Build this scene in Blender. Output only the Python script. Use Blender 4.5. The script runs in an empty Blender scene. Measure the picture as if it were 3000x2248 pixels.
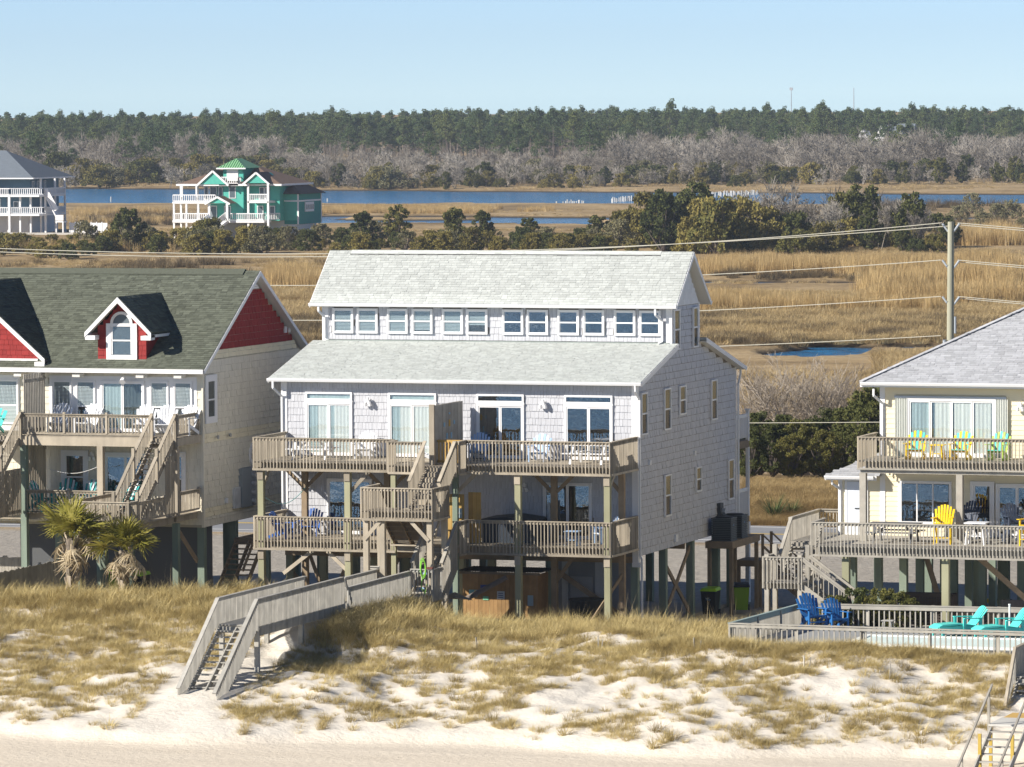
import bpy, math, random
import numpy as np
from mathutils import Matrix, Vector
random.seed(7); RNG=np.random.default_rng(11)
SC=bpy.context.scene; COL=SC.collection
R=math.radians
# ------------------------------------------------------------------ camera
# World: x runs along the row of beach houses, y inland, z up from sea level (metres).
TH=R(18.5); ROLL=-0.006; FPX=15500.; PITCH=math.atan(849./FPX)
fw0=np.array([-math.sin(TH),math.cos(TH),0.]); rt0=np.array([math.cos(TH),math.sin(TH),0.]); up0=np.array([0,0,1.])
fw=fw0*math.cos(PITCH)-up0*math.sin(PITCH); upc=up0*math.cos(PITCH)+fw0*math.sin(PITCH)
rt=rt0*math.cos(ROLL)+upc*math.sin(ROLL); upv=upc*math.cos(ROLL)-rt0*math.sin(ROLL)
CAM=np.array([59.26,-192.12,23.5])
cd=bpy.data.cameras.new('camera'); cam=bpy.data.objects.new('camera',cd); COL.objects.link(cam)
cd.sensor_width=36.; cd.lens=FPX/3000.*36.; cd.clip_start=1.; cd.clip_end=60000.
mw=Matrix.Identity(4)
for i in range(3):
    mw[i][0]=rt[i]; mw[i][1]=upv[i]; mw[i][2]=-fw[i]; mw[i][3]=CAM[i]
cam.matrix_world=mw; SC.camera=cam
# ------------------------------------------------------------------ sky and sun
SUN_AZ=R(47.); SUN_EL=R(31.)          # azimuth measured from the seaward normal of the house fronts
sdir=np.array([-math.sin(SUN_AZ)*math.cos(SUN_EL),-math.cos(SUN_AZ)*math.cos(SUN_EL),math.sin(SUN_EL)])
w=bpy.data.worlds.new('World'); SC.world=w; w.use_nodes=True
nt=w.node_tree; bg=nt.nodes['Background']; sky=nt.nodes.new('ShaderNodeTexSky'); sky.sky_type='NISHITA'
sky.sun_disc=False; sky.sun_elevation=SUN_EL; sky.sun_rotation=math.atan2(sdir[0],sdir[1])
sky.altitude=0.; sky.air_density=0.41; sky.dust_density=0.0; sky.ozone_density=2.7
nt.links.new(sky.outputs[0],bg.inputs[0]); bg.inputs[1].default_value=0.086
sl=bpy.data.lights.new('sun','SUN'); so=bpy.data.objects.new('sun',sl); COL.objects.link(so)
sl.energy=5.0; sl.angle=R(0.53); sl.color=(1.0,0.93,0.83)
so.rotation_euler=Vector(sdir).to_track_quat('Z','Y').to_euler(); so.location=(0,-60,80)
SC.view_settings.view_transform='Standard'; SC.view_settings.look='None'; SC.view_settings.gamma=1.; SC.view_settings.exposure=0.60
SC.view_settings.use_curve_mapping=False
SC.cycles.max_bounces=8; SC.cycles.diffuse_bounces=4; SC.cycles.transparent_max_bounces=16
SC.cycles.volume_bounces=0; SC.cycles.use_denoising=True
# ------------------------------------------------------------------ materials
MATS={}
def M(name,col,rough=.75,rand=.0,isl=0.,noise=None,bump=None,metal=0.,spec=.25,col2=None,stretch=None,sheen=0):
    """Principled material; rand = per-object value variation, isl = per-mesh-island variation,
    noise=(scale,amount[,detail]) value variation in world space, col2 = second colour mixed by that noise."""
    if name in MATS: return MATS[name]
    m=bpy.data.materials.new(name); m.use_nodes=True; t=m.node_tree; N=t.nodes; L=t.links
    b=N['Principled BSDF']; b.inputs['Roughness'].default_value=rough; b.inputs['Metallic'].default_value=metal
    b.inputs['Specular IOR Level'].default_value=spec
    rgb=N.new('ShaderNodeRGB'); rgb.outputs[0].default_value=(*col,1); c=rgb.outputs[0]
    nz=None
    if noise or bump or col2:
        g=N.new('ShaderNodeNewGeometry'); pos=g.outputs['Position']
        if stretch:
            mp=N.new('ShaderNodeMapping'); mp.inputs['Scale'].default_value=stretch; L.new(pos,mp.inputs[0]); pos=mp.outputs[0]
    if noise:
        nz=N.new('ShaderNodeTexNoise'); nz.inputs['Scale'].default_value=noise[0]; nz.inputs['Detail'].default_value=noise[2] if len(noise)>2 else 5
        L.new(pos,nz.inputs['Vector'])
        if col2:
            mr=N.new('ShaderNodeMapRange'); mr.inputs[1].default_value=.40; mr.inputs[2].default_value=.62; L.new(nz.outputs[0],mr.inputs[0])
            mx=N.new('ShaderNodeMix'); mx.data_type='RGBA'; L.new(mr.outputs[0],mx.inputs[0]); L.new(c,mx.inputs[6]); mx.inputs[7].default_value=(*col2,1); c=mx.outputs[2]
    val=None
    def addv(sock,amt):
        nonlocal val
        mr=N.new('ShaderNodeMapRange'); mr.inputs[3].default_value=1-amt; mr.inputs[4].default_value=1+amt; L.new(sock,mr.inputs[0])
        if val is None: val=mr.outputs[0]
        else:
            mm=N.new('ShaderNodeMath'); mm.operation='MULTIPLY'; L.new(val,mm.inputs[0]); L.new(mr.outputs[0],mm.inputs[1]); val=mm.outputs[0]
    if rand: oi=N.new('ShaderNodeObjectInfo'); addv(oi.outputs['Random'],rand)
    if isl: gg=N.new('ShaderNodeNewGeometry'); addv(gg.outputs['Random Per Island'],isl)
    if nz and noise[1]:
        mr=N.new('ShaderNodeMapRange'); mr.inputs[1].default_value=.3; mr.inputs[2].default_value=.7; L.new(nz.outputs[0],mr.inputs[0]); addv(mr.outputs[0],noise[1])
    if val is not None:
        h=N.new('ShaderNodeHueSaturation'); L.new(val,h.inputs['Value']); L.new(c,h.inputs['Color']); c=h.outputs[0]
    L.new(c,b.inputs['Base Color'])
    if bump:
        n2=N.new('ShaderNodeTexNoise'); n2.inputs['Scale'].default_value=bump[0]; n2.inputs['Detail'].default_value=6; L.new(pos,n2.inputs['Vector'])
        bp=N.new('ShaderNodeBump'); bp.inputs['Strength'].default_value=bump[1]; bp.inputs['Distance'].default_value=bump[2] if len(bump)>2 else .05
        L.new(n2.outputs[0],bp.inputs['Height']); L.new(bp.outputs[0],b.inputs['Normal'])
    MATS[name]=m; return m
def Mglass(name,tint=(.75,.85,.9),fac=.22,rough=.02):
    if name in MATS: return MATS[name]
    m=bpy.data.materials.new(name); m.use_nodes=True; t=m.node_tree; N=t.nodes; L=t.links; N.remove(N['Principled BSDF'])
    tr=N.new('ShaderNodeBsdfTransparent'); tr.inputs[0].default_value=(*tint,1); gl=N.new('ShaderNodeBsdfGlossy'); gl.inputs['Roughness'].default_value=rough
    g=N.new('ShaderNodeNewGeometry'); nz=N.new('ShaderNodeTexNoise'); nz.inputs['Scale'].default_value=1.7; nz.inputs['Detail'].default_value=3; L.new(g.outputs['Position'],nz.inputs['Vector'])
    bp=N.new('ShaderNodeBump'); bp.inputs['Strength'].default_value=.25; bp.inputs['Distance'].default_value=.02; L.new(nz.outputs[0],bp.inputs['Height']); L.new(bp.outputs[0],gl.inputs['Normal'])
    mx=N.new('ShaderNodeMixShader'); mx.inputs[0].default_value=fac; L.new(tr.outputs[0],mx.inputs[1]); L.new(gl.outputs[0],mx.inputs[2]); L.new(mx.outputs[0],N['Material Output'].inputs[0])
    MATS[name]=m; return m
WOOD=M('weathered_wood',(.365,.32,.25),.85,rand=.25,noise=(3.,.18),stretch=(1,1,.35))
WOODG=M('grey_wood',(.38,.355,.305),.85,rand=.17,noise=(3.,.14))
WOODD=M('brown_wood',(.27,.205,.135),.85,rand=.18,noise=(3.,.15))
PILE=M('treated_pile',(.32,.315,.205),.85,rand=.10,noise=(2.,.15),stretch=(1,1,.25))
PILEG=M('green_pile',(.20,.25,.20),.85,rand=.10,noise=(2.,.15),stretch=(1,1,.25))
NEWW=M('new_pine',(.52,.34,.11),.8,rand=.14,noise=(3.,.12))
CEDARW=M('cedar_plank',(.33,.20,.085),.8,rand=.14,noise=(3.,.14))
WHITE=M('white_trim',(.80,.80,.80),.5)
WHITEV=M('white_vinyl',(.78,.79,.80),.45,rand=.03)
DARKIN=M('unlit_room_dark',(.02,.024,.03),.6)  # flat panels behind the panes, darkness of unlit rooms put into the colour
DARKIN2=M('unlit_room_dim',(.05,.06,.065),.6)
CURT=M('curtain',(.86,.85,.79),.9,noise=(9.,.10),stretch=(1,1,.02))
CURTT=M('curtain_teal',(.50,.585,.575),.9,noise=(9.,.15),stretch=(1,1,.02))
BLIND=M('blind_slat',(.50,.56,.57),.7,rand=.05)
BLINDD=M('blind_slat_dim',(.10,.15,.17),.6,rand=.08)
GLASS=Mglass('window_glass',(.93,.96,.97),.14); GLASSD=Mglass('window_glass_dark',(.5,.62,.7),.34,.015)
BLACK=M('black_plastic',(.016,.018,.02),.5); DKGREY=M('dark_grey',(.06,.065,.07),.6,noise=(6.,.2))
LIME=M('lime_lid',(.30,.55,.02),.45); METAL=M('galvanised',(.45,.46,.47),.45,metal=.5)
# ------------------------------------------------------------------ builders
ORG={}
ORD=['first','second','third','fourth','fifth','sixth','seventh','eighth','ninth','tenth']
def ordn(i): return ORD[i] if i<10 else '%d%s'%(i+1,'th' if 10<=(i%100)<13 else {0:'st',1:'nd',2:'rd'}.get(i%10,'th'))
def tag(o,label,cat,group=None,kind=None):
    if label: o['label']=label
    if cat: o['category']=cat
    if group: o['group']=group
    if kind: o['kind']=kind
    return o
def thing(name,label,cat,loc=(0,0,0),rz=0.,group=None):
    o=bpy.data.objects.new(name,None); COL.objects.link(o); o.empty_display_size=.2
    o.location=loc; o.rotation_euler=(0,0,rz); tag(o,label,cat,group)
    ORG[o.name]=np.array(loc,float) if rz==0 else np.zeros(3)
    return o
def org(p): return ORG.get(p.name,np.zeros(3)) if p is not None else np.zeros(3)
class B:
    """collects shapes of ONE part; coordinates are world (or local for rotated things)"""
    def __init__(s): s.v=[]; s.f=[]
    def add(s,vs,fs):
        n=len(s.v); s.v+= [tuple(float(c) for c in v) for v in vs]; s.f+= [tuple(n+i for i in f) for f in fs]; return s
    def box(s,x0,x1,y0,y1,z0,z1):
        return s.add([(x0,y0,z0),(x1,y0,z0),(x1,y1,z0),(x0,y1,z0),(x0,y0,z1),(x1,y0,z1),(x1,y1,z1),(x0,y1,z1)],
                     [(0,3,2,1),(4,5,6,7),(0,1,5,4),(1,2,6,5),(2,3,7,6),(3,0,4,7)])
    def beam(s,p,q,w,h,up=(0,0,1)):
        p=Vector(p); q=Vector(q); d=(q-p).normalized(); u=Vector(up); sd=d.cross(u)
        if sd.length<1e-4: sd=d.cross(Vector((0,1,0)))
        sd.normalize(); u=sd.cross(d).normalized(); sd*=w/2; u*=h/2
        vs=[p-sd-u,p+sd-u,p+sd+u,p-sd+u,q-sd-u,q+sd-u,q+sd+u,q-sd+u]
        return s.add(vs,[(0,1,2,3),(7,6,5,4),(0,4,5,1),(1,5,6,2),(2,6,7,3),(3,7,4,0)])
    def prism(s,poly,ax,a,b):
        """poly: list of 2-D points in the two other axes (in order), extruded along ax from a to b"""
        n=len(poly)
        def mk(p,t):
            q=list(p); q.insert(ax,t); return tuple(q)
        vs=[mk(p,a) for p in poly]+[mk(p,b) for p in poly]
        fs=[tuple(range(n))[::-1],tuple(range(n,2*n))]+[(i,(i+1)%n,n+(i+1)%n,n+i) for i in range(n)]
        return s.add(vs,fs)
    def cyl(s,p,q,r0,r1=None,n=8,cap=True):
        r1=r0 if r1 is None else r1
        p=Vector(p); q=Vector(q); d=(q-p).normalized(); a=d.orthogonal().normalized(); b=d.cross(a)
        vs=[];fs=[]
        for c,r in ((p,r0),(q,r1)):
            for i in range(n):
                t=2*math.pi*i/n; vs.append(c+a*(r*math.cos(t))+b*(r*math.sin(t)))
        for i in range(n): fs.append((i,(i+1)%n,n+(i+1)%n,n+i))
        if cap: fs+= [tuple(range(n))[::-1],tuple(range(n,2*n))]
        return s.add(vs,fs)
    def tube(s,pts,r,n=6):
        for i in range(len(pts)-1): s.cyl(pts[i],pts[i+1],r,r,n)
        return s
    def build(s,name,mat,parent=None,kind=None,smooth=False):
        o0=org(parent); me=bpy.data.meshes.new(name)
        v=np.array(s.v,dtype=float)-o0
        me.from_pydata(v.tolist(),[],s.f); me.materials.append(mat)
        if smooth: me.polygons.foreach_set('use_smooth',[True]*len(me.polygons))
        o=bpy.data.objects.new(name,me); COL.objects.link(o)
        if parent is not None: setp(o,parent); ORG[o.name]=o0
        if kind: o['kind']=kind
        return o
UNIT={}; PINV={}
def setp(o,parent):
    o.parent=parent
    if parent.name in PINV: o.matrix_parent_inverse=PINV[parent.name]
def unit(mat,wedge=False):
    k=(mat.name,wedge)
    if k not in UNIT:
        me=bpy.data.meshes.new('piece_'+mat.name)
        if wedge: # x 0..1 along, y 0..1 up the course, z thickness: 1 at the butt, .25 at the top
            v=[(0,0,0),(1,0,0),(1,1,0),(0,1,0),(0,0,1),(1,0,1),(1,1,.2),(0,1,.2)]
        else: v=[(-.5,-.5,-.5),(.5,-.5,-.5),(.5,.5,-.5),(-.5,.5,-.5),(-.5,-.5,.5),(.5,-.5,.5),(.5,.5,.5),(-.5,.5,.5)]
        me.from_pydata(v,[],[(0,3,2,1),(4,5,6,7),(0,1,5,4),(1,2,6,5),(2,3,7,6),(3,0,4,7)]); me.materials.append(mat); UNIT[k]=me
    return UNIT[k]
def pbox(name,mat,parent,x0,x1,y0,y1,z0,z1):
    o=bpy.data.objects.new(name,unit(mat)); COL.objects.link(o); o0=org(parent)
    o.location=((x0+x1)/2-o0[0],(y0+y1)/2-o0[1],(z0+z1)/2-o0[2]); o.scale=(x1-x0,y1-y0,z1-z0)
    if parent is not None: setp(o,parent); ORG[o.name]=o0
    PINV[o.name]=Matrix(((1/(x1-x0),0,0,-o.location[0]/(x1-x0)),(0,1/(y1-y0),0,-o.location[1]/(y1-y0)),(0,0,1/(z1-z0),-o.location[2]/(z1-z0)),(0,0,0,1)))
    return o
def pbeam(name,mat,parent,p,q,w,h,up=(0,0,1)):
    """shared unit box laid from p to q (w sideways, h along up)"""
    o=bpy.data.objects.new(name,unit(mat)); COL.objects.link(o); o0=org(parent)
    p=Vector(p); q=Vector(q); d=q-p; L=d.length; d.normalize(); u=Vector(up); sd=d.cross(u)
    if sd.length<1e-4: sd=d.cross(Vector((0,1,0)))
    sd.normalize(); u=sd.cross(d).normalized(); c=(p+q)/2-Vector(o0)
    m=Matrix(((d.x*L,sd.x*w,u.x*h,c.x),(d.y*L,sd.y*w,u.y*h,c.y),(d.z*L,sd.z*w,u.z*h,c.z),(0,0,0,1)))
    if parent is not None: setp(o,parent); ORG[o.name]=o0
    o.matrix_basis=m
    return o
def pieces(name,mat,parent,items,n_ind,rest_name=None):
    """items: (origin, e, s, n) wedge boxes; the first n_ind become parts, the rest one joined part"""
    o0=org(parent); me=unit(mat,True)
    for (p,e,s,n) in items[:n_ind]:
        o=bpy.data.objects.new(name,me); COL.objects.link(o); o.parent=parent
        p=p-o0
        o.matrix_local=Matrix(((e[0],s[0],n[0],p[0]),(e[1],s[1],n[1],p[1]),(e[2],s[2],n[2],p[2]),(0,0,0,1)))
    rest=items[n_ind:]
    if rest:
        P=np.array([r[0] for r in rest])-o0; E=np.array([r[1] for r in rest]); S=np.array([r[2] for r in rest]); T=np.array([r[3] for r in rest])
        V=np.stack([P,P+E,P+E+S,P+S,P+T,P+E+T,P+E+S+T*.2,P+S+T*.2],1).reshape(-1,3)
        q=np.array([(4,5,6,7),(0,1,5,4),(1,2,6,5),(3,0,4,7)]); F=(q[None]+8*np.arange(len(rest))[:,None,None]).reshape(-1,4)
        o=npmesh(rest_name or name+'_field',V,F,mat,parent); o['kind']='stuff'
def npmesh(name,V,F,mat,parent=None,smooth=False):
    me=bpy.data.meshes.new(name); V=np.asarray(V,np.float32); F=np.asarray(F,np.int32); k=F.shape[1]
    me.vertices.add(len(V)); me.vertices.foreach_set('co',V.ravel()); me.loops.add(F.size); me.loops.foreach_set('vertex_index',F.ravel())
    me.polygons.add(len(F)); me.polygons.foreach_set('loop_start',np.arange(0,F.size,k,dtype=np.int32))
    me.polygons.foreach_set('use_smooth',np.full(len(F),bool(smooth)))
    me.update(calc_edges=True); me.materials.append(mat)
    o=bpy.data.objects.new(name,me); COL.objects.link(o)
    if parent is not None: o.parent=parent
    return o
def copy_tree(o,parent=None):
    c=o.copy(); COL.objects.link(c)
    if parent is not None: c.parent=parent; c.matrix_parent_inverse=o.matrix_parent_inverse
    for ch in [k for k in KIDS.get(o.name,[])]: copy_tree(ch,c)
    return c
KIDS={}
def index_kids(o):
    for k in o.children: index_kids(k)
    KIDS[o.name]=list(o.children)
def cladding(name,mat,parent,ax,at,sg,u0,u1,z0,z1,course,wr,t,n_ind,skip=(),inside=None,first=None,gapz=0.):
    """shakes on a vertical wall. ax=1: wall in x/z at y=at facing sg; ax=0: wall in y/z at x=at"""
    it=[]; z=z0; row=0
    while z<z1-.02:
        h=min(course,z1-z); u=u0
        while u<u1-.01:
            w=min(random.uniform(*wr),u1-u)
            if u1-(u+w)<.05: w=u1-u
            cu,cz=u+w/2,z+h/2
            if not any(a<cu<b and c<cz<d for a,b,c,d in skip) and (inside is None or inside(cu,cz)):
                tt=t*random.uniform(.75,1.25); dz=random.uniform(-.004,.004); g=.004
                if ax==1:
                    it.append((np.array((u+g,at,z+dz)) if sg<0 else np.array((u+w-g,at,z+dz)),np.array(((w-2*g)*(1 if sg<0 else -1),0,0)),np.array((0,0,h-gapz)),np.array((0,sg*tt,0))))
                else:
                    it.append((np.array((at,u+g,z+dz)) if sg>0 else np.array((at,u+w-g,z+dz)),np.array((0,(w-2*g)*(1 if sg>0 else -1),0)),np.array((0,0,h-gapz)),np.array((sg*tt,0,0))))
            u+=w
        z+=h; row+=1
    if first: it.sort(key=first)
    pieces(name,mat,parent,it,n_ind)
def shingles(name,mat,parent,p0,e,s,n,length,slope_len,expo,wr,t,n_ind,inside=None,order=None):
    """courses of roof shingles: p0 eave corner, e along the eave, s up the slope, n normal (unit vectors)"""
    p0=np.array(p0,float); e=np.array(e,float); s=np.array(s,float); n=np.array(n,float); it=[]; v=0.
    while v<slope_len-.02:
        h=min(expo,slope_len-v); u=-random.uniform(0,.12)
        while u<length-.005:
            w=random.uniform(*wr); a=max(u,0.); b=min(u+w,length); u+=w
            if b-a<.02: continue
            if inside is not None and not inside((a+b)/2,v+h/2): continue
            it.append((p0+e*(a+.003)+s*v,e*(b-a-.006),s*(h+.01),n*(t*random.uniform(.6,1.35))))
        v+=h
    if order: it.sort(key=order)
    pieces(name,mat,parent,it,n_ind)
# ---- railings
def rail(parent,mat,a,b,top,floor,bot,out=None,step=.135,bal=.036,cap=.13,post=None,bottom_rail=False,post_top=.0,posts_at=None,capmat=None,subrail=True):
    """straight level railing from a to b (x,y). balusters from bot to top; out = unit outward normal, balusters hang outside"""
    a=np.array(a,float); b=np.array(b,float); d=b-a; L=np.hypot(*d); d/=L
    o=np.array(out if out is not None else (0,0),float)
    cm=capmat or mat
    A=a-d*.02; Bq=b+d*.02
    pbeam('top_rail',cm,parent,(A[0],A[1],top-.018),(Bq[0],Bq[1],top-.018),cap,.036)
    if subrail: pbeam('rail_board',mat,parent,(a[0],a[1],top-.085),(b[0],b[1],top-.085),.036,.09)
    if bottom_rail: pbeam('bottom_rail',mat,parent,(a[0],a[1],floor+.09),(b[0],b[1],floor+.09),.036,.08)
    n=max(2,int(round(L/step))); off=o*(.018+bal/2+.002)
    for i in range(n+1):
        p=a+d*(L*i/n)
        if posts_at and any(abs(L*i/n-q)<.09 for q in posts_at): continue
        x,y=p+off; j=random.uniform(-.004,.004)
        pbox('baluster',mat,parent,x-bal/2+j,x+bal/2+j,y-bal/2,y+bal/2,bot,top-.037)
    for q in (posts_at or []):
        p=a+d*q; pbox('railing_post',mat,parent,p[0]-.045,p[0]+.045,p[1]-.045,p[1]+.045,bot,top+post_top)
def srail(parent,mat,a,b,za,zb,drop,step=.14,bal=.036,cap=.13,out=None,newel=None):
    """sloped railing: top runs (a,za)->(b,zb); vertical balusters of length drop"""
    a=np.array(a,float); b=np.array(b,float); d=b-a; L=np.hypot(*d)
    pbeam('stair_rail',mat,parent,(a[0],a[1],za),(b[0],b[1],zb),cap,.045)
    n=max(2,int(round(L/step))); o=np.array(out if out is not None else (0,0))*(.04)
    for i in range(1,n):
        t=i/n; p=a+d*t+o; z=za+(zb-za)*t
        pbox('baluster',mat,parent,p[0]-bal/2,p[0]+bal/2,p[1]-bal/2,p[1]+bal/2,z-drop,z-.02)
    if newel:
        for (p,z) in ((a,za),(b,zb)): pbox('newel_post',mat,parent,p[0]-.05,p[0]+.05,p[1]-.05,p[1]+.05,z-drop-.1,z+newel)
def stair(parent,mat,top,run_dir,width_dir,width,z_top,z_bot,run,tread_t=.04,depth=.27,risers=False,open_str=3,wmat=None):
    """flight of steps: top = (x,y) of the nosing centre at z_top, descending along run_dir"""
    r=np.array(run_dir,float); wv=np.array(width_dir,float); H=z_top-z_bot; n=max(2,int(round(H/.19))); rise=H/n; go=run/n
    top=np.array(top,float)
    for i in range(1,n):
        c=top+r*(go*(i-.5)); z=z_top-rise*i; hw=wv*width/2; hd=r*(depth/2)
        xs=[c[0]-abs(hw[0])-abs(hd[0]),c[0]+abs(hw[0])+abs(hd[0])]; ys=[c[1]-abs(hw[1])-abs(hd[1]),c[1]+abs(hw[1])+abs(hd[1])]
        pbox('tread',wmat or mat,parent,xs[0],xs[1],ys[0],ys[1],z-tread_t,z)
        if risers:
            c2=top+r*(go*(i-1)+.02); hd=r*.012; xs=[c2[0]-abs(hw[0])-abs(hd[0]),c2[0]+abs(hw[0])+abs(hd[0])]; ys=[c2[1]-abs(hw[1])-abs(hd[1]),c2[1]+abs(hw[1])+abs(hd[1])]
            pbox('riser',wmat or mat,parent,xs[0],xs[1],ys[0],ys[1],z+.002,z+rise-tread_t-.002)
    for k in range(open_str):
        t=-.5+k/(open_str-1); p=top+wv*(width*t*.96)
        a=(p[0],p[1],z_top-.17); q=p+r*run; b=(q[0],q[1],z_bot-.10)
        pbeam('stringer',mat,parent,a,b,.045,.24)
def curtain_mesh(x0,x1,y,z0,z1,amp=.014,fold=.07):
    b=B(); n=max(3,int((x1-x0)/fold*2)); xs=np.linspace(x0,x1,n)
    ph=random.random()*3
    ys=[y+amp*math.sin(i*1.57+ph)*random.uniform(.6,1.1) for i in range(n)]
    v=[];f=[]
    for i in range(n): v+= [(xs[i],ys[i],z0),(xs[i],ys[i],z1)]
    for i in range(n-1): f.append((2*i,2*i+2,2*i+3,2*i+1))
    return b.add(v,f)
def fpanel(parent,name,mat,x0,x1,y0,y1,z0,z1,t,d):
    """four-sided frame in an x/z wall (one mesh)"""
    b=B(); b.box(x0,x1,y0,y1,z1-t,z1); b.box(x0,x1,y0,y1,z0,z0+t); b.box(x0,x0+t,y0,y1,z0+t,z1-t); b.box(x1-t,x1,y0,y1,z0+t,z1-t)
    return b.build(name,mat,parent)
def fpanel_x(parent,name,mat,x0,x1,y0,y1,z0,z1,t):
    b=B(); b.box(x0,x1,y0,y1,z1-t,z1); b.box(x0,x1,y0,y1,z0,z0+t); b.box(x0,x1,y0,y0+t,z0+t,z1-t); b.box(x0,x1,y1-t,y1,z0+t,z1-t)
    return b.build(name,mat,parent)
def window_y(parent,x0,x1,z0,z1,yw,t=.075,mid=.5,glass=None,back=None,blind=0.,blmat=None,inner=.035,proud=.075,sill=True,lab=None):
    """sash window on a wall facing -y at y=yw"""
    fr=fpanel(parent,'window',WHITE,x0,x1,yw-proud,yw+.01,z0,z1,t,0)
    if lab: fr['label']=lab
    a,b,c,d=x0+t,x1-t,z0+t,z1-t
    pbox('room_panel',back or DARKIN2,fr,a,b,yw-.006,yw-.002,c,d)
    zm=c+(d-c)*mid
    pbox('meeting_rail',WHITE,fr,a,b,yw-proud+.012,yw-.02,zm-inner/2-.01,zm+inner/2+.01)
    fpanel(fr,'sash',WHITE,a-.002,b+.002,yw-proud+.02,yw-.025,c-.002,d+.002,inner,0)
    pbox('pane',glass or GLASS,fr,a+inner*.5,b-inner*.5,yw-proud+.034,yw-proud+.038,zm+.02,d-inner*.5)
    pbox('pane',glass or GLASS,fr,a+inner*.5,b-inner*.5,yw-proud+.040,yw-proud+.044,c+inner*.5,zm-.02)
    if blind>0:
        n=max(3,int((d-c)*blind/.055)); 
        bl=B()
        for i in range(n):
            z=d-.02-i*.055; bl.box(a+inner,b-inner,yw-.026,yw-.010,z-.045,z-.004)
        bl.build('blind',blmat or BLIND,fr)
    return fr
def window_x(parent,y0,y1,z0,z1,xw,t=.06,mid=.5,glass=None,up=None,lo=None,proud=.06,inner=.03):
    """sash window on a wall facing +x at x=xw"""
    fr=fpanel_x(parent,'window',WHITE,xw-.01,xw+proud,y0,y1,z0,z1,t)
    a,b,c,d=y0+t,y1-t,z0+t,z1-t; zm=c+(d-c)*mid
    pbox('meeting_rail',WHITE,fr,xw+.012,xw+proud-.012,a,b,zm-.03,zm+.03)
    pbox('shade',up or DARKIN2,fr,xw+.003,xw+.008,a,b,zm,d); pbox('room_panel',lo or DARKIN,fr,xw+.003,xw+.008,a,b,c,zm)
    pbox('pane',glass or GLASS,fr,xw+.024,xw+.028,a,b,zm+.03,d); pbox('pane',glass or GLASS,fr,xw+.018,xw+.022,a,b,c,zm-.03)
    return fr
def slider_y(parent,x0,x1,z0,z1,yw,n=2,t=.07,proud=.08,glass=None,back=None,curtains=(),name='sliding_door'):
    fr=fpanel(parent,name,WHITE,x0,x1,yw-proud,yw+.01,z0,z1,t,0)
    a,b,c,d=x0+t,x1-t,z0+t,z1-t; w=(b-a)/n
    pbox('room_panel',back or DARKIN,fr,a,b,yw-.006,yw-.002,c,d)
    for i in range(n):
        u,v=a+i*w,a+(i+1)*w; o=.012 if i%2 else 0
        fpanel(fr,'door_leaf',WHITE,u+.001,v-.001,yw-proud+.018+o,yw-.034+o,c+.001,d-.001,.055,0)
        pbox('pane',glass or GLASS,fr,u+.05,v-.05,yw-proud+.030+o,yw-proud+.034+o,c+.05,d-.05)
    for (f0,f1,m) in curtains:
        curtain_mesh(a+(b-a)*f0,a+(b-a)*f1,yw-.020,c+.02,d-.01,.008).build('curtain',m,fr)
    return fr
def downspout(parent,pts,mat=None,w=.075): 
    b=B()
    for i in range(len(pts)-1): b.beam(pts[i],pts[i+1],w,w*.9,(0,1,0) if abs(pts[i+1][1]-pts[i][1])<.01 else (1,0,0))
    return b.build('downspout',mat or WHITEV,parent)
# ================================================================== SETTING
def fr(px,Z,z=0.):
    """ground point at forward distance Z, px across the view (3000 wide)"""
    p=CAM+fw0*Z+rt0*((px-1500.)/FPX*Z); return np.array([p[0],p[1],z])
def ungnd(px,py,z):
    px=np.asarray(px,float); py=np.asarray(py,float)
    d=fw[None]+rt[None]*((px-1500.)/FPX)[:,None]-upv[None]*((py-1124.)/FPX)[:,None]
    t=(z-CAM[2])/d[:,2]; return CAM[None]+d*t[:,None]
def vnoise(x,y,seed=0):
    """smooth value noise, vectorised"""
    x=np.asarray(x,float); y=np.asarray(y,float); xi=np.floor(x).astype(np.int64); yi=np.floor(y).astype(np.int64); fx=x-xi; fy=y-yi
    fx=fx*fx*(3-2*fx); fy=fy*fy*(3-2*fy)
    def h(a,b):
        n=(a*374761393+b*668265263+seed*974711)&0xffffffff; n=((n^(n>>13))*1274126177)&0xffffffff; return ((n^(n>>16))&0xffff)/65535.
    return (h(xi,yi)*(1-fx)+h(xi+1,yi)*fx)*(1-fy)+(h(xi,yi+1)*(1-fx)+h(xi+1,yi+1)*fx)*fy
def fbm(x,y,seed=0,o=4):
    s=0;a=.5
    for i in range(o): s=s+a*vnoise(x*2**i,y*2**i,seed+i*17); a*=.5
    return s
def sstep(a,b,x): t=np.clip((np.asarray(x,float)-a)/(b-a),0,1); return t*t*(3-2*t)
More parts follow.
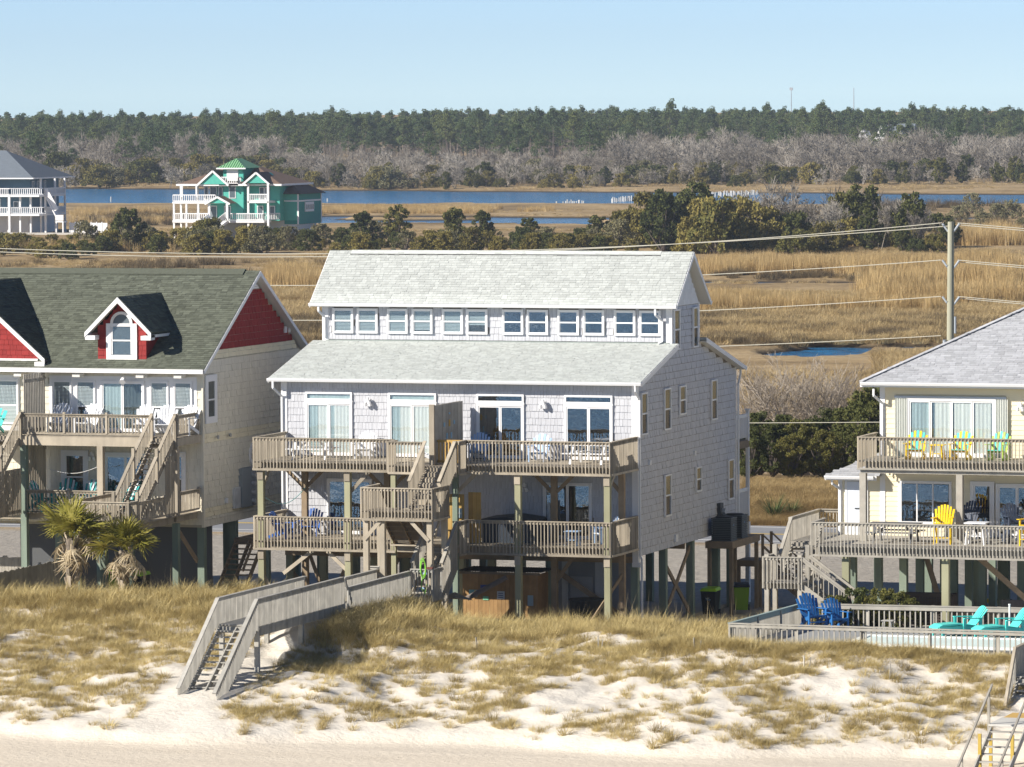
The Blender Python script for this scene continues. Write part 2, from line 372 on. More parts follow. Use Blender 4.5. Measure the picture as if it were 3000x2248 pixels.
# ---- water channels through the marsh (world coordinates)
_p=ungnd([2410,2690,2540,2600],[1036,1020,1018,1030],.2); POND2=[(_p[0][0],_p[0][1],4.2,11),(_p[1][0],_p[1][1],4.6,4.),(_p[2][0],_p[2][1],9,1.8)]
def wet(X,Y):
    """>0 inside water"""
    n=(fbm(X/35.,Y/22.,3)-.47)*2
    far=983-(X+235)*.25+n*14; near=866+n*20
    w=np.minimum(Y-near,far-Y)/12.
    ch=np.minimum(Y-(702+n*16),(762+n*14)-Y)/9.
    ch=np.where((X>-315)&(X<-165),ch,-1)
    isl=1-(((X+272)/16)**2+((Y-741)/9)**2); ch=np.where(isl>0,-isl,ch)
    isl=1-(((X+222)/9)**2+((Y-722)/7)**2); ch=np.where(isl>0,-isl,ch)
    w=np.maximum(w,ch)
    n2=(fbm(X/14.,Y/14.,9)-.47)*2
    p1=np.minimum(Y-(424+n2*3),(437+n2*3)-Y)/4.; p1=np.where((X>-175)&(X<-99+n2*4),p1,-1); w=np.maximum(w,p1)
    for (cx,cy,rx,ry) in POND2: w=np.maximum(w,(1-((X-cx+n2*3)/rx)**2-((Y-cy)/(ry*(1+.3*n2)))**2))
    w=np.maximum(w,1-((X+470)/14)**2-((Y-1130)/10)**2)
    return w
def ground_z(X,Y):
    X=np.asarray(X,float); Y=np.asarray(Y,float)
    z=np.full(X.shape,2.7)
    z=z+ .55*sstep(52,58,Y)*(1-sstep(62,80,Y))*(0.5+fbm(X/6.,Y/6.,5)) - 1.5*sstep(66,120,Y)
    marsh=.55+.5*(fbm(X/18.,Y/18.,7)-.45)
    z=np.where(Y>120,marsh,z*(1-sstep(95,120,Y))+marsh*sstep(95,120,Y))
    high=1.15+.3*(fbm(X/25.,Y/25.,8)-.4)
    hb=sstep(470,500,Y)*(1-sstep(625,660,Y)); z=z*(1-hb)+high*hb
    fl=sstep(0,70,Y-(983-(X+235)*.25)); z=np.where(Y>960,z*(1-fl)+(.75+.5*fbm(X/90.,Y/90.,4)+1.2*sstep(250,600,Y-983))*fl,z)
    z=z+11*sstep(1900,2350,Y)
    w=wet(X,Y); z=np.where(w>-.35,np.minimum(z,.45-1.2*(w+.35)),z)
    return z
Zr=np.concatenate([np.geomspace(178.,1300.,430),np.geomspace(1312.,2700.,40)])
ar=np.concatenate([np.linspace(-.62,-.13,24)[:-1],np.linspace(-.13,.13,230),np.linspace(.13,.62,24)[1:]])
ZZ,AA=np.meshgrid(Zr,ar,indexing='ij')
GX=CAM[0]+fw0[0]*ZZ+rt0[0]*AA*ZZ; GY=CAM[1]+fw0[1]*ZZ+rt0[1]*AA*ZZ
GZ=ground_z(GX,GY); GZ=np.where(GY<3,np.minimum(GZ,2.7-1.4*sstep(3,-12,GY)),GZ)
nr,nc=ZZ.shape; idx=np.arange(nr*nc).reshape(nr,nc)
F=np.stack([idx[:-1,:-1],idx[:-1,1:],idx[1:,1:],idx[1:,:-1]],-1).reshape(-1,4)
def ramp(N,L,sock,stops,interp='LINEAR'):
    r=N.new('ShaderNodeValToRGB'); r.color_ramp.interpolation=interp; e=r.color_ramp.elements
    while len(e)<len(stops): e.new(.5)
    for el,(p,c) in zip(e,stops): el.position=p; el.color=(*c,1)
    L.new(sock,r.inputs[0]); return r.outputs[0]
def Mmarsh():
    m=bpy.data.materials.new('marsh_ground'); m.use_nodes=True; t=m.node_tree; N=t.nodes; L=t.links; b=N['Principled BSDF']; b.inputs['Roughness'].default_value=.95; b.inputs['Specular IOR Level'].default_value=.05
    g=N.new('ShaderNodeNewGeometry'); sp=N.new('ShaderNodeSeparateXYZ'); L.new(g.outputs['Position'],sp.inputs[0])
    def nz(s,d=5,rough=.6):
        n=N.new('ShaderNodeTexNoise'); n.inputs['Scale'].default_value=s; n.inputs['Detail'].default_value=d; n.inputs['Roughness'].default_value=rough; L.new(g.outputs['Position'],n.inputs['Vector']); return n.outputs[0]
    a=ramp(N,L,nz(.045,6,.65),[(.30,(.16,.12,.07)),(.45,(.29,.22,.125)),(.58,(.42,.325,.19)),(.72,(.37,.31,.215))])
    mx=N.new('ShaderNodeMix'); mx.data_type='RGBA'; mx.blend_type='MULTIPLY'; mx.inputs[0].default_value=.75; L.new(a,mx.inputs[6])
    L.new(ramp(N,L,nz(1.1,5,.7),[(.3,(.55,.5,.45)),(.7,(1.25,1.2,1.15))]),mx.inputs[7])
    # wet mud near water level
    mr=N.new('ShaderNodeMapRange'); mr.inputs[1].default_value=.12; mr.inputs[2].default_value=.42; L.new(sp.outputs[2],mr.inputs[0])
    m2=N.new('ShaderNodeMix'); m2.data_type='RGBA'; L.new(mr.outputs[0],m2.inputs[0]); m2.inputs[6].default_value=(.055,.045,.035,1); L.new(mx.outputs[2],m2.inputs[7])
    # gravel lot between dune and road
    lot=N.new('ShaderNodeMapRange'); lot.inputs[1].default_value=40.; lot.inputs[2].default_value=42.5; L.new(sp.outputs[1],lot.inputs[0])
    gr=ramp(N,L,nz(3.,6,.75),[(.3,(.26,.235,.20)),(.7,(.42,.39,.34))])
    m3=N.new('ShaderNodeMix'); m3.data_type='RGBA'; L.new(lot.outputs[0],m3.inputs[0]); L.new(gr,m3.inputs[6]); L.new(m2.outputs[2],m3.inputs[7])
    L.new(m3.outputs[2],b.inputs['Base Color'])
    bp=N.new('ShaderNodeBump'); bp.inputs['Strength'].default_value=.6; bp.inputs['Distance'].default_value=.25; L.new(nz(1.6,6,.7),bp.inputs['Height']); L.new(bp.outputs[0],b.inputs['Normal'])
    return m
o=npmesh('ground',np.stack([GX,GY,GZ],-1).reshape(-1,3),F,Mmarsh(),smooth=True); tag(o,None,None,kind='structure')
# ---- sound / marsh water
def Mwater(name,col,sc,strn,dist,rough=.12):
    m=bpy.data.materials.new(name); m.use_nodes=True; t=m.node_tree; N=t.nodes; L=t.links; b=N['Principled BSDF']
    b.inputs['Base Color'].default_value=(*col,1); b.inputs['Roughness'].default_value=rough; b.inputs['IOR'].default_value=1.33; b.inputs['Specular IOR Level'].default_value=.3
    g=N.new('ShaderNodeNewGeometry'); mp=N.new('ShaderNodeMapping'); mp.inputs['Scale'].default_value=(1,.8,1); L.new(g.outputs['Position'],mp.inputs[0])
    n=N.new('ShaderNodeTexNoise'); n.inputs['Scale'].default_value=sc; n.inputs['Detail'].default_value=6; n.inputs['Roughness'].default_value=.6; L.new(mp.outputs[0],n.inputs['Vector'])
    bp=N.new('ShaderNodeBump'); bp.inputs['Strength'].default_value=strn; bp.inputs['Distance'].default_value=dist; L.new(n.outputs[0],bp.inputs['Height']); L.new(bp.outputs[0],b.inputs['Normal'])
    return m
MW=Mwater('sound_water',(.016,.145,.31),.30,1.,1.6)
o=B().add([(-1500,150,0.03),(900,150,0.03),(900,1400,0.03),(-1500,1400,0.03)],[(0,1,2,3)]).build('water',MW); tag(o,None,None,kind='structure')
# ---- the ocean seaward of the beach (seen mirrored in the window panes)
def Msea():
    m=Mwater('sea_water',(.01,.06,.10),.22,1.,1.1,.15); t=m.node_tree; N=t.nodes; L=t.links; b=N['Principled BSDF']
    g=N.new('ShaderNodeNewGeometry'); n=N.new('ShaderNodeTexNoise'); n.inputs['Scale'].default_value=.06; n.inputs['Detail'].default_value=9; n.inputs['Distortion'].default_value=1.5
    mp=N.new('ShaderNodeMapping'); mp.inputs['Scale'].default_value=(.5,1.4,1); L.new(g.outputs['Position'],mp.inputs[0]); L.new(mp.outputs[0],n.inputs['Vector'])
    L.new(ramp(N,L,n.outputs[0],[(.52,(.012,.07,.11)),(.60,(.55,.60,.60))]),b.inputs['Base Color']); return m
o=B().add([(-900,-1500,0.0),(900,-1500,0.0),(900,-72,0.0),(-900,-72,0.0)],[(0,1,2,3)]).build('sea',Msea()); tag(o,None,None,kind='structure')
# ---- beach and dune: one fine sheet from the surf to the house rows
def dune_z(X,Y):
    X=np.asarray(X,float); Y=np.asarray(Y,float)
    toe=-29.4+.9*np.sin(X*.35+1)+1.6*(fbm(X/5.,X*0+3,2)-.45)+.055*(X-3)
    prof=np.interp(Y,[-80,-60,-45,-34,-30],[-.6,.5,1.35,1.9,2.05])
    up=Y-toe
    d=np.interp(up,[-4,-.6,0,.5,1.4,4,7,11,16,20,24.5,27.5,33],[0,.02,.08,.38,.62,1.05,1.45,1.95,2.15,2.2,1.9,1.0,.72])
    z=prof+d*1.0
    z=np.where(Y>-30.5,np.maximum(z,2.05+d),z)
    act=sstep(.5,3,up)*(1-sstep(24,29,up))
    z=z+act*(.75*(fbm(X/3.4,Y/3.4,21,4)-.47)+.42*(fbm(X/1.1,Y/1.1,31,3)-.44))
    rdg=np.exp(-((X+6.6)/2.7)**2)*sstep(-19.3,-17.2,Y)*(1-sstep(-9,-6,Y)); z=z+np.clip(4.74+.12*(fbm(X/.8,Y/.8,91,2)-.4)-z,0,1)*rdg
    # side of the stair: sand path cut down to the beach
    path=np.exp(-((X+7.6+.12*(Y+27))/1.5)**2)*sstep(-19.5,-23.5,Y); zp=np.interp(Y,[-40,-32,-29,-26.5,-24,-21],[1.6,2.05,2.65,3.25,3.55,3.9]); z=z*(1-path)+np.where(Y>-29.5,zp,np.minimum(z,zp))*path
    hol=np.exp(-((X+5.9)/1.4)**2-((Y+20.2)/2.2)**2); z=z-.12*hol
    mound=np.exp(-((X+5.1)/1.4)**2-((Y+14.0)/2.2)**2); z=z+.0*mound-.55*sstep(-7,-4,X)*(1-sstep(5.5,8,X))*sstep(-14,-9,Y)+.35*sstep(-10.5,-14,X)*sstep(-16,-9,Y)
    # stair at the right edge
    path=np.exp(-((X-21.2)/1.3)**2)*sstep(-18,-22,Y); zp=np.interp(Y,[-40,-34,-31,-25,-20],[1.6,1.9,2.2,3.1,3.5]); z=z*(1-path)+np.minimum(z,zp)*path
    berm=np.exp(-((X-8.5)/4.5)**2-((Y+17.6)/1.9)**2); z=z+.42*berm+.15*np.exp(-((X-16)/5.)**2-((Y+17.4)/1.6)**2)
    # level pool yard of the yellow house
    yard=sstep(7.2,8.2,X)*sstep(-16.6,-15.6,Y); z=z*(1-yard)+4.02*yard
    z=z+.05*(fbm(X/.45,Y/.45,41,3)-.44)*sstep(-1,1,up)+.035*(fbm(X/2.2,Y/1.2,51,3)-.44)
    lot=sstep(-5.5,-1.0,Y)*.35; return z-lot
xs=np.concatenate([np.linspace(-110,-32,40)[:-1],np.linspace(-32,26,330),np.linspace(26,110,40)[1:]]); ys=np.concatenate([np.linspace(-80,-38,24)[:-1],np.linspace(-38,4.2,260)])
XX,YY=np.meshgrid(xs,ys,indexing='ij'); DZ=dune_z(XX,YY)
nr,nc=XX.shape; idx=np.arange(nr*nc).reshape(nr,nc); F=np.stack([idx[:-1,:-1],idx[1:,:-1],idx[1:,1:],idx[:-1,1:]],-1).reshape(-1,4)
def Msand():
    m=bpy.data.materials.new('sand'); m.use_nodes=True; t=m.node_tree; N=t.nodes; L=t.links; b=N['Principled BSDF']; b.inputs['Roughness'].default_value=.95; b.inputs['Specular IOR Level'].default_value=.1
    g=N.new('ShaderNodeNewGeometry'); sp=N.new('ShaderNodeSeparateXYZ'); L.new(g.outputs['Position'],sp.inputs[0])
    def nz(s,d=5,st=(1,1,1),r=.6):
        mp=N.new('ShaderNodeMapping'); mp.inputs['Scale'].default_value=st; L.new(g.outputs['Position'],mp.inputs[0])
        n=N.new('ShaderNodeTexNoise'); n.inputs['Scale'].default_value=s; n.inputs['Detail'].default_value=d; n.inputs['Roughness'].default_value=r; L.new(mp.outputs[0],n.inputs['Vector']); return n.outputs[0]
    mr=N.new('ShaderNodeMapRange'); mr.inputs[1].default_value=2.0; mr.inputs[2].default_value=2.45; L.new(sp.outputs[2],mr.inputs[0])
    beach=ramp(N,L,nz(.5,6,(.35,1.5,1)),[(.3,(.60,.53,.43)),(.7,(.68,.61,.50))]); dune=ramp(N,L,nz(.9,6),[(.3,(.62,.575,.50)),(.62,(.71,.665,.585))])
    mx=N.new('ShaderNodeMix'); mx.data_type='RGBA'; L.new(mr.outputs[0],mx.inputs[0]); L.new(beach,mx.inputs[6]); L.new(dune,mx.inputs[7])
    L.new(mx.outputs[2],b.inputs['Base Color'])
    bp=N.new('ShaderNodeBump'); bp.inputs['Strength'].default_value=.55; bp.inputs['Distance'].default_value=.12; L.new(nz(3.5,7,(1,1.6,1),.65),bp.inputs['Height']); L.new(bp.outputs[0],b.inputs['Normal'])
    return m
o=npmesh('dune',np.stack([XX,YY,DZ],-1).reshape(-1,3),F,Msand(),smooth=True); tag(o,None,None,kind='structure')
# ---- road with edge lines, verge, centre line
ASPH=M('asphalt',(.23,.235,.245),.9,noise=(.4,.10)); LINEW=M('road_paint',(.75,.75,.72),.7,noise=(1.,.15)); LINEY=M('road_paint_yellow',(.62,.42,.07),.7,noise=(1.,.2))
o=B().box(-400,300,42.2,51.4,2.2,2.76).build('road',ASPH); tag(o,None,None,kind='structure')
for nm,y,mt in (('edge_line',43.0,LINEW),('edge_line',50.6,LINEW),('centre_line',46.65,LINEY),('centre_line',46.95,LINEY)):
    B().box(-400,300,y-.06,y+.06,2.764,2.768).build(nm,mt,o)
o=B().box(-14.2,-.3,.6,13.4,2.6,2.83).build('concrete_slab',M('slab',(.30,.30,.29),.9,noise=(1.,.12))); tag(o,None,None,kind='structure')
# ================================================================== VEGETATION
def Mveg(name,stops,rough=.8,trans=.25,isl=.25,objr=True):
    if name in MATS: return MATS[name]
    m=bpy.data.materials.new(name); m.use_nodes=True; t=m.node_tree; N=t.nodes; L=t.links; b=N['Principled BSDF']; b.inputs['Roughness'].default_value=rough; b.inputs['Specular IOR Level'].default_value=.15
    oi=N.new('ShaderNodeObjectInfo'); g=N.new('ShaderNodeNewGeometry'); ad=N.new('ShaderNodeMath'); ad.operation='MULTIPLY_ADD'; L.new(g.outputs['Random Per Island'],ad.inputs[0]); ad.inputs[1].default_value=isl; L.new(oi.outputs['Random'],ad.inputs[2])
    sc=N.new('ShaderNodeMath'); sc.operation='MULTIPLY'; L.new(ad.outputs[0],sc.inputs[0]); sc.inputs[1].default_value=1/(1+isl)
    c=ramp(N,L,sc.outputs[0],stops); L.new(c,b.inputs['Base Color'])
    if trans:
        tr=N.new('ShaderNodeBsdfTranslucent'); L.new(c,tr.inputs[0]); mx=N.new('ShaderNodeMixShader'); mx.inputs[0].default_value=trans
        L.new(b.outputs[0],mx.inputs[1]); L.new(tr.outputs[0],mx.inputs[2]); L.new(mx.outputs[0],N['Material Output'].inputs[0])
    MATS[name]=m; return m
def meshdata(name,V,F,mat):
    o=npmesh(name,V,F,mat); me=o.data; COL.objects.unlink(o); bpy.data.objects.remove(o); return me
def clump(n,h,spread,lean,wid,curl,seed,seg=3):
    """tuft of tapering bent blades"""
    r=np.random.default_rng(seed); V=[];F=[]
    for i in range(n):
        a=r.uniform(0,6.283); rad=spread*math.sqrt(r.uniform())*.9; bx,by=rad*math.cos(a),rad*math.sin(a)
        da=a+r.normal(0,.8); L=h*r.uniform(.55,1.1); ln=lean*r.uniform(.4,1.3)+.25*rad/max(spread,.01)*lean; cu=curl*r.uniform(.3,1.5)
        dx,dy=math.cos(da),math.sin(da); sx,sy=-dy,dx; w=wid*r.uniform(.7,1.3); n0=len(V); x,y,z=bx,by,-.04; th=ln
        for k in range(seg+1):
            ww=w*(1-k/(seg+.15)); V+= [(x-sx*ww/2,y-sy*ww/2,z),(x+sx*ww/2,y+sy*ww/2,z)]
            st=L/seg; x+=dx*math.sin(th)*st; y+=dy*math.sin(th)*st; z+=math.cos(th)*st; th+=cu
        for k in range(seg): a0=n0+2*k; F+= [(a0,a0+1,a0+3,a0+2)]
    return np.array(V),np.array(F)
def scatter(name,meshes,P,rz,sc,kind='stuff',label=None):
    col=bpy.data.collections.new(name+'_src')
    for me in meshes: col.objects.link(bpy.data.objects.new(me.name,me))
    me=bpy.data.meshes.new(name); me.vertices.add(len(P)); me.vertices.foreach_set('co',np.asarray(P,np.float32).ravel())
    a=me.attributes.new('rz','FLOAT','POINT'); a.data.foreach_set('value',np.asarray(rz,np.float32))
    a=me.attributes.new('sc','FLOAT_VECTOR','POINT'); a.data.foreach_set('vector',np.asarray(sc,np.float32).ravel())
    a=me.attributes.new('vi','INT','POINT'); a.data.foreach_set('value',RNG.integers(0,len(meshes),len(P)).astype(np.int32))
    o=bpy.data.objects.new(name,me); COL.objects.link(o); o['kind']=kind
    if label: o['label']=label
    g=bpy.data.node_groups.new(name+'_nodes','GeometryNodeTree'); g.interface.new_socket('Geometry',in_out='INPUT',socket_type='NodeSocketGeometry'); g.interface.new_socket('Geometry',in_out='OUTPUT',socket_type='NodeSocketGeometry')
    N=g.nodes; L=g.links; gi=N.new('NodeGroupInput'); go=N.new('NodeGroupOutput'); ip=N.new('GeometryNodeInstanceOnPoints'); ci=N.new('GeometryNodeCollectionInfo')
    ci.inputs[0].default_value=col; ci.inputs[1].default_value=True; ci.inputs[2].default_value=True
    def att(n,t): x=N.new('GeometryNodeInputNamedAttribute'); x.data_type=t; x.inputs[0].default_value=n; return x.outputs[0]
    cx=N.new('ShaderNodeCombineXYZ'); L.new(att('rz','FLOAT'),cx.inputs[2])
    L.new(gi.outputs[0],ip.inputs['Points']); L.new(ci.outputs[0],ip.inputs['Instance']); ip.inputs['Pick Instance'].default_value=True
    L.new(att('vi','INT'),ip.inputs['Instance Index']); L.new(cx.outputs[0],ip.inputs['Rotation']); L.new(att('sc','FLOAT_VECTOR'),ip.inputs['Scale']); L.new(ip.outputs[0],go.inputs[0])
    md=o.modifiers.new('scatter','NODES'); md.node_group=g
    return o
# ---- dune grass
GOLD=Mveg('dune_grass_blade',[(0,(.17,.125,.055)),(.25,(.38,.295,.125)),(.6,(.60,.485,.215)),(1,(.77,.66,.37))],.7,.12,.5)
tuft=[meshdata('dune_grass',*clump(80,.80,.25,.45,.013,.42,100+i,4),GOLD) for i in range(5)]
flat=[meshdata('dune_grass_low',*clump(60,.52,.20,.6,.012,.5,140+i,3),GOLD) for i in range(3)]
N0=52000
px=RNG.uniform(-32,26,N0); py=RNG.uniform(-31,-1.2,N0)
toe=-29.4+.9*np.sin(px*.35+1)+1.6*(fbm(px/5.,px*0+3,2)-.45)+.055*(px-3); up=py-toe
cov=fbm(px/2.6,py/2.0,61,4); fine=fbm(px/.75,py/.6,71,3)
ue=up+3.2*sstep(-8.5,-11,px)
thr=np.interp(ue,[0,2.5,6.5,9,11.5,15,20],[.545,.52,.46,.36,.27,.22,.18])
prob=np.clip((cov-thr)*9,0,1)*np.clip((fine-.24)*4,.12,1)
tus=(fine>.575)&(up>.9)&(up<12)            # separate tussocks on the open sand
keep=(RNG.uniform(0,1,N0)<prob)|(tus&(RNG.uniform(0,1,N0)<.8))
pathm=np.exp(-((px+7.6+.12*(py+27))/1.25)**2)*(py<-23.2)
keep&=pathm<.25; keep&=~((px>-8.25)&(px<-6.6)&(py>-27.5)); keep&=~((px>19.6)&(py<-19)); keep&=~((px>8.0)&(py>-15.7)); keep&=~((px>-14.6)&(px<.2)&(py>-3.2)); keep&=up>.4; keep&=~((px<-17.4)&(py>-2.6))
px,py=px[keep],py[keep]; up=up[keep]
s=RNG.uniform(.45,1.2,len(px))*(.62+.55*sstep(11,20,up)); P=np.stack([px,py,dune_z(px,py)-.03],-1)
scatter('dune_grass',tuft+flat,P,RNG.uniform(0,6.28,len(px)),np.stack([s,s,s*RNG.uniform(.8,1.25,len(px))],-1),label='dry golden beach grass covering the dune')
print('dune grass',len(px))
n=900; gx=RNG.uniform(5.2,20,n); gy=RNG.uniform(-18.6,-15.75,n); k=RNG.uniform(0,1,n)<np.clip(1.25-.5*np.abs(gy+16.6)-.02*(gx-8),.15,1); gx,gy=gx[k],gy[k]; s=RNG.uniform(.6,.95,len(gx))*np.clip(1.05-.03*(gx-8),.6,1.1)
scatter('fence_grass',tuft,np.stack([gx,gy,dune_z(gx,gy)-.03],-1),RNG.uniform(0,6.28,len(gx)),np.stack([s,s,s],-1),label='tall dry grass banked against the pool fence')
# separate tussocks on the open sand
tq=[meshdata('dune_tussock',*clump(120,.46,.13,.55,.012,.38,170+i,3),GOLD) for i in range(4)]
gx,gy=np.meshgrid(np.arange(-31,25.5,.62),np.arange(-30.5,-12,.62)); gx=gx.ravel()+RNG.uniform(-.3,.3,gx.size); gy=gy.ravel()+RNG.uniform(-.3,.3,gy.size)
u=gy-(-29.4+.9*np.sin(gx*.35+1)+1.6*(fbm(gx/5.,gx*0+3,2)-.45)+.055*(gx-3)); pr=.72*sstep(.9,2.5,u)*(1-sstep(11,15,u))*(.35+1.5*np.clip(fbm(gx/4.,gy/3.,81)-.25,0,1))
pr=np.where((u>.45)&(u<1.9),.30,pr)
k=(RNG.uniform(0,1,gx.size)<pr)&(np.exp(-((gx+7.6+.12*(gy+27))/1.3)**2)*(gy<-22)<.25)&~((gx>19.7)&(gy<-19))&~((gx>8)&(gy>-15.7))&~((gx>-8.3)&(gx<-6.5)&(gy>-28))
gx,gy,u=gx[k],gy[k],u[k]; s=RNG.uniform(.55,1.15,len(gx))*np.where(u<1.9,1.35,1.)
scatter('dune_tussocks',tq,np.stack([gx,gy,dune_z(gx,gy)-.04],-1),RNG.uniform(0,6.28,len(gx)),np.stack([s*1.1,s*1.1,s],-1),label='scattered grass tussocks on the bare lower dune')
n=260; gx=RNG.normal(-5.4,.8,n); gy=RNG.uniform(-18.5,-8.5,n); k=(gx>-6.4); gx,gy=gx[k],gy[k]; s=RNG.uniform(.7,1.2,len(gx))
scatter('mound_grass',tuft,np.stack([gx,gy,dune_z(gx,gy)-.03],-1),RNG.uniform(0,6.28,len(gx)),np.stack([s,s,s],-1),label='tall grass mound against the boardwalk railing')
# sea oats: tall single stems by the house front
OAT=Mveg('sea_oat_stem',[(0,(.40,.32,.18)),(1,(.55,.46,.30))],.8,.2,.2)
def oat(seed):
    V,F=clump(3,2.0,.12,.10,.014,.10,seed,5); V2,F2=clump(16,.5,.2,.5,.012,.4,seed+9,3); 
    return np.vstack([V,V2]),np.vstack([F,F2+len(V)])
n=46; px=np.concatenate([RNG.uniform(.2,6.5,24),RNG.uniform(-19,-15,12),RNG.uniform(-6,0,10)]); py=RNG.uniform(-8.5,-4.2,n); s=RNG.uniform(.6,1.0,n)
scatter('sea_oats',[meshdata('sea_oat',*oat(300+i),OAT) for i in range(4)],np.stack([px,py,dune_z(px,py)-.05],-1),RNG.uniform(0,6.28,n),np.stack([s,s,s],-1),label='tall dry sea oat stems rising above the dune grass')
# ---- marsh grass and reeds
REED=Mveg('reed_blade',[(0,(.27,.185,.085)),(.4,(.46,.33,.15)),(.75,(.62,.46,.22)),(1,(.64,.53,.33))],.8,.2,.5)
TAN=Mveg('marsh_blade',[(0,(.25,.18,.09)),(.4,(.44,.33,.165)),(.75,(.61,.47,.24)),(1,(.62,.52,.33))],.8,.2,.5)
SCRUB=Mveg('scrub_twig',[(0,(.10,.075,.045)),(.5,(.17,.13,.075)),(1,(.22,.17,.09))],.85,.15,.5)
reedm=[meshdata('reed',*clump(60,2.4,1.0,.10,.05,.06,400+i,3),REED) for i in range(4)]
tanm=[meshdata('marsh_grass',*clump(70,1.0,.95,.45,.04,.35,420+i,3),TAN) for i in range(4)]
scrm=[meshdata('scrub',*clump(90,1.5,.8,.5,.05,.15,440+i,3),SCRUB) for i in range(4)]
def zone(x0,x1,y0,y1,n,hs,patch=.0,seed=0,psc=6.):
    px=RNG.uniform(x0,x1,n); py=RNG.uniform(y0,y1,n); W=ungnd(px,py,.6)
    k=(wet(W[:,0],W[:,1])<-.25)
    f=min(130,(x1-x0)*.22); k&=RNG.uniform(0,1,n)<np.clip((px-x0)/f,0,1)*np.clip((x1-px)/f,0,1)*1.3
    if patch: k&=fbm(W[:,0]/psc,W[:,1]/psc,seed)>patch
    W=W[k]; W[:,2]=ground_z(W[:,0],W[:,1]); s=RNG.uniform(.7,1.25,len(W))*hs
    return W,s
def mix(name,meshes,zs,label):
    W=np.vstack([z[0] for z in zs]); s=np.concatenate([z[1] for z in zs])
    scatter(name,meshes,W,RNG.uniform(0,6.28,len(W)),np.stack([s*1.1,s*1.1,s],-1),label=label); print(name,len(W))
mix('reeds',reedm,[zone(940,1640,612,626,1500,.5,.40,1,20),zone(200,540,618,655,900,.55,.47,2,18),zone(900,1010,612,632,300,.5,.45,2,18),zone(2060,3010,695,735,2600,1.0,.36,3,12),zone(2040,3010,778,806,2200,.85,.40,4,12),
  zone(2500,3010,800,900,2400,1.0,.50,5,10),zone(780,1000,812,850,900,.9,.42,6,10),zone(1000,2400,528,546,1000,.6,.50,6,25),zone(2000,3010,888,915,2000,.75,.44,7,10),zone(-20,520,740,752,500,.7,.5,7,10)],'tall golden reeds standing in bands across the marsh')
mix('marsh_grass',tanm,[zone(-20,1030,735,800,2600,.55,.5,11,14),zone(780,1010,840,1010,3000,.9,.40,12,6),zone(2040,3010,862,1008,11000,.9,.34,13,5),zone(2560,3010,1030,1100,1600,.9,.34,13,5),zone(2150,3010,1104,1300,4600,.9,.35,14,5),zone(2040,3010,740,830,3000,.6,.45,15,9),
  zone(0,3010,613,633,1600,.4,.46,16,16),zone(0,3010,672,700,1600,.5,.46,16,16),zone(200,3010,540,558,3000,.55,.42,17,20)],'tan marsh grass filling the flats behind the houses')
mix('marsh_scrub',scrm,[zone(-20,1000,772,812,420,.9,.5,21,8),zone(790,1010,930,1010,260,1.0,.5,22,5),zone(2040,3010,805,822,420,.8,.45,23,8),zone(2000,3050,925,1012,1700,.7,.50,24,5),zone(2500,3010,600,700,500,1.3,.5,25,10),zone(220,560,628,660,220,1.1,.5,26,10)],'low dark scrub along the marsh creeks')
# ---- bank grass between the road and the cedars
px=RNG.uniform(2190,2520,5200); py=RNG.uniform(1385,1548,5200); W=ungnd(px,py,2.8); W2=np.vstack([W,ungnd(RNG.uniform(1900,2200,500),RNG.uniform(1500,1548,500),2.8)]); W2=W2[(W2[:,1]>52.3)&(W2[:,1]<92)]
W2[:,2]=ground_z(W2[:,0],W2[:,1]); s=RNG.uniform(.5,1.0,len(W2))*.75
BANKG=Mveg('bank_grass_blade',[(0,(.22,.15,.07)),(.4,(.38,.27,.12)),(1,(.50,.38,.19))],.8,.25,.5)
scatter('bank_grass',[meshdata('bank_grass',*clump(60,.8,.5,.6,.022,.4,460+i,3),BANKG) for i in range(3)],W2,RNG.uniform(0,6.28,len(W2)),np.stack([s,s,s],-1),label='dry brown grass on the bank beyond the road')
# ---- woody plants
def leaves(C,Rd,per,size,r,flat=.7):
    """random leaf-sized triangles round the centres C with radii Rd"""
    n=len(C)*per; c=np.repeat(C,per,0); rd=np.repeat(Rd,per)
    d=r.normal(size=(n,3)); d/=np.linalg.norm(d,axis=1)[:,None]; d*=(r.uniform(.35,1,n)**.5)[:,None]*rd[:,None]; d[:,2]*=flat; p=c+d
    a=r.normal(size=(n,3)); a/=np.linalg.norm(a,axis=1)[:,None]; b=np.cross(a,r.normal(size=(n,3))); b/=np.linalg.norm(b,axis=1)[:,None]; s=(size*r.uniform(.6,1.4,n))[:,None]
    V=np.stack([p-a*s*.6,p+a*s*.6,p+b*s],1).reshape(-1,3); return V,np.arange(n*3).reshape(-1,3)
def tubes(segs,n=4):
    V=[];F=[]
    for (p,q,r0,r1) in segs:
        p=np.array(p,float);q=np.array(q,float); d=q-p; L=np.linalg.norm(d)
        if L<1e-6: continue
        d/=L; a=np.cross(d,(0,0,1.) if abs(d[2])<.9 else (1.,0,0)); a/=np.linalg.norm(a); b=np.cross(d,a); k=len(V)
        for c,rr in ((p,r0),(q,r1)):
            for i in range(n): t=6.2832*i/n; V.append(c+a*rr*math.cos(t)+b*rr*math.sin(t))
        for i in range(n): F.append((k+i,k+(i+1)%n,k+n+(i+1)%n,k+n+i))
    return np.array(V),np.array(F)
BARK=M('pine_bark',(.17,.14,.12),.9,rand=.2); BARKG=Mveg('bare_branch',[(0,(.16,.14,.115)),(.5,(.265,.24,.205)),(1,(.40,.37,.325))],.9,0,.2)
BARKP=Mveg('pale_branch',[(0,(.22,.18,.14)),(1,(.40,.35,.29))],.9,0,.2)
PINE=Mveg('pine_needles',[(0,(.048,.080,.036)),(.5,(.092,.130,.052)),(1,(.17,.19,.065))],.8,.15,.5)
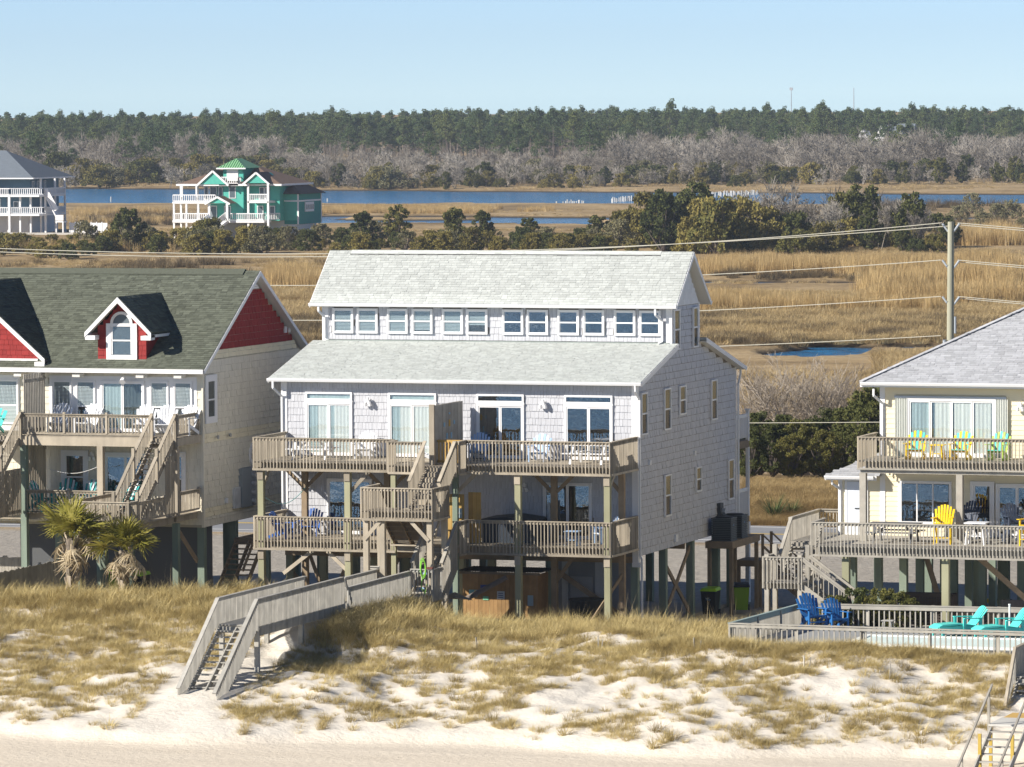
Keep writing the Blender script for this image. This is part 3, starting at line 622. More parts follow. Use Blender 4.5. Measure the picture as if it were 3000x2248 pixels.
CEDAR=Mveg('cedar_foliage',[(0,(.050,.064,.022)),(.5,(.105,.115,.036)),(.85,(.17,.155,.042)),(1,(.24,.18,.052))],.8,.15,.55)
OLIVE=Mveg('shrub_foliage',[(0,(.12,.105,.034)),(.5,(.23,.195,.055)),(1,(.34,.285,.09))],.8,.2,.55)
GREYB=Mveg('grey_shrub_foliage',[(0,(.15,.14,.075)),(.5,(.22,.205,.11)),(1,(.29,.265,.15))],.85,.2,.5)
def pine(seed,H=17.,cr=.5,cw=3.2):
    r=np.random.default_rng(seed); segs=[];  x=y=0.; p=np.array((0,0,-.3)); lean=r.normal(0,.02,2)
    pts=[]
    for k in range(6): q=np.array((lean[0]*H*k/5+r.normal(0,.08),lean[1]*H*k/5+r.normal(0,.08),H*.96*k/5)); pts.append(q)
    for k in range(5): segs.append((pts[k],pts[k+1],.22*(1-k/5.5),.22*(1-(k+1)/5.5)))
    C=[];Rd=[]
    for i in range(46):
        t=r.uniform(0,1)**.8; z=H*(1-cr)+H*cr*t; rad=cw*(math.sin(math.pi*(.18+.80*t))**.8)*r.uniform(.25,1.05); a=r.uniform(0,6.283)
        base=np.array((lean[0]*z,lean[1]*z,z-.5)); c=np.array((base[0]+rad*math.cos(a),base[1]+rad*math.sin(a),z+r.normal(0,.25)))
        if rad>.8 and i%2==0: segs.append((base,c,.06,.03))
        C.append(c); Rd.append(r.uniform(.7,1.35))
    V,F=leaves(np.array(C),np.array(Rd),46,.36,r,.6); return tubes(segs,5),(V,F)
def bare(seed,H=9.,spread=.55,fine=.022,depth=5,mult=1.0,wind=0.):
    r=np.random.default_rng(seed); segs=[]
    def grow(p,d,L,rad,dep):
        q=p+d*L; segs.append((p,q,rad,rad*.65))
        if dep==0: return
        k=3 if dep>1 else int(4*mult)
        for i in range(k):
            nd=d+r.normal(0,spread,3)+np.array((wind*.4,0,.16)); nd/=np.linalg.norm(nd); t=r.uniform(.45,1.0)
            grow(p+d*L*t,nd,L*r.uniform(.55,.85),max(rad*.55,fine),dep-1)
    for i in range(3):
        d=np.array((r.normal(0,.3),r.normal(0,.3),1.)); d/=np.linalg.norm(d); grow(np.array((r.normal(0,.2),r.normal(0,.2),-.2)),d,H*.30,H*.011,depth-1)
    return tubes(segs,3)
def shrub(seed,H=4.,W=2.4,n=60,per=60,size=.20,tree=False):
    r=np.random.default_rng(seed); C=[];Rd=[];segs=[]
    for i in range(n):
        a=r.uniform(0,6.283); t=r.uniform(0,1); rad=W*math.sqrt(r.uniform())*(1-.55*t**1.6) if not tree else W*math.sqrt(r.uniform())*(math.sin(math.pi*(.12+.78*t)))
        z=H*(.10+.82*t); c=np.array((rad*math.cos(a),rad*math.sin(a),z)); C.append(c); Rd.append(r.uniform(.35,.75)*W*.30)
        if i%4==0: segs.append(((0,0,-.1),c,.07,.03))
    V,F=leaves(np.array(C),np.array(Rd),per,size,r,.8); segs.append(((0,0,-.3),(0,0,H*.5),.14,.06)); return tubes(segs,4),(V,F)
PROTO={}
def proto(key,mk,names,mats):
    """tree prototype: list of (part name, mesh)"""
    parts=mk; PROTO[key]=[(n,meshdata(n,*p,m)) for n,p,m in zip(names,parts,mats)]
for i in range(5): proto(('pine',i),pine(500+i,16.5+RNG.uniform(-1,1.5),.42+.12*(i%3),3.3+.5*(i%3)),('trunk','crown'),(BARK,PINE))
for i in range(5): proto(('bare',i),(bare(520+i,9.,.55,.030,5,1.3),),('branches',),(BARKG,))
for i in range(4): proto(('bushy',i),(bare(530+i,6.,.75,.032,5,1.5),),('branches',),(BARKG,))
for i in range(5): proto(('cedar',i),shrub(540+i,5.,2.0,70,60,.22,True),('trunk','crown'),(BARK,CEDAR))
for i in range(5): proto(('shrub',i),shrub(550+i,3.6,2.6,70,60,.20),('trunk','crown'),(BARK,CEDAR if i%2 else OLIVE))
for i in range(3): proto(('grey',i),shrub(560+i,3.2,2.3,60,50,.16),('trunk','crown'),(BARK,GREYB))
def plant(kind,nm,label,cat,loc,s=1.,sz=None,group=None):
    ks=[k for k in PROTO if k[0]==kind]; k=ks[int(RNG.integers(len(ks)))]
    t=thing(nm,label,cat,(0,0,0),0,group); t.location=loc; t.rotation_euler=(0,0,RNG.uniform(0,6.28)); t.scale=(s,s,sz or s)
    for n,me in PROTO[k]:
        o=bpy.data.objects.new(n,me); COL.objects.link(o); o.parent=t
    return t
def gz(p): return float(ground_z(np.array([p[0]]),np.array([p[1]]))[0])
ZONES=((330,'at the left edge'),(520,'between the two far houses'),(950,'at the teal house'),(1300,'over the left of the grey roof'),(1650,'over the middle of the grey roof'),(2030,'over the right of the grey roof'),(2420,'right of the grey roof'),(2785,'left of the utility pole'),(9999,'right of the utility pole'))
def row(kind,nm,label,cat,x0,x1,Z0,Z1,n,s0,s1,group,sz=1.,rnd=False):
    xs=RNG.uniform(x0,x1,n) if rnd else np.linspace(x0,x1,n)+RNG.uniform(-.45,.45,n)*(x1-x0)/max(n,1)
    cnt={}
    for x in np.sort(xs):
        p=fr(x,RNG.uniform(Z0,Z1))
        if wet(p[0:1],p[1:2])[0]>-.2: continue
        zn=next(t for lim,t in ZONES if x<lim); i=cnt.get(zn,0); cnt[zn]=i+1
        p[2]=gz(p)-.05; s=RNG.uniform(s0,s1); plant(kind,nm,'%s, %s from left %s'%(label,ordn(i),zn),cat,tuple(p),s,s*sz*RNG.uniform(.85,1.2),group)
G='trees of the far shore'
row('pine','pine_tree','pine fronting the far stand','pine tree',1080,1860,1600,1680,50,.68,.84,G)
row('pine','pine_tree','pine above far shore scrub','pine tree',-10,1060,1420,1640,44,.5,.82,G,1.,True)
row('bare','bare_tree','bare tree under far pines','bare tree',60,900,1540,1680,34,1.25,1.7,G)
row('pine','pine_tree','pine behind the grey thicket','pine tree',1840,3010,1660,1800,48,.66,.88,G)
row('bare','bare_tree','bare grey far shore tree','bare tree',900,1800,1300,1400,40,.75,1.25,G,1.,True)
row('bare','bare_tree','tall bare far shore tree','bare tree',1800,3010,1300,1440,58,1.0,1.8,G,1.,True)
row('bushy','bare_shrub','leafless far shore edge shrub','bare shrub',900,3010,1282,1325,60,.8,1.25,G)
row('bushy','bare_shrub','leafless shrub below far pines','bare shrub',-10,900,1330,1430,34,1.1,1.6,G)
row('cedar','cedar_tree','dark far shore cedar','cedar tree',940,3010,1276,1345,52,.5,1.25,G,1.,True)
row('shrub','evergreen_shrub','olive far shore shrub','shrub',-10,880,1320,1450,36,1.1,2.0,G)
row('pine','pine_tree','small pine among bare trees','pine tree',1250,2980,1400,1620,32,.45,.85,G,1.,True)
# the wood behind reads as one mass
pts=[];sc_=[]
for (x0,x1,Z0,Z1,n,s0,s1) in ((-40,3040,1830,2150,860,.72,.84),(1060,1860,1670,1830,260,.70,.84),(-40,1080,1640,1830,240,.68,.86),(1840,3040,1780,1900,170,.68,.88)):
    Zs=RNG.uniform(Z0,Z1,n); xx=RNG.uniform(x0,x1,n)
    for a,Z in zip(xx,Zs): p=fr(a,Z); p[2]=2.2; pts.append(p); s=RNG.uniform(s0,s1); sc_.append((s,s,s*RNG.uniform(.9,1.1)))
def joined(key): 
    parts=PROTO[key]; return parts
src=[]
for i in range(5):
    (a,ma),(b,mb)=PROTO[('pine',i)]
    nv=len(ma.vertices); 
    Va=np.empty(nv*3,np.float32); ma.vertices.foreach_get('co',Va); Vb=np.empty(len(mb.vertices)*3,np.float32); mb.vertices.foreach_get('co',Vb)
    me=bpy.data.meshes.new('wood_pine'); fa=[tuple(p.vertices) for p in ma.polygons]; fb=np.arange(len(mb.vertices)).reshape(-1,3)+nv
    me.from_pydata(np.concatenate([Va,Vb]).reshape(-1,3).tolist(),[],fa+[tuple(int(q) for q in f) for f in fb]); me.materials.append(BARK); me.materials.append(PINE)
    mi=np.zeros(len(me.polygons),np.int32); mi[len(fa):]=1; me.polygons.foreach_set('material_index',mi); src.append(me)
src+= [PROTO[('bare',0)][0][1],PROTO[('bare',1)][0][1]]
scatter('far_wood',src,np.array(pts),RNG.uniform(0,6.28,len(pts)),np.array(sc_),label='dense pine wood closing the horizon')
# thicket floor shrubs of the right far shore
pts=[];sc_=[]
for (x0,x1,Z0,Z1,n,s0,s1) in ((880,1850,1320,1480,170,.7,1.15),(1800,3040,1330,1640,360,1.0,1.7),(-40,900,1480,1640,110,1.2,1.7)):
    for a,Z in zip(RNG.uniform(x0,x1,n),RNG.uniform(Z0,Z1,n)): p=fr(a,Z); p[2]=2.0; pts.append(p); s=RNG.uniform(s0,s1); sc_.append((s,s,s))
scatter('far_thicket',[PROTO[('bare',i)][0][1] for i in range(5)]+[PROTO[('bushy',i)][0][1] for i in range(4)],np.array(pts),RNG.uniform(0,6.28,len(pts)),np.array(sc_),label='grey leafless thicket behind the far shore')
# shrub belt across the marsh
row('shrub','evergreen_shrub','green far shore edge shrub','shrub',880,3010,1276,1345,64,.6,1.4,G,1.,True)
row('grey','grey_shrub','grey green far shore shrub','shrub',-10,3010,1290,1400,44,.9,1.9,G,1.,True)
G='evergreen belt across the marsh'
row('shrub','evergreen_shrub','evergreen shrub across the marsh','shrub',800,1860,735,790,56,.32,.85,G,1.,True)
row('shrub','evergreen_shrub','low evergreen shrub before teal house','shrub',300,830,742,790,32,.5,1.1,G,1.,True)
row('grey','grey_shrub','grey green marsh shrub','shrub',260,2100,745,785,20,.9,1.3,G)
row('shrub','evergreen_shrub','low shrub below blue house','shrub',-10,300,735,775,16,.55,.8,G)
row('cedar','cedar_tree','dark cedar above shrub belt','cedar tree',1060,2120,770,800,9,.85,1.25,G)
row('shrub','evergreen_shrub','tall evergreen clump shrub','shrub',1880,2260,730,775,20,.8,1.75,G,1.15)
row('cedar','cedar_tree','tall dark clump cedar','cedar tree',1900,2680,735,785,16,.9,1.75,G,1.15,True)
row('shrub','evergreen_shrub','rounded evergreen clump shrub','shrub',2240,2800,725,775,24,.6,1.35,G,1.,True)
row('bare','bare_tree','bare brown clump tree','bare tree',2160,2740,735,790,26,.7,1.35,G,1.,True)
row('grey','grey_shrub','grey shrub on the flats','shrub',2450,3010,800,1000,18,.6,1.1,G)
for (x,Z,s) in ((378,760,1.3),(350,765,.9),(2786,760,.8),(2650,735,.7)):
    p=fr(x,Z); p[2]=gz(p); plant('cedar','cedar_tree',{378:'lone cedar right of the far blue house',350:'small cedar hugging the lone cedar by the blue house',2786:'young cedar behind the utility pole',2650:'young cedar left of the utility pole'}[x],'cedar tree',tuple(p),s,None,G)
# near cedars and bare trees across the road
for i in range(3): proto(('nearcedar',i),shrub(700+i,5.,1.9,110,110,.11,True),('trunk','crown'),(BARK,CEDAR))
for i in range(3): proto(('nearbare',i),(bare(710+i,9.6,.50,.010,6,.9),),('branches',),(BARKP,))
G='trees across the road'
for i,(x,Z,s) in enumerate(sorted(((2195,292,.62),(2225,300,.78),(2262,296,.66),(2300,301,.75),(2345,297,.72),(2390,300,.74),(2435,303,.85),(2480,299,.85),(2525,303,1.0),(2570,300,1.2),(2545,296,.85),(2320,293,.55),(2415,294,.6),(2620,304,1.2),(2160,300,.75)))):
    p=fr(x,Z); p[2]=gz(p); plant('nearcedar','cedar_tree','dark bushy cedar across the road, %s from the left between the two houses'%ordn(i),'cedar tree',tuple(p),s,s*.95,G)
for i,(x,Z,s) in enumerate(sorted(((2225,309,.95),(2300,311,1.05),(2365,309,1.1),(2430,312,1.0),(2500,309,1.05),(2260,315,1.0),(2335,307,.95),(2465,306,.9),(2180,312,.95)))):
    p=fr(x,Z); p[2]=gz(p); plant('nearbare','bare_tree','pale leafless tree above the near cedars, %s from the left'%ordn(i),'bare tree',tuple(p),s,s,G)
# ================================================================== GREY BEACH HOUSE
SHAKE=M('grey_shake',(.515,.525,.555),.8,rand=.04,isl=.04,noise=(14.,.07),stretch=(1,1,.06))
GWALL=M('grey_wall_gap_shade',(.21,.19,.17),.85)  # darkened so gaps between shakes show as painted course shadow
ROOFG=M('pale_roof_shingle',(.50,.525,.505),.9,rand=.09,isl=.11,noise=(10.,.06))
ROOFB=M('pale_roof_base',(.38,.40,.38),.9); SOFF=M('soffit',(.70,.68,.62),.7)
VENTB=M('ridge_vent_underline',(.05,.05,.05),.8)
mh=thing('beach_house','grey shake beach house on pilings with two rows of decks and a clerestory roof','house',(-7.15,6.7,2.8))
XL,XR=-14.45,-.02
wall=B().prism([(0,5.84),(13.5,5.84),(13.5,12.4),(8.28,13.72),(8.28,15.2),(4.6,15.2),(4.6,13.62),(0,12.48)],0,XL,XR).build('wall',GWALL,mh)
gab=B().prism([(4.58,15.2),(8.3,15.2),(6.45,16.82)],0,XL-.03,XR+.03).build('gable',WHITE,mh)
# front shakes (upper floor individually, the rest joined)
doors_up=[(-13.47,-11.54),(-10.05,-8.09),(-6.45,-4.53),(-2.9,-.97)]
sk=[(a+.04,b-.04,9.3,11.95) for a,b in doors_up]
cladding('shake',SHAKE,wall,1,0.,-1,-14.24,-.21,9.52,12.44,.262,(.10,.21),.024,300,sk,first=lambda i:(abs(i[0][2]-10.9)))
cladding('shake',SHAKE,wall,1,0.,-1,-14.24,-.21,6.0,9.2,.262,(.10,.21),.030,0,[(-12.6,-10.76,6.4,8.6),(-3.74,-1.84,6.4,8.6)])
cw=[(-14.03,-13.16),(-13.0,-12.13),(-11.73,-10.87),(-10.69,-9.83),(-9.43,-8.56),(-8.41,-7.54),(-6.93,-6.06),(-5.91,-5.04),(-4.64,-3.77),(-3.6,-2.73),(-2.33,-1.46),(-1.3,-.43)]
cladding('shake',SHAKE,wall,1,4.6,-1,-14.24,-.21,13.82,15.2,.262,(.10,.21),.028,0,[(a+.03,b-.03,14.1,15.0) for a,b in cw])
# side shakes (seen edge on)
def side_in(y,z):
    if z<12.3: return True
    if z<13.6 and y<4.6: return z<12.42+.245*y
    if z>13.6 and (y<4.65 or y>8.25): return False
    if y>8.28: return z<13.65-.25*(y-8.28)
    return z<15.2
cladding('shake',SHAKE,wall,0,XR,1,.02,13.48,5.86,15.2,.262,(.12,.26),.05,0,[],side_in,None,.022)
cladding('shake',SHAKE,wall,0,XL,-1,.02,13.48,5.86,13.7,.262,(.2,.4),.026,0,[],side_in)
cladding('gable_shake',M('white_shake',(.70,.71,.72),.7,isl=.05),gab,0,XR+.03,1,4.6,8.3,15.22,16.8,.2,(.12,.26),.018,0,[],lambda y,z:z<15.2+1.62*(1-abs(y-6.45)/1.85)-.02)
# corner boards, gutters, downspouts
B().box(-14.49,-14.24,-.045,.08,5.84,12.46).build('corner_board',WHITE,mh); B().box(-.21,.03,-.045,.10,5.62,12.46).build('corner_board',WHITE,mh)
B().box(-14.48,-14.22,4.555,4.66,13.62,15.2).build('corner_board',WHITE,mh); B().box(-.22,.02,4.555,4.66,13.62,15.2).build('corner_board',WHITE,mh)
B().box(-.04,.035,13.44,13.54,5.84,12.4).build('corner_board',WHITE,mh); B().box(-.04,.03,8.22,8.32,13.7,15.25).build('corner_board',WHITE,mh)
def gutter(parent,x0,x1,y,z,sg=-1,mat=None):
    b=B(); p=[(y,z+.06),(y+sg*.12,z+.06),(y+sg*.12,z+.02),(y+sg*.09,z-.06),(y,z-.06)]
    b.prism(p,0,x0,x1); return b.build('gutter',mat or WHITEV,parent)
def gable_roof(parent,x0,x1,ye,ze,yr,zr,mat,base,t=.10,expo=.14,wr=(.13,.32),n_ind=0,inside=None,side=-1,soff=True,rake=True):
    """one slope rising from eave (ye,ze) to (yr,zr), spanning x0..x1"""
    d=np.array([0,yr-ye,zr-ze]); L=np.linalg.norm(d); s=d/L; e=np.array([1.,0,0]) if yr>ye else np.array([-1.,0,0]); n=np.cross(e,s)
    pts=[(ye,ze),(yr,zr),(yr+ -n[1]*t,zr-n[2]*t),(ye-n[1]*t,ze-n[2]*t)]
    r=B().prism(pts,0,x0,x1).build('roof',base,parent)
    p0=np.array([x0 if yr>ye else x1,ye,ze])+n*.004
    shingles('shingle',mat,r,p0,e,s,n,x1-x0,L,expo,wr,.022,n_ind,inside)
    # rake boards
    if rake:
        for x,nm in ((x0,-1),(x1,1)):
            q=B(); h=.17
            q.prism([(ye,ze-.005),(yr,zr-.005),(yr,zr-h-.02),(ye,ze-h)],0,*( (x-.03,x) if nm<0 else (x,x+.03))); q.build('rake_board',WHITE,r)
    if soff:
        q=B(); h=.135
        q.prism([(ye+.02*np.sign(yr-ye),ze-h+.02),(yr,zr-h),(yr,zr-h-.025),(ye+.02*np.sign(yr-ye),ze-h-.005)],0,x0+.01,x1-.01); q.build('soffit',SOFF,r)
    return r
rA=gable_roof(mh,-14.86,.28,-.42,12.52,4.56,13.76,ROOFG,ROOFB,n_ind=60)
rB=gable_roof(mh,-14.86,.30,4.22,15.26,6.6,17.27,ROOFG,ROOFB,n_ind=240)
rC=gable_roof(mh,-14.86,.30,8.98,15.26,6.6,17.27,ROOFG,ROOFB)
rD=gable_roof(mh,-14.86,.30,14.0,12.42,8.30,13.84,ROOFG,ROOFB)
B().box(-13.95,-1.0,6.39,6.43,17.07,17.155).box(-13.95,-1.0,6.77,6.81,17.07,17.155).build('ridge_vent_underline',VENTB,rB)  # black strips put in as the dark underside line of the vent
b=B(); b.prism([(6.42,17.15),(6.6,17.30),(6.78,17.15),(6.78,17.13),(6.6,17.28),(6.42,17.13)],0,-13.95,-1.0); b.build('ridge_cap',ROOFG,rB)
B().box(-14.3,-.1,4.50,4.59,13.74,13.80).build('flashing',M('flashing',(.30,.34,.32),.6),rA)
gutter(mh,-14.9,.30,-.42,12.46); gutter(mh,-14.9,.32,4.22,15.20); gutter(mh,-14.9,.32,9.0,15.2,1); gutter(mh,-14.9,.32,14.0,12.36,1)
downspout(mh,[(-14.66,-.48,12.42),(-14.66,-.48,12.15),(-14.44,-.09,11.8),(-14.44,-.09,6.0)])
downspout(mh,[(.06,-.48,12.42),(.06,-.45,12.2),(.10,-.06,11.85),(.10,-.06,5.9),(.17,-.06,5.75),(.17,-.06,3.3)])
downspout(mh,[(-14.5,4.2,15.15),(-14.5,4.2,14.95),(-14.36,4.5,14.7),(-14.36,4.5,13.9)]); downspout(mh,[(-.55,4.2,15.15),(-.55,4.2,14.9),(-.36,4.5,14.65),(-.36,4.5,13.85),(-.5,4.42,13.76)])
downspout(mh,[(.08,13.95,12.3),(.08,13.95,12.1),(.08,13.6,11.7),(.08,13.6,5.9)])
B().box(-.22,.10,-.07,.10,5.45,5.62).build('post_base',WHITE,mh)
# clerestory windows
for i,(a,c) in enumerate(cw):
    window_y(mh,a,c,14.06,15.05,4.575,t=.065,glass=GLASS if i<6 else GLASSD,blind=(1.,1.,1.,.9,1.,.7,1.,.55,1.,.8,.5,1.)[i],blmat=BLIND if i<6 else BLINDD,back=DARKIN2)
# upper sliding doors under transoms
for i,(a,c) in enumerate(doors_up):
    cu={0:((0,.24,CURTT),(.24,.5,CURT),(.5,.62,CURTT),(.62,.98,CURT)),1:((0,.22,CURTT),(.22,.5,CURT),(.5,.98,CURT)),2:((0,.2,M('brown_drape',(.05,.045,.04),.9)),),3:()}[i]
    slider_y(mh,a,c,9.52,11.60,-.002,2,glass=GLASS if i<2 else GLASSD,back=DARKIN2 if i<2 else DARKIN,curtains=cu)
    fr_=fpanel(mh,'transom_window',WHITE,a,c,-.085,.0,11.66,11.99,.075,0)
    pbox('room_panel',CURTT if i<2 else DARKIN2,fr_,a+.07,c-.07,-.008,-.004,11.73,11.92); pbox('pane',GLASS if i<2 else GLASSD,fr_,a+.07,c-.07,-.05,-.046,11.73,11.92)
    pbox('head_trim',WHITE,mh,a-.02,c+.02,-.095,.0,11.60,11.66)
slider_y(mh,-12.61,-10.74,6.48,8.63,-.002,2,glass=GLASSD,back=DARKIN2,curtains=((0,.95,M('sheer',(.25,.32,.34),.9)),)); slider_y(mh,-3.78,-1.82,6.48,8.63,-.002,2,glass=GLASSD,curtains=((0,.2,M('brown_drape',(.05,.045,.04),.9)),))
# wall lamps
def lamp(parent,x,y,z,mat=None):
    b=B(); b.box(x-.06,x+.06,y-.03,y,z-.10,z+.10); b.cyl((x,y-.03,z+.05),(x,y-.16,z+.10),.02,.02,6); b.cyl((x,y-.16,z+.02),(x,y-.16,z+.16),.10,.04,8); b.cyl((x-.10,y-.12,z-.16),(x-.08,y-.18,z-.02),.07,.05,8); b.cyl((x+.10,y-.12,z-.16),(x+.08,y-.18,z-.02),.07,.05,8)
    return b.build('wall_lamp',mat or WHITE,parent)
for x,z in ((-10.85,11.65),(-3.72,11.65),(-13.4,8.45),(-4.5,8.45)): lamp(mh,x,-.03,z)
# side windows (board shades in the upper sash)
SHADE=M('tan_shade',(.42,.32,.16),.7,noise=(2.,.1))
for y0,y1,z0,z1 in ((.31,1.1,10.46,12.08),(3.34,4.2,10.46,12.08),(5.42,6.24,10.93,12.07),(9.8,10.62,10.46,12.07),(3.37,4.2,7.10,8.73),(7.62,8.36,7.75,8.74),(12.2,13.0,7.10,8.73),(4.69,5.47,13.5,15.08),(7.29,7.98,13.48,15.07)):
    window_x(mh,y0,y1,z0,z1,.035,up=SHADE,glass=GLASS)
for y,z in ((1.43,9.36),(7.48,9.32)): B().box(.01,.10,y-.08,y+.08,z-.10,z+.08).build('vent_hood',WHITEV,mh)
B().box(.01,.09,4.75,5.05,6.02,6.3).build('outlet_box',WHITEV,mh)
b=B(); b.box(.01,.16,10.7,11.15,6.35,7.08); b.build('meter_box',DKGREY,mh); B().cyl((.16,11.0,6.75),(.30,11.0,6.75),.13,.12,10).build('electric_meter',METAL,mh)
# rear white porch rails seen past the corner
rp=B().box(-3.6,.05,13.55,15.3,9.05,9.35).build('rear_porch',WOODD,mh)
rail(rp,WHITEV,(.0,13.6),(.0,15.2),10.42,9.4,9.45,None,.11,.03,.09); pbox('porch_post',WHITEV,rp,-.06,.07,15.15,15.28,9.3,10.56); pbox('post_cap',WHITEV,rp,-.1,.11,15.11,15.32,10.56,10.61)
rp2=B().box(-3.6,.05,13.55,15.3,6.0,6.25).build('rear_porch',WOODD,mh)
rail(rp2,WHITEV,(.0,13.6),(.0,15.2),7.4,6.3,6.35,None,.11,.03,.09); pbox('porch_post',WHITEV,rp2,-.06,.07,15.15,15.28,6.25,9.05); pbox('porch_post',WHITEV,rp2,-.08,.09,15.12,15.3,2.7,6.0)
# ---- pilings and braces under the house
for x in (-14.25,-10.75,-7.2,-3.6,-.18):
    for y in (.22,3.9,7.6,11.2,13.3): pbox('piling',PILEG if x>-4 else PILE,mh,x-.14,x+.14,y-.14,y+.14,2.5,5.84)
for (p,q) in (((-.18,4.0,5.3),(-.18,7.5,3.0)),((-.18,7.5,5.6),(-.18,3.9,3.1)),((-.25,.3,3.2),(-3.5,.3,5.3)),((-14.2,.25,4.9),(-12.6,.25,3.2)),((-10.7,.25,5.6),(-12.3,.25,3.3)),((-10.8,4.0,5.6),(-13.0,4.0,3.3)),((-12.2,4,3.2),(-10.9,4,5.7))):
    pbeam('brace',WOODD,mh,p,q,.06,.2)
B().box(-14.4,-.1,.02,.12,5.6,5.84).box(-14.4,-.1,6.5,6.62,5.6,5.84).build('girder',WOODD,mh)
# ---- decks
def deck(nm,x0,x1,y0,y1,zf,parent,band=.29,side='LRF',bmat=None,boards=True):
    m=bmat or WOOD
    d=B().box(x0+.2,x1-.2,y0+.24,y1,zf-band,zf-.04).build(nm,m,parent)
    if boards:
        n=int((y1-y0)/.145)
        for i in range(n): pbox('deck_board',m,d,x0,x1,y0+i*.145+.003,y0+i*.145+.142,zf-.038,zf)
    return d
YD=-3.5
upL=deck('deck',-14.28,-8.6,YD,-.05,9.49,mh); upR=deck('deck',-5.72,-.0,YD,-.05,9.49,mh); upC=deck('deck',-8.5,-5.8,-4.4,-.05,9.488,mh)
loL=deck('deck',-14.28,-8.6,YD,-.05,6.46,mh); loR=deck('deck',-5.72,-.0,YD,-.05,6.46,mh); loC=deck('deck',-8.6,-5.8,-4.0,-.05,6.458,mh)
def skirt(d,a,b,z,out):
    a=np.array(a,float)+np.array(out)*.06; b=np.array(b,float)+np.array(out)*.06
    pbeam('skirt_board',WOOD,d,(a[0],a[1],z),(b[0],b[1],z),.05,.085)
for (d,zr,zf,zb) in ((upL,10.43,9.49,9.20),(loL,7.41,6.46,6.15)):
    rail(d,WOOD,(-14.28,YD),(-8.6,YD),zr,zf,zb,(0,-1)); rail(d,WOOD,(-14.28,-.1),(-14.28,YD),zr,zf,zb,(-1,0))
    skirt(d,(-14.3,YD),(-8.55,YD),zb-.0,(0,-1)); skirt(d,(-14.28,-.1),(-14.28,YD),zb,(-1,0))
for (d,zr,zf,zb) in ((upR,10.45,9.49,9.20),(loR,7.43,6.46,6.15)):
    rail(d,WOOD,(-5.72,YD),(0.,YD),zr,zf,zb,(0,-1)); rail(d,WOOD,(0.,YD),(0.,-.15),zr,zf,zb,(1,0)); rail(d,WOOD,(-5.72,-4.4),(-5.72,YD),zr,zf,zb,(1,0))
    skirt(d,(-5.72,YD),(0.03,YD),zb,(0,-1)); skirt(d,(0,YD),(0,-.15),zb,(1,0)); skirt(d,(-5.72,-4.4),(-5.72,YD),zb,(1,0))
rail(upC,WOOD,(-8.48,-4.4),(-7.05,-4.4),10.41,9.49,9.22,(0,-1)); rail(upC,WOOD,(-8.48,YD),(-8.48,-4.4),10.41,9.49,9.22,(-1,0)); skirt(upC,(-8.5,-4.4),(-7.0,-4.4),9.22,(0,-1))
pbox('railing_post',WOOD,upC,-5.86,-5.76,-4.46,-4.36,9.1,10.46)
# deck posts with notched caps
def dpost(x,y,z0,z1,w=.23,cap=True,m=None):
    pbox('deck_post',m or PILE,mh,x-w/2,x+w/2,y-w/2,y+w/2,z0,z1)
    if cap:
        for zz in (9.18,6.13): 
            if zz<=z1+.05: pbox('post_cap',WOOD,mh,x-w/2-.003,x+w/2+.003,y-w/2-.04,y-w/2-.004,zz-.38,zz)
for x in (-14.06,-10.52,-3.68,-.15): dpost(x,YD+.16,3.2,9.18)
dpost(-8.66,-3.36,3.2,9.18,.19,False); dpost(-6.18,-3.36,3.2,9.18,.2,False,PILEG)
for x in (-13.2,-9.8,-3.05,-.35): dpost(x,-.9,3.2,9.18,.22,False,WOODD)
for p,q in (((-14.06,-3.3,8.3),(-14.06,-2.5,9.15)),((-10.52,-3.3,8.3),(-9.7,-3.3,9.15)),((-13.2,-.9,8.3),(-14.1,-.9,9.15)),((-13.2,-.9,8.3),(-12.3,-.9,9.15)),((-9.8,-.9,8.2),(-10.8,-.9,9.15)),((-9.8,-.9,8.2),(-8.8,-.9,9.15)),((-3.05,-.9,8.25),(-4.0,-.9,9.15)),((-3.05,-.9,8.25),(-2.1,-.9,9.15)),((-.35,-.9,8.3),(-1.1,-.9,9.15)),((-.15,-3.2,8.6),(-.15,-2.5,9.15)),((-6.18,-3.3,8.4),(-5.4,-3.3,9.15)),
   ((-14.06,-3.3,5.2),(-13.2,-3.3,3.6)),((-12.0,-3.3,6.1),(-13.2,-3.3,5.2)),((-10.52,-3.3,5.3),(-11.4,-3.3,6.1)),((-11.0,-1.5,6.0),(-12.2,-1.5,3.5)),((-13.0,-1.2,6.0),(-12.1,-1.2,3.6)),((-9.9,-1.0,5.9),(-10.8,-1.0,4.2)),((-.3,-.9,5.3),(-.9,-3.2,3.6)),((-3.0,-.9,4.9),(-2.2,-.9,6.0))):
    pbeam('brace',WOODD if p[1]>-2 else WOOD,mh,p,q,.05,.14)
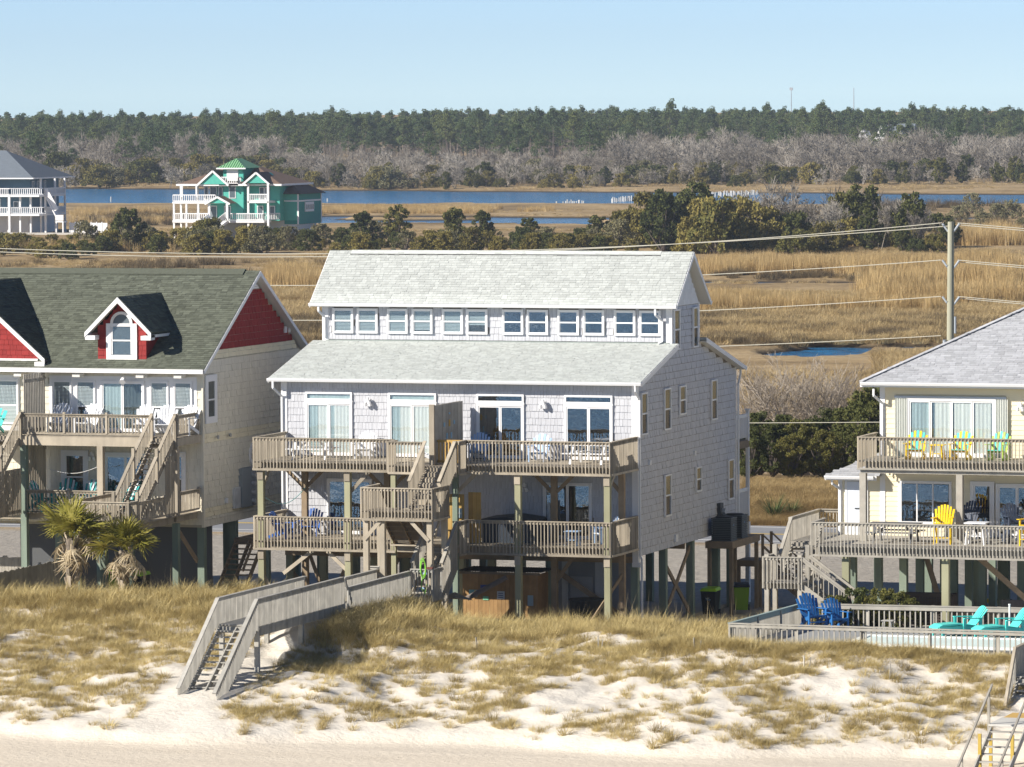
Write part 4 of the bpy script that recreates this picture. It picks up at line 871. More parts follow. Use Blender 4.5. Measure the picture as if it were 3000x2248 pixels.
# ---- privacy screen with little signs
ps=B().box(-7.02,-6.94,-3.62,-.32,9.5,11.70).build('privacy_screen',WOODG,mh)
for i in range(23):
    y=-3.6+i*.143; pbox('screen_board',WOODG,ps,-6.94,-6.915,y,y+.128,9.5,11.73); pbox('screen_board',WOODG,ps,-7.045,-7.02,y,y+.128,9.5,11.73)
pbox('screen_post',WOOD,ps,-7.1,-6.9,-3.72,-3.62,9.4,11.78)
SB=M('sign_blue',(.25,.42,.55),.6); SY=M('sign_amber',(.55,.33,.05),.6)
for y,z,m,h in ((-1.9,11.35,SB,.07),(-2.5,10.95,SB,.16),(-1.9,10.98,SY,.25),(-1.35,10.98,SB,.15),(-2.2,10.5,SB,.22),(-1.7,10.5,SB,.22)): pbox('wall_plaque',m,ps,-6.915,-6.90,y-.08,y+.08,z-h/2,z+h/2)
gt=B().box(-6.9,-5.84,-3.36,-3.30,10.33,10.43).box(-6.9,-5.84,-3.36,-3.30,9.56,9.65).build('gate_rail',NEWW,mh)
for i in range(8): pbox('baluster',NEWW,gt,-6.84+i*.13,-6.80+i*.13,-3.42,-3.365,9.6,10.36)
# ---- stairs of the centre bay
sA=B().box(-7.02,-5.84,-4.42,-4.38,9.2,9.44).build('stair',WOOD,mh)
stair(sA,WOOD,(-6.43,-4.42),(0,-1),(1,0),1.08,9.49,7.97,1.95,risers=True)
srail(sA,WOOD,(-7.02,-4.42),(-7.02,-6.25),10.44,9.06,1.12,.115,out=(-1,0)); srail(sA,WOOD,(-5.84,-4.42),(-5.84,-6.25),10.44,9.06,1.12,.115,out=(1,0))
ld=deck('stair_landing',-8.62,-5.84,-7.0,-5.2,7.97,mh)
rail(ld,WOOD,(-8.62,-7.0),(-5.84,-7.0),8.86,7.97,7.66,(0,-1)); rail(ld,WOOD,(-8.62,-5.2),(-8.62,-7.0),8.86,7.97,7.66,(-1,0)); rail(ld,WOOD,(-5.84,-7.0),(-5.84,-5.2),8.86,7.97,7.66,(1,0)); skirt(ld,(-8.62,-7),(-5.84,-7),7.66,(0,-1)); skirt(ld,(-5.84,-7),(-5.84,-5.2),7.66,(1,0))
for x,y,z in ((-8.50,-6.86,3.4),(-7.85,-6.86,3.4),(-5.98,-6.86,3.4),(-5.95,-5.3,3.4),(-8.5,-5.3,3.4)): pbox('landing_post',WOOD,ld,x-.10,x+.10,y-.10,y+.10,z,7.64)
for p,q in (((-8.55,-6.98,6.9),(-7.9,-6.98,7.62)),((-6.7,-6.98,7.62),(-6.0,-6.98,6.9)),((-5.9,-6.6,7.0),(-5.9,-6.0,7.6))): pbeam('brace',WOOD,ld,p,q,.04,.14)
sB=B().box(-8.6,-7.1,-5.24,-5.2,7.68,7.92).build('stair',WOOD,mh); stair(sB,WOODD,(-7.85,-5.2),(0,1),(1,0),1.4,7.97,6.46,1.8,risers=True)
srail(sB,WOOD,(-7.08,-5.2),(-7.08,-3.6),8.86,7.45,1.05,.13,out=(1,0)); srail(sB,WOOD,(-8.62,-5.2),(-8.62,-3.6),8.86,7.45,1.05,.13,out=(-1,0))
# lower flight to the walkway platform
sC=B().box(-6.95,-5.8,-4.42,-4.36,6.15,6.42).build('stair',WOODG,mh); stair(sC,WOOD,(-6.37,-4.4),(0,-1),(1,0),1.1,6.46,4.93,1.9,risers=True)
srail(sC,WOODG,(-5.78,-4.4),(-5.78,-6.2),7.42,6.0,1.75,.10,out=(1,0)); srail(sC,WOODG,(-6.95,-4.4),(-6.95,-6.2),7.42,6.0,1.1,.13,out=(-1,0))
# ---- ground floor: store wall, plank shed bar
gw=B().box(-3.7,-.3,.95,1.05,2.8,5.82).build('store_wall',M('grey_panel',(.22,.235,.26),.8,noise=(1.5,.08)),mh); pbox('store_door',M('grey_door',(.30,.31,.33),.6),gw,-3.0,-2.1,.90,.95,2.85,4.95); pbox('door_trim',M('grey_trim',(.42,.44,.46),.6),gw,-3.34,-3.1,.88,.95,2.8,5.7); pbox('door_trim',M('grey_trim',(.42,.44,.46),.6),gw,-2.0,-1.65,.88,.95,2.8,5.7)
bw=B().box(-14.2,-6.0,6.55,6.6,2.8,5.8).build('store_wall',M('grey_panel',(.22,.235,.26),.8),mh) if False else None
sh=thing('plank_bar','cedar plank bar shed with corrugated roof under the right hand decks','shed',(-5.0,-1.0,3.6))
for i in range(19):
    x=-6.55+i*.158
    if x+.15<-3.55: pbox('plank',CEDARW,sh,x,x+.15,-1.55,-1.52,3.5,5.22)
for i in range(8): pbox('plank',CEDARW,sh,-3.56,-3.53,-1.5+i*.158,-1.5+i*.158+.15,3.5,5.22)
b=B()
for i in range(32): x=-6.7+i*.105; b.prism([(x,5.30),(x+.05,5.335),(x+.105,5.30),(x+.105,5.31),(x+.05,5.345),(x,5.31)],1,-1.75,.2)
b.build('roof_sheet',BLACK,sh)
pbox('roof_edge',WOODD,sh,-6.68,-3.4,-1.70,-1.62,5.2,5.29)
for x0,x1,z0,z1,c in ((-6.28,-5.95,4.32,4.58,(.18,.42,.46)),(-5.82,-5.38,4.66,4.78,(.06,.08,.25)),(-5.72,-5.5,4.2,4.34,(.2,.5,.32)),(-5.15,-4.85,4.25,4.55,(.55,.58,.6)),(-3.92,-3.7,4.02,4.42,(.30,.40,.45))):
    m=M('sign_%d'%int(x0*-100),c,.6); g=pbox('sign',m,sh,x0,x1,-1.575,-1.555,z0,z1)
pbox('sign_band',M('sign_red',(.45,.16,.10),.6),sh,-6.27,-5.96,-1.585,-1.577,4.34,4.43); pbox('sign_sun',M('sign_sun',(.75,.55,.08),.6),sh,-6.06,-5.98,-1.585,-1.577,4.48,4.56)
for i in range(3): pbox('sign_line',M('sign_ink',(.1,.12,.2),.6),sh,-5.10,-4.90,-1.585,-1.577,4.30+i*.08,4.33+i*.08)
# yellow pine shower wall
sw=thing('shower_wall','fresh yellow pine plank shower wall beside the hot tub','screen',(-5.6,-1.6,6.46))
for i in range(4): pbox('plank',NEWW,sw,-6.62+i*.17,-6.46+i*.17,-3.05,-3.02,6.47,8.35)
for i in range(3): pbox('plank',NEWW,sw,-5.93+i*.17,-5.77+i*.17,-2.6,-2.57,6.47,8.4)
pbox('sign',M('sign_blue2',(.35,.45,.52),.5),sw,-6.30,-6.02,-3.10,-3.06,7.45,7.82); pbox('sign_band',WHITEV,sw,-6.29,-6.03,-3.108,-3.102,7.60,7.66)
# hot tub
ht=thing('hot_tub','dark hot tub with a folded cover on the lower right deck','hot tub',(-4.6,-1.5,6.46))
b=B(); b.box(-5.5,-3.5,-2.3,-.4,6.47,7.22); b.build('tub_body',M('tub_side',(.035,.045,.06),.5),ht)
b=B(); b.prism([(-5.56,7.22),(-3.44,7.22),(-3.44,7.32),(-4.5,7.46),(-5.56,7.36)],1,-2.36,-.34); b.build('cover',M('tub_cover',(.03,.035,.045),.45),ht)
b=B(); b.box(-3.4,-3.3,-.7,-.5,6.47,7.9); b.build('cover_lifter',METAL,ht)
# AC platform with stairs, units
ap=B().box(.02,1.15,9.0,13.0,5.42,5.66).build('equipment_platform',WOODD,mh)
for i in range(8): pbox('deck_board',WOODD,ap,.02+i*.142,.155+i*.142,8.98,13.02,5.662,5.69)
for x,y in ((.15,9.15),(1.05,9.15),(1.05,12.8),(.15,12.8)): pbox('platform_post',WOODD,ap,x-.07,x+.07,y-.07,y+.07,2.6,5.42)
p2=B().box(.1,1.2,13.1,14.6,4.35,4.6).build('stair_landing',WOODD,mh)
for x,y in ((.2,13.2),(1.1,13.2),(1.1,14.5)): pbox('landing_post',WOODD,p2,x-.06,x+.06,y-.06,y+.06,2.6,4.35)
s4=B().box(1.2,1.24,13.1,14.6,4.3,4.56).build('stair',WOODD,mh); stair(s4,WOODD,(1.2,13.85),(1,0),(0,1),1.2,4.6,2.72,2.2)
for y in (13.2,14.5):
    pbeam('stair_rail',WOODD,s4,(1.2,y,5.65),(3.3,y,3.75),.09,.05); pbeam('stair_rail',WOODD,s4,(1.2,y,5.2),(3.3,y,3.3),.05,.09)
    for t in (0,.5,1): pbox('newel_post',WOODD,s4,1.2+2.1*t-.05,1.2+2.1*t+.05,y-.05,y+.05,4.5-1.9*t-.1,5.68-1.9*t)
pbeam('top_rail',WOODD,p2,(.1,13.15,5.65),(1.2,13.15,5.65),.09,.05)
def acunit(x,y,z,label):
    t=thing('air_conditioner',label,'air conditioner',(x,y,z),0,'air conditioners beside the grey house')
    m=M('ac_metal',(.07,.085,.095),.5); 
    B().box(x-.42,x+.42,y-.42,y+.42,z,z+.06).box(x-.42,x+.42,y-.42,y+.42,z+.86,z+.92).build('casing',m,t); B().box(x-.37,x+.37,y-.37,y+.37,z+.06,z+.86).build('coil',BLACK,t)
    for i in range(11): 
        zz=z+.10+i*.07; q=B(); q.box(x-.41,x+.41,y-.415,y-.40,zz,zz+.04).box(x-.41,x+.41,y+.40,y+.415,zz,zz+.04).box(x-.415,x-.40,y-.4,y+.4,zz,zz+.04).box(x+.40,x+.415,y-.4,y+.4,zz,zz+.04); q.build('louvre',m,t)
    B().cyl((x,y,z+.92),(x,y,z+.96),.36,.34,16).build('fan_grille',BLACK,t)
    b=B().box(x+.416,x+.420,y-.12,y-.02,z+.6,z+.66); b.build('label_plate',M('plate_blue',(.1,.2,.35),.5),t)
acunit(.60,9.7,5.69,'nearer grey air conditioner on the platform beside the grey house'); acunit(.62,11.2,5.69,'farther grey air conditioner on the platform beside the grey house')
# ================================================================== TAN AND RED HOUSE (left)
TANS=M('tan_shake',(.74,.695,.575),.85,rand=.04,isl=.03,noise=(10.,.08),stretch=(1,1,.1)); TANW=M('tan_wall',(.42,.38,.29),.85)
CREAM=M('cream_shake',(.84,.76,.55),.8,isl=.04); REDS=M('red_shake',(.27,.032,.030),.8,rand=.10,isl=.10,noise=(12.,.08),stretch=(1,1,.1)); REDW=M('red_wall',(.22,.028,.028),.85)
ROOFL=M('green_roof_shingle',(.100,.110,.085),.9,rand=.2,isl=.26,noise=(8.,.1)); ROOFLB=M('green_roof_base',(.09,.10,.08),.9)
lh=thing('beach_house','tan and red gabled beach house with dark green roof and arched dormer','house',(-26.,5.,3.9))
LX0,LX1=-36.,-17.8
lw=B().prism([(0,6.6),(11,6.6),(11,12.95),(5.5,16.2),(0,12.95)],0,LX0,LX1).build('wall',TANW,lh)
gl=lambda y:12.95+.595*(5.5-abs(y-5.5))-.1
zones=[(6.62,7.0,TANS),(7.0,7.35,CREAM),(7.35,9.91,TANS),(9.91,10.27,CREAM),(10.27,13.17,TANS),(13.17,13.5,CREAM),(13.5,15.74,REDS)]
for z0,z1,mt in zones: cladding('shake',mt,lw,0,LX1,1,.05,10.95,z0,z1,.26 if mt is not CREAM else .18,(.18,.36) if mt is not REDS else (.10,.18),.045,0,[],lambda y,z:z<gl(y)+.07,None,.012)
b=B()
for i in range(6): z=15.76+i*.09; hw=(16.2-z-.04)/.595; b.prism([(5.5-hw,z),(5.5+hw,z),(5.5+hw*.9,z+.075),(5.5-hw*.9,z+.075)],0,LX1,LX1+.03)
b.build('gable_vent',WHITE,lh)
cladding('shake',TANS,lw,1,0.,-1,-34,-17.85,6.7,12.6,.26,(.18,.36),.024,0,[(-24.25,-18.05,10.3,12.48)])
B().box(-17.86,-17.76,-.03,.10,6.6,12.9).build('corner_board',TANS,lh)
rL=gable_roof(lh,-36.5,-17.48,-.6,12.82,5.52,16.48,ROOFL,ROOFLB,n_ind=200,inside=None,wr=(.14,.36))
rL2=gable_roof(lh,-36.5,-17.48,11.62,12.82,5.52,16.48,ROOFL,ROOFLB)
B().prism([(5.2,16.36),(5.52,16.56),(5.84,16.36),(5.84,16.33),(5.52,16.52),(5.2,16.33)],0,-36.,-18.1).build('ridge_cap',ROOFL,rL)
B().box(-36.5,-17.5,-.70,-.60,12.66,12.83).build('fascia',WHITE,lh); 
b=B()
for x in (-25.4,-22.9,-20.2,-18.6): b.box(x-.16,x+.16,-.6,-.1,12.48,12.62)
b.build('bracket',SOFF,lh)
# dormer
def dormer(parent,cx,hw,yf,zb,ze,za,oh,roofm,label=None):
    d=B().prism([(cx-hw,zb),(cx+hw,zb),(cx+hw,ze),(cx,za-.15),(cx-hw,ze)],1,yf,yf+3.6).build('dormer',REDW,parent)
    if label: d['label']=label
    sl=(za-ze)/(hw+oh*.9); top=za+.02
    for sg in (-1,1):
        ex=cx+sg*(hw+oh); ez=top-(hw+oh)*sl; L=math.hypot(hw+oh,top-ez)
        yb=yf+ (top-zb)/.6+.2
        B().prism([(cx,top),(ex,ez),(ex,ez-.09),(cx,top-.09)],1,yf-.42,yb).build('dormer_roof',ROOFLB,d)
        e=np.array([0,-1. if sg>0 else 1.,0])*-1; s=np.array([-sg*(hw+oh)/L,0,(top-ez)/L]); e=np.array([0,1.*sg,0]); n=np.cross(e,s)
        if n[2]<0: n=-n; 
        y0=yf-.42 if sg>0 else yb
        def ins(u,v,sg=sg,L=L,y0=y0,yb=yb,ez=ez,top=top):
            yy=(yf-.42+u) if sg>0 else (yb-u); zz=ez+(top-ez)*v/L; return zz>12.82+.598*(yy+.6)-.05
        shingles('shingle',roofm,d,np.array([ex,y0,ez])+n*.004,e,s,n,yb-(yf-.42),L,.14,(.14,.36),.022,0,ins)
        B().prism([(cx,top-.01),(ex+sg*.02,ez-.01),(ex+sg*.02,ez-.20),(cx,top-.24)],1,yf-.46,yf-.425).build('rake_board',WHITE,d)
        B().prism([(cx,top-.1),(ex,ez-.1),(ex,ez-.13),(cx,top-.13)],1,yf-.42,yf).build('soffit',SOFF,d)
        B().box(min(ex,ex-sg*.42),max(ex,ex-sg*.42),yf-.44,yf-.0,ez-.30,ez-.13).build('cornice_return',WHITE,d)
        B().box(min(ex,ex-sg*.03),max(ex,ex-sg*.03),yf-.42,yf+1.6,ez-.2,ez-.05).build('fascia',WHITE,d)
    cladding('shake',REDS,d,1,yf,-1,cx-hw,cx+hw,zb+.02,za,.20,(.16,.34),.022,60,[],lambda x,z:abs(x-cx)<hw-.03 and z<za-.22-max(0,(abs(x-cx)))*sl)
    return d
dm=dormer(lh,-21.17,1.03,0.,13.1,14.26,15.62,.36,ROOFL)
B().box(-22.35,-19.98,-.10,.02,13.06,13.14).build('sill_board',WHITE,dm)
# arched window
aw=B(); aw.box(-21.82,-21.62,-.07,0,13.16,14.58); aw.box(-20.72,-20.52,-.07,0,13.16,14.58); aw.box(-21.62,-20.72,-.07,0,13.16,13.34); aw.box(-21.62,-20.72,-.07,0,14.46,14.58)
for k in range(12):
    a0,a1=math.pi*k/12,math.pi*(k+1)/12; c=(-21.17,14.58); r0,r1=.36,.47
    aw.prism([(c[0]+r0*math.cos(a0),c[1]+r0*math.sin(a0)),(c[0]+r1*math.cos(a0),c[1]+r1*math.sin(a0)),(c[0]+r1*math.cos(a1),c[1]+r1*math.sin(a1)),(c[0]+r0*math.cos(a1),c[1]+r0*math.sin(a1))],1,-.075,-.002)
aw=aw.build('arched_window',WHITE,dm)
PANEG=M('grey_pane_back',(.13,.16,.18),.4)
pbox('room_panel',PANEG,aw,-21.62,-20.72,-.03,-.026,13.34,14.46); pbox('pane',GLASS,aw,-21.58,-20.76,-.045,-.041,13.36,14.44); pbox('meeting_rail',WHITE,aw,-21.6,-20.74,-.06,-.03,13.88,13.94); pbox('sash',WHITE,aw,-21.6,-21.55,-.06,-.03,13.36,14.46); pbox('sash',WHITE,aw,-20.79,-20.74,-.06,-.03,13.36,14.46)
f=B(); f.add([(-21.17+.36*math.cos(math.pi*k/12),-.03,14.58+.36*math.sin(math.pi*k/12)) for k in range(13)],[tuple(range(13))]); f.build('fan_light',PANEG,aw)
# big cross gable at the frame edge
dg=dormer(lh,-27.7,3.0,-.08,13.08,13.2,16.15,.42,ROOFL); B().box(-30.7,-24.7,-.20,-.06,13.06,13.16).build('sill_board',WHITE,dg)
# upper storey white window wall
wp=B().box(-24.28,-18.02,-.035,.0,10.3,12.5).box(-26.6,-25.55,-.035,.0,10.3,12.5).build('window_wall',WHITE,lh)
for a,c in ((-26.5,-25.6),(-24.14,-23.32),(-23.13,-22.31),(-19.99,-19.2),(-18.98,-18.2)): window_y(wp,a,c,10.55,12.33,-.035,t=.05,mid=.42,blind=.58 if a>-26 else 1.,blmat=BLIND,glass=GLASS,proud=.06)
slider_y(wp,-22.07,-20.22,10.32,12.33,-.036,2,curtains=((0,.5,CURTT),(.52,.98,M('grey_drape',(.10,.12,.12),.9))),glass=GLASS)
b=B(); b.cyl((-20.95,-.42,12.42),(-20.95,-.55,12.30),.10,.13,10); b.build('flood_lamp',WHITE,lh)
# side window and fittings
window_x(lh,.14,1.33,10.66,12.56,-17.745,t=.26,mid=.48,up=M('beige_room',(.28,.25,.19),.7),lo=M('beige_room2',(.20,.18,.14),.7),proud=.05)
for y in (8.97,9.42): B().box(-17.78,-17.70,y-.09,y+.09,13.84,14.10).build('vent_hood',WHITEV,lh)
oc=B()
for k in range(8):
    a0,a1=math.pi*(k+.5)/4,math.pi*(k+1.5)/4; c=(5.35,9.12); r0,r1=.34,.52
    oc.prism([(c[0]+r0*math.cos(a0),c[1]+r0*math.sin(a0)),(c[0]+r1*math.cos(a0),c[1]+r1*math.sin(a0)),(c[0]+r1*math.cos(a1),c[1]+r1*math.sin(a1)),(c[0]+r0*math.cos(a1),c[1]+r0*math.sin(a1))],0,-17.8,-17.72)
oc=oc.build('octagonal_window',WHITE,lh); f=B(); f.add([(-17.765,5.35+.36*math.cos(math.pi*(k+.5)/4),9.12+.36*math.sin(math.pi*(k+.5)/4)) for k in range(8)],[tuple(range(8))]); f.build('pane',M('oct_pane',(.25,.23,.18),.3),oc)
mb=B().box(-17.8,-17.62,3.75,5.25,7.1,8.67).build('meter_cabinet',M('cabinet_grey',(.26,.29,.31),.6),lh)
for z in (7.3,7.65,8.0,8.35): b=B(); b.cyl((-17.62,4.85,z),(-17.50,4.85,z),.12,.11,10); b.build('electric_meter',METAL,mb)
B().box(-17.8,-17.66,3.05,3.65,7.12,7.95).build('breaker_box',M('box_white',(.55,.56,.57),.6,noise=(2.,.2)),lh); B().box(-17.78,-17.70,2.2,2.4,7.4,7.6).build('outlet_box',WHITEV,lh)
lamp(lh,-22.45,-.03,9.35)
for y in (1.23,2.55): B().cyl((-17.7,y,10.08),(-17.62,y,10.08),.06,.08,8).build('wall_lamp',METAL,lh)
# lower storey openings
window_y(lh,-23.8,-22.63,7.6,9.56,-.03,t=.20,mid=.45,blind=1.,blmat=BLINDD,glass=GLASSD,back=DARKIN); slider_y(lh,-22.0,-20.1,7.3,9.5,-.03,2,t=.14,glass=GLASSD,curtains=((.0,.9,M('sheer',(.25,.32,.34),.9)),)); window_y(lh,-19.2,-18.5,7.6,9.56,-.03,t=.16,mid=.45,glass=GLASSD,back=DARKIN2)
# ---- decks
ud=deck('deck',-27.2,-17.86,-2.4,-.04,10.28,lh,.06,boards=True); B().box(-27.2,-17.86,-2.42,-2.36,9.9,10.24).box(-17.92,-17.86,-2.36,0,9.95,10.24).build('deck_beam',WOOD,ud)
def prail(parent,a,b,zf,h,posts,mat=WOOD,step=.14):
    """post-and-rail balustrade: posts rise above the cap"""
    a=np.array(a,float); b=np.array(b,float); L=np.hypot(*(b-a)); rail(parent,mat,a,b,zf+h,zf,zf+.10,None,step,.036,.11,bottom_rail=True,posts_at=posts,post_top=.07)
prail(ud,(-24.45,-2.34),(-18.95,-2.34),10.28,.86,[0,1.78,3.57,5.48]); prail(ud,(-17.92,-2.34),(-17.92,-.1),10.28,.86,[0,2.2]); prail(ud,(-27.2,-2.34),(-25.5,-2.34),10.28,.86,[1.65])
dl=deck('deck',-27.2,-17.86,-2.4,-.04,7.27,lh,.30); dp=deck('deck',-20.4,-17.88,-7.2,-2.4,7.268,lh,.32)
prail(dl,(-24.4,-2.34),(-20.4,-2.34),7.27,.88,[0,1.9,3.95]); prail(dp,(-20.36,-7.14),(-17.95,-7.14),7.27,.86,[0,2.36]); prail(dp,(-20.36,-7.14),(-20.36,-2.5),7.27,.86,[2.3,4.6]); prail(dp,(-17.95,-7.14),(-17.95,-6.35),7.27,.86,[.75]); prail(dl,(-17.93,-2.3),(-17.93,-.1),7.27,.88,[0,2.15]); prail(dp,(-17.93,-6.2),(-17.93,-3.6),7.27,.8,[2.5])
for x,y,z0,z1 in ((-21.15,-2.3,7.27,9.9),(-18.02,-2.3,4.0,6.95),(-19.1,-6.9,4.0,6.95),(-18.05,-6.95,4.0,6.95),(-24.4,-2.3,4.0,9.9),(-21.2,-2.3,4.0,6.95),(-18.02,-2.3,7.27,9.9),(-20.2,-6.9,4.0,6.95),(-26.8,-2.3,4.0,9.9)): pbox('deck_post',PILEG if z0<5 else WOOD,lh,x-.12,x+.12,y-.12,y+.12,z0,z1)
for x in (-17.95,-21.,-24.,-27.,-30.):
    for y in (.2,3.6,7.,10.6): pbox('piling',PILEG,lh,x-.14,x+.14,y-.14,y+.14,2.5,6.6)
pbeam('brace',WOODD,lh,(-18.0,-2.2,6.7),(-18.0,-.2,5.3),.06,.18)
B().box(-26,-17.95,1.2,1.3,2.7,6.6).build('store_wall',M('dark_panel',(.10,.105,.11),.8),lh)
# twin stairs to the upper deck
def lstair(x0,x1):
    s=B().box(x0,x1,-2.46,-2.42,9.95,10.24).build('stair',WOOD,lh)
    stair(s,WOOD,((x0+x1)/2,-2.45),(0,-1),(1,0),x1-x0-.08,10.28,7.27,3.85,wmat=M('stair_tread',(.21,.19,.165),.85,rand=.15))
    for x in (x0,x1):
        srail(s,WOOD,(x,-2.42),(x,-4.3),11.16,9.75,.80,.14); srail(s,WOOD,(x,-4.3),(x,-6.3),9.70,8.15,.80,.14)
        for y,z in ((-2.42,11.2),(-4.3,9.98),(-6.3,8.45)): pbox('newel_post',WOOD,s,x-.06,x+.06,y-.06,y+.06,z-1.35,z)
lstair(-18.95,-17.98); lstair(-25.55,-24.5)
def slats(parent,name,x,y0,y1,z0,z1,mat):
    p=B().box(x-.02,x+.02,y0,y1,z0+.1,z0+.2).box(x-.02,x+.02,y0,y1,z1-.3,z1-.2).build(name,mat,parent); n=int((y1-y0)/.16)
    for i in range(n): pbox('slat',mat,p,x+.02,x+.045,y0+i*.16,y0+i*.16+.125,z0,z1)
    return p
slats(lh,'privacy_screen',-24.42,-2.3,-.1,10.3,12.66,WOODG); slats(lh,'privacy_screen',-24.42,-2.3,-.1,7.3,9.9,WOOD); slats(lh,'slat_panel',-17.98,-3.55,-2.45,7.2,9.6,WOOD); slats(lh,'slat_panel',-24.48,-4.9,-2.5,7.2,9.0,WOOD)
# side platform and steps between the houses
sp=deck('side_platform',-17.7,-16.3,3.0,9.5,5.95,lh,.25,bmat=WOODD); rail(sp,WOODD,(-16.3,3.0),(-16.3,9.5),6.98,5.95,5.68,(1,0),.10,.07,.12)
for y in (3.1,6.,9.): pbox('platform_post',PILEG,sp,-16.42,-16.22,y-.1,y+.1,2.5,5.7)
sq=B().box(-17.7,-16.4,2.94,3.0,5.7,5.92).build('stair',WOODD,lh); stair(sq,WOODD,(-17.05,2.98),(0,-1),(1,0),1.2,5.95,3.7,2.6); pbeam('stair_rail',WOODD,sq,(-16.4,2.95,6.95),(-16.4,.6,4.9),.05,.14)
# picket fence of the left yard
def picket(nm,label,a,b,z0,z1,mat,gap=.01,w=.14):
    t=thing(nm,label,'fence',(a[0],a[1],z0)); a=np.array(a,float); b=np.array(b,float); L=np.hypot(*(b-a)); d=(b-a)/L; n=int(L/w); al=abs(d[0])>.5
    for i in range(n):
        p=a+d*(i*w); q=a+d*(i*w+w-gap); h=random.uniform(-.03,.03)
        if al: pbox('picket',mat,t,min(p[0],q[0]),max(p[0],q[0]),a[1]-.01,a[1]+.01,z0,z1+h)
        else: pbox('picket',mat,t,a[0]-.01,a[0]+.01,min(p[1],q[1]),max(p[1],q[1]),z0,z1+h)
    for z in (z0+.3,z1-.25): pbeam('fence_rail',mat,t,(a[0],a[1]+(.035 if al else 0),z) if al else (a[0]-.035,a[1],z),(b[0],b[1]+.035,z) if al else (b[0]-.035,b[1],z),.04,.09)
    for i in range(int(L/2.2)+1): p=a+d*min(L,i*2.2); pbox('fence_post',mat,t,p[0]-.08,p[0]-.0 if not al else p[0]+.08,p[1]+.02,p[1]+.12,z0-.2,z1+.05)
    return t
picket('picket_fence','weathered board fence running seaward behind the left palm',(-23.95,-8.5),(-23.95,1.0),3.9,5.2,WOODG); picket('picket_fence','weathered board fence across the back of the left yard',(-29.5,2.2),(-24.6,2.2),3.4,5.05,WOODG)
# ================================================================== YELLOW HOUSE (right)
YEL=M('yellow_siding',(.82,.74,.54),.75,rand=.03,isl=.03); YELW=M('yellow_wall',(.72,.63,.43),.8); ROOFY=M('grey_roof_shingle',(.40,.41,.43),.9,rand=.12,isl=.15,noise=(10.,.06)); ROOFYB=M('grey_roof_base',(.32,.33,.34),.9)
yh=thing('beach_house','pale yellow clapboard beach house with grey hip roof at the right edge','house',(16.,6.,3.8))
yw=B().box(9.58,24.5,0,13.2,6.3,12.5).build('wall',YELW,yh); wg=B().box(7.95,9.58,.0,6.,6.3,9.1).build('wing_wall',YELW,yh)
def clap(parent,x0,x1,z0,z1,y,skip,mat=YEL,h=.185):
    z=z0
    while z<z1-.03:
        segs=[(x0,x1)]
        for a,b,c,d in skip:
            if c<z+h/2<d: segs=[s for q in segs for s in ((q[0],min(q[1],a)),(max(q[0],b),q[1])) if s[1]-s[0]>.03]
        for a,b in segs: pieces('siding_board',mat,parent,[(np.array((a,y,z)),np.array((b-a,0,0)),np.array((0,0,min(h,z1-z)+.012)),np.array((0,-.024,0)))],1)
        z+=h
clap(yw,9.7,19.,9.6,12.45,0,[(10.13,14.35,9.8,12.1)]); clap(yw,9.6,19.,6.5,9.45,0,[(10.24,12.28,7.3,8.95),(13.0,16.2,6.6,8.97)]); clap(wg,8.05,9.56,6.5,9.05,0,[(8.2,9.0,6.8,8.95)])
B().box(9.52,9.72,-.04,.05,6.4,12.5).build('corner_board',WHITE,yh); B().box(7.9,8.06,-.04,.05,6.4,9.1).build('corner_board',WHITE,yh)
# hip roof
x0,x1,y0,y1,ze,p=8.92,25.2,-.55,13.7,12.66,.505; hd=(y1-y0)/2; zr=ze+p*hd
b=B(); b.add([(x0,y0,ze),(x1,y0,ze),(x1,y1,ze),(x0,y1,ze),(x0+hd,y0+hd,zr),(x1-hd,y0+hd,zr)],[(0,1,5,4),(1,2,5),(2,3,4,5),(3,0,4),(3,2,1,0)]); hr=b.build('roof',ROOFYB,yh)
sl=math.hypot(1,p); s=np.array([0,1/sl,p/sl]); n=np.array([0,-p/sl,1/sl]); 
shingles('shingle',ROOFY,hr,np.array([x0,y0,ze])+n*.006,(1,0,0),s,n,x1-x0,hd*sl,.14,(.16,.42),.022,160,lambda u,v:u>v/sl+.05 and u<(x1-x0)-v/sl-.05)
s2=np.array([1/sl,0,p/sl]); n2=np.array([-p/sl,0,1/sl]); shingles('shingle',ROOFY,hr,np.array([x0,y1,ze])+n2*.006,(0,-1,0),s2,n2,y1-y0,hd*sl,.14,(.3,.5),.022,0,lambda u,v:u>v/sl+.05 and u<(y1-y0)-v/sl-.05)
b=B()
for i in range(38): t0=i/38; t1=(i+1)/38+.004; a=np.array([x0+hd*t0,y0+hd*t0,ze+p*hd*t0+.02]); q=np.array([x0+hd*t1,y0+hd*t1,ze+p*hd*t1+.03]); b.beam(a,q,.26,.02,(0,0,1))
b.build('hip_cap',ROOFY,hr)
B().box(x0,x1,y0-.03,y0+.0,ze-.19,ze).box(x0-.03,x0,y0,y1,ze-.19,ze).build('fascia',WHITE,yh); B().box(x0+.03,x1,y0+.02,.0,ze-.20,ze-.17).build('soffit',SOFF,yh); gutter(yh,x0,x1,y0-.03,ze-.06)
downspout(yh,[(9.4,-.5,12.4),(9.4,-.5,12.15),(9.62,-.08,11.85),(9.62,-.08,9.9)]); lamp(yh,14.93,-.03,11.8)
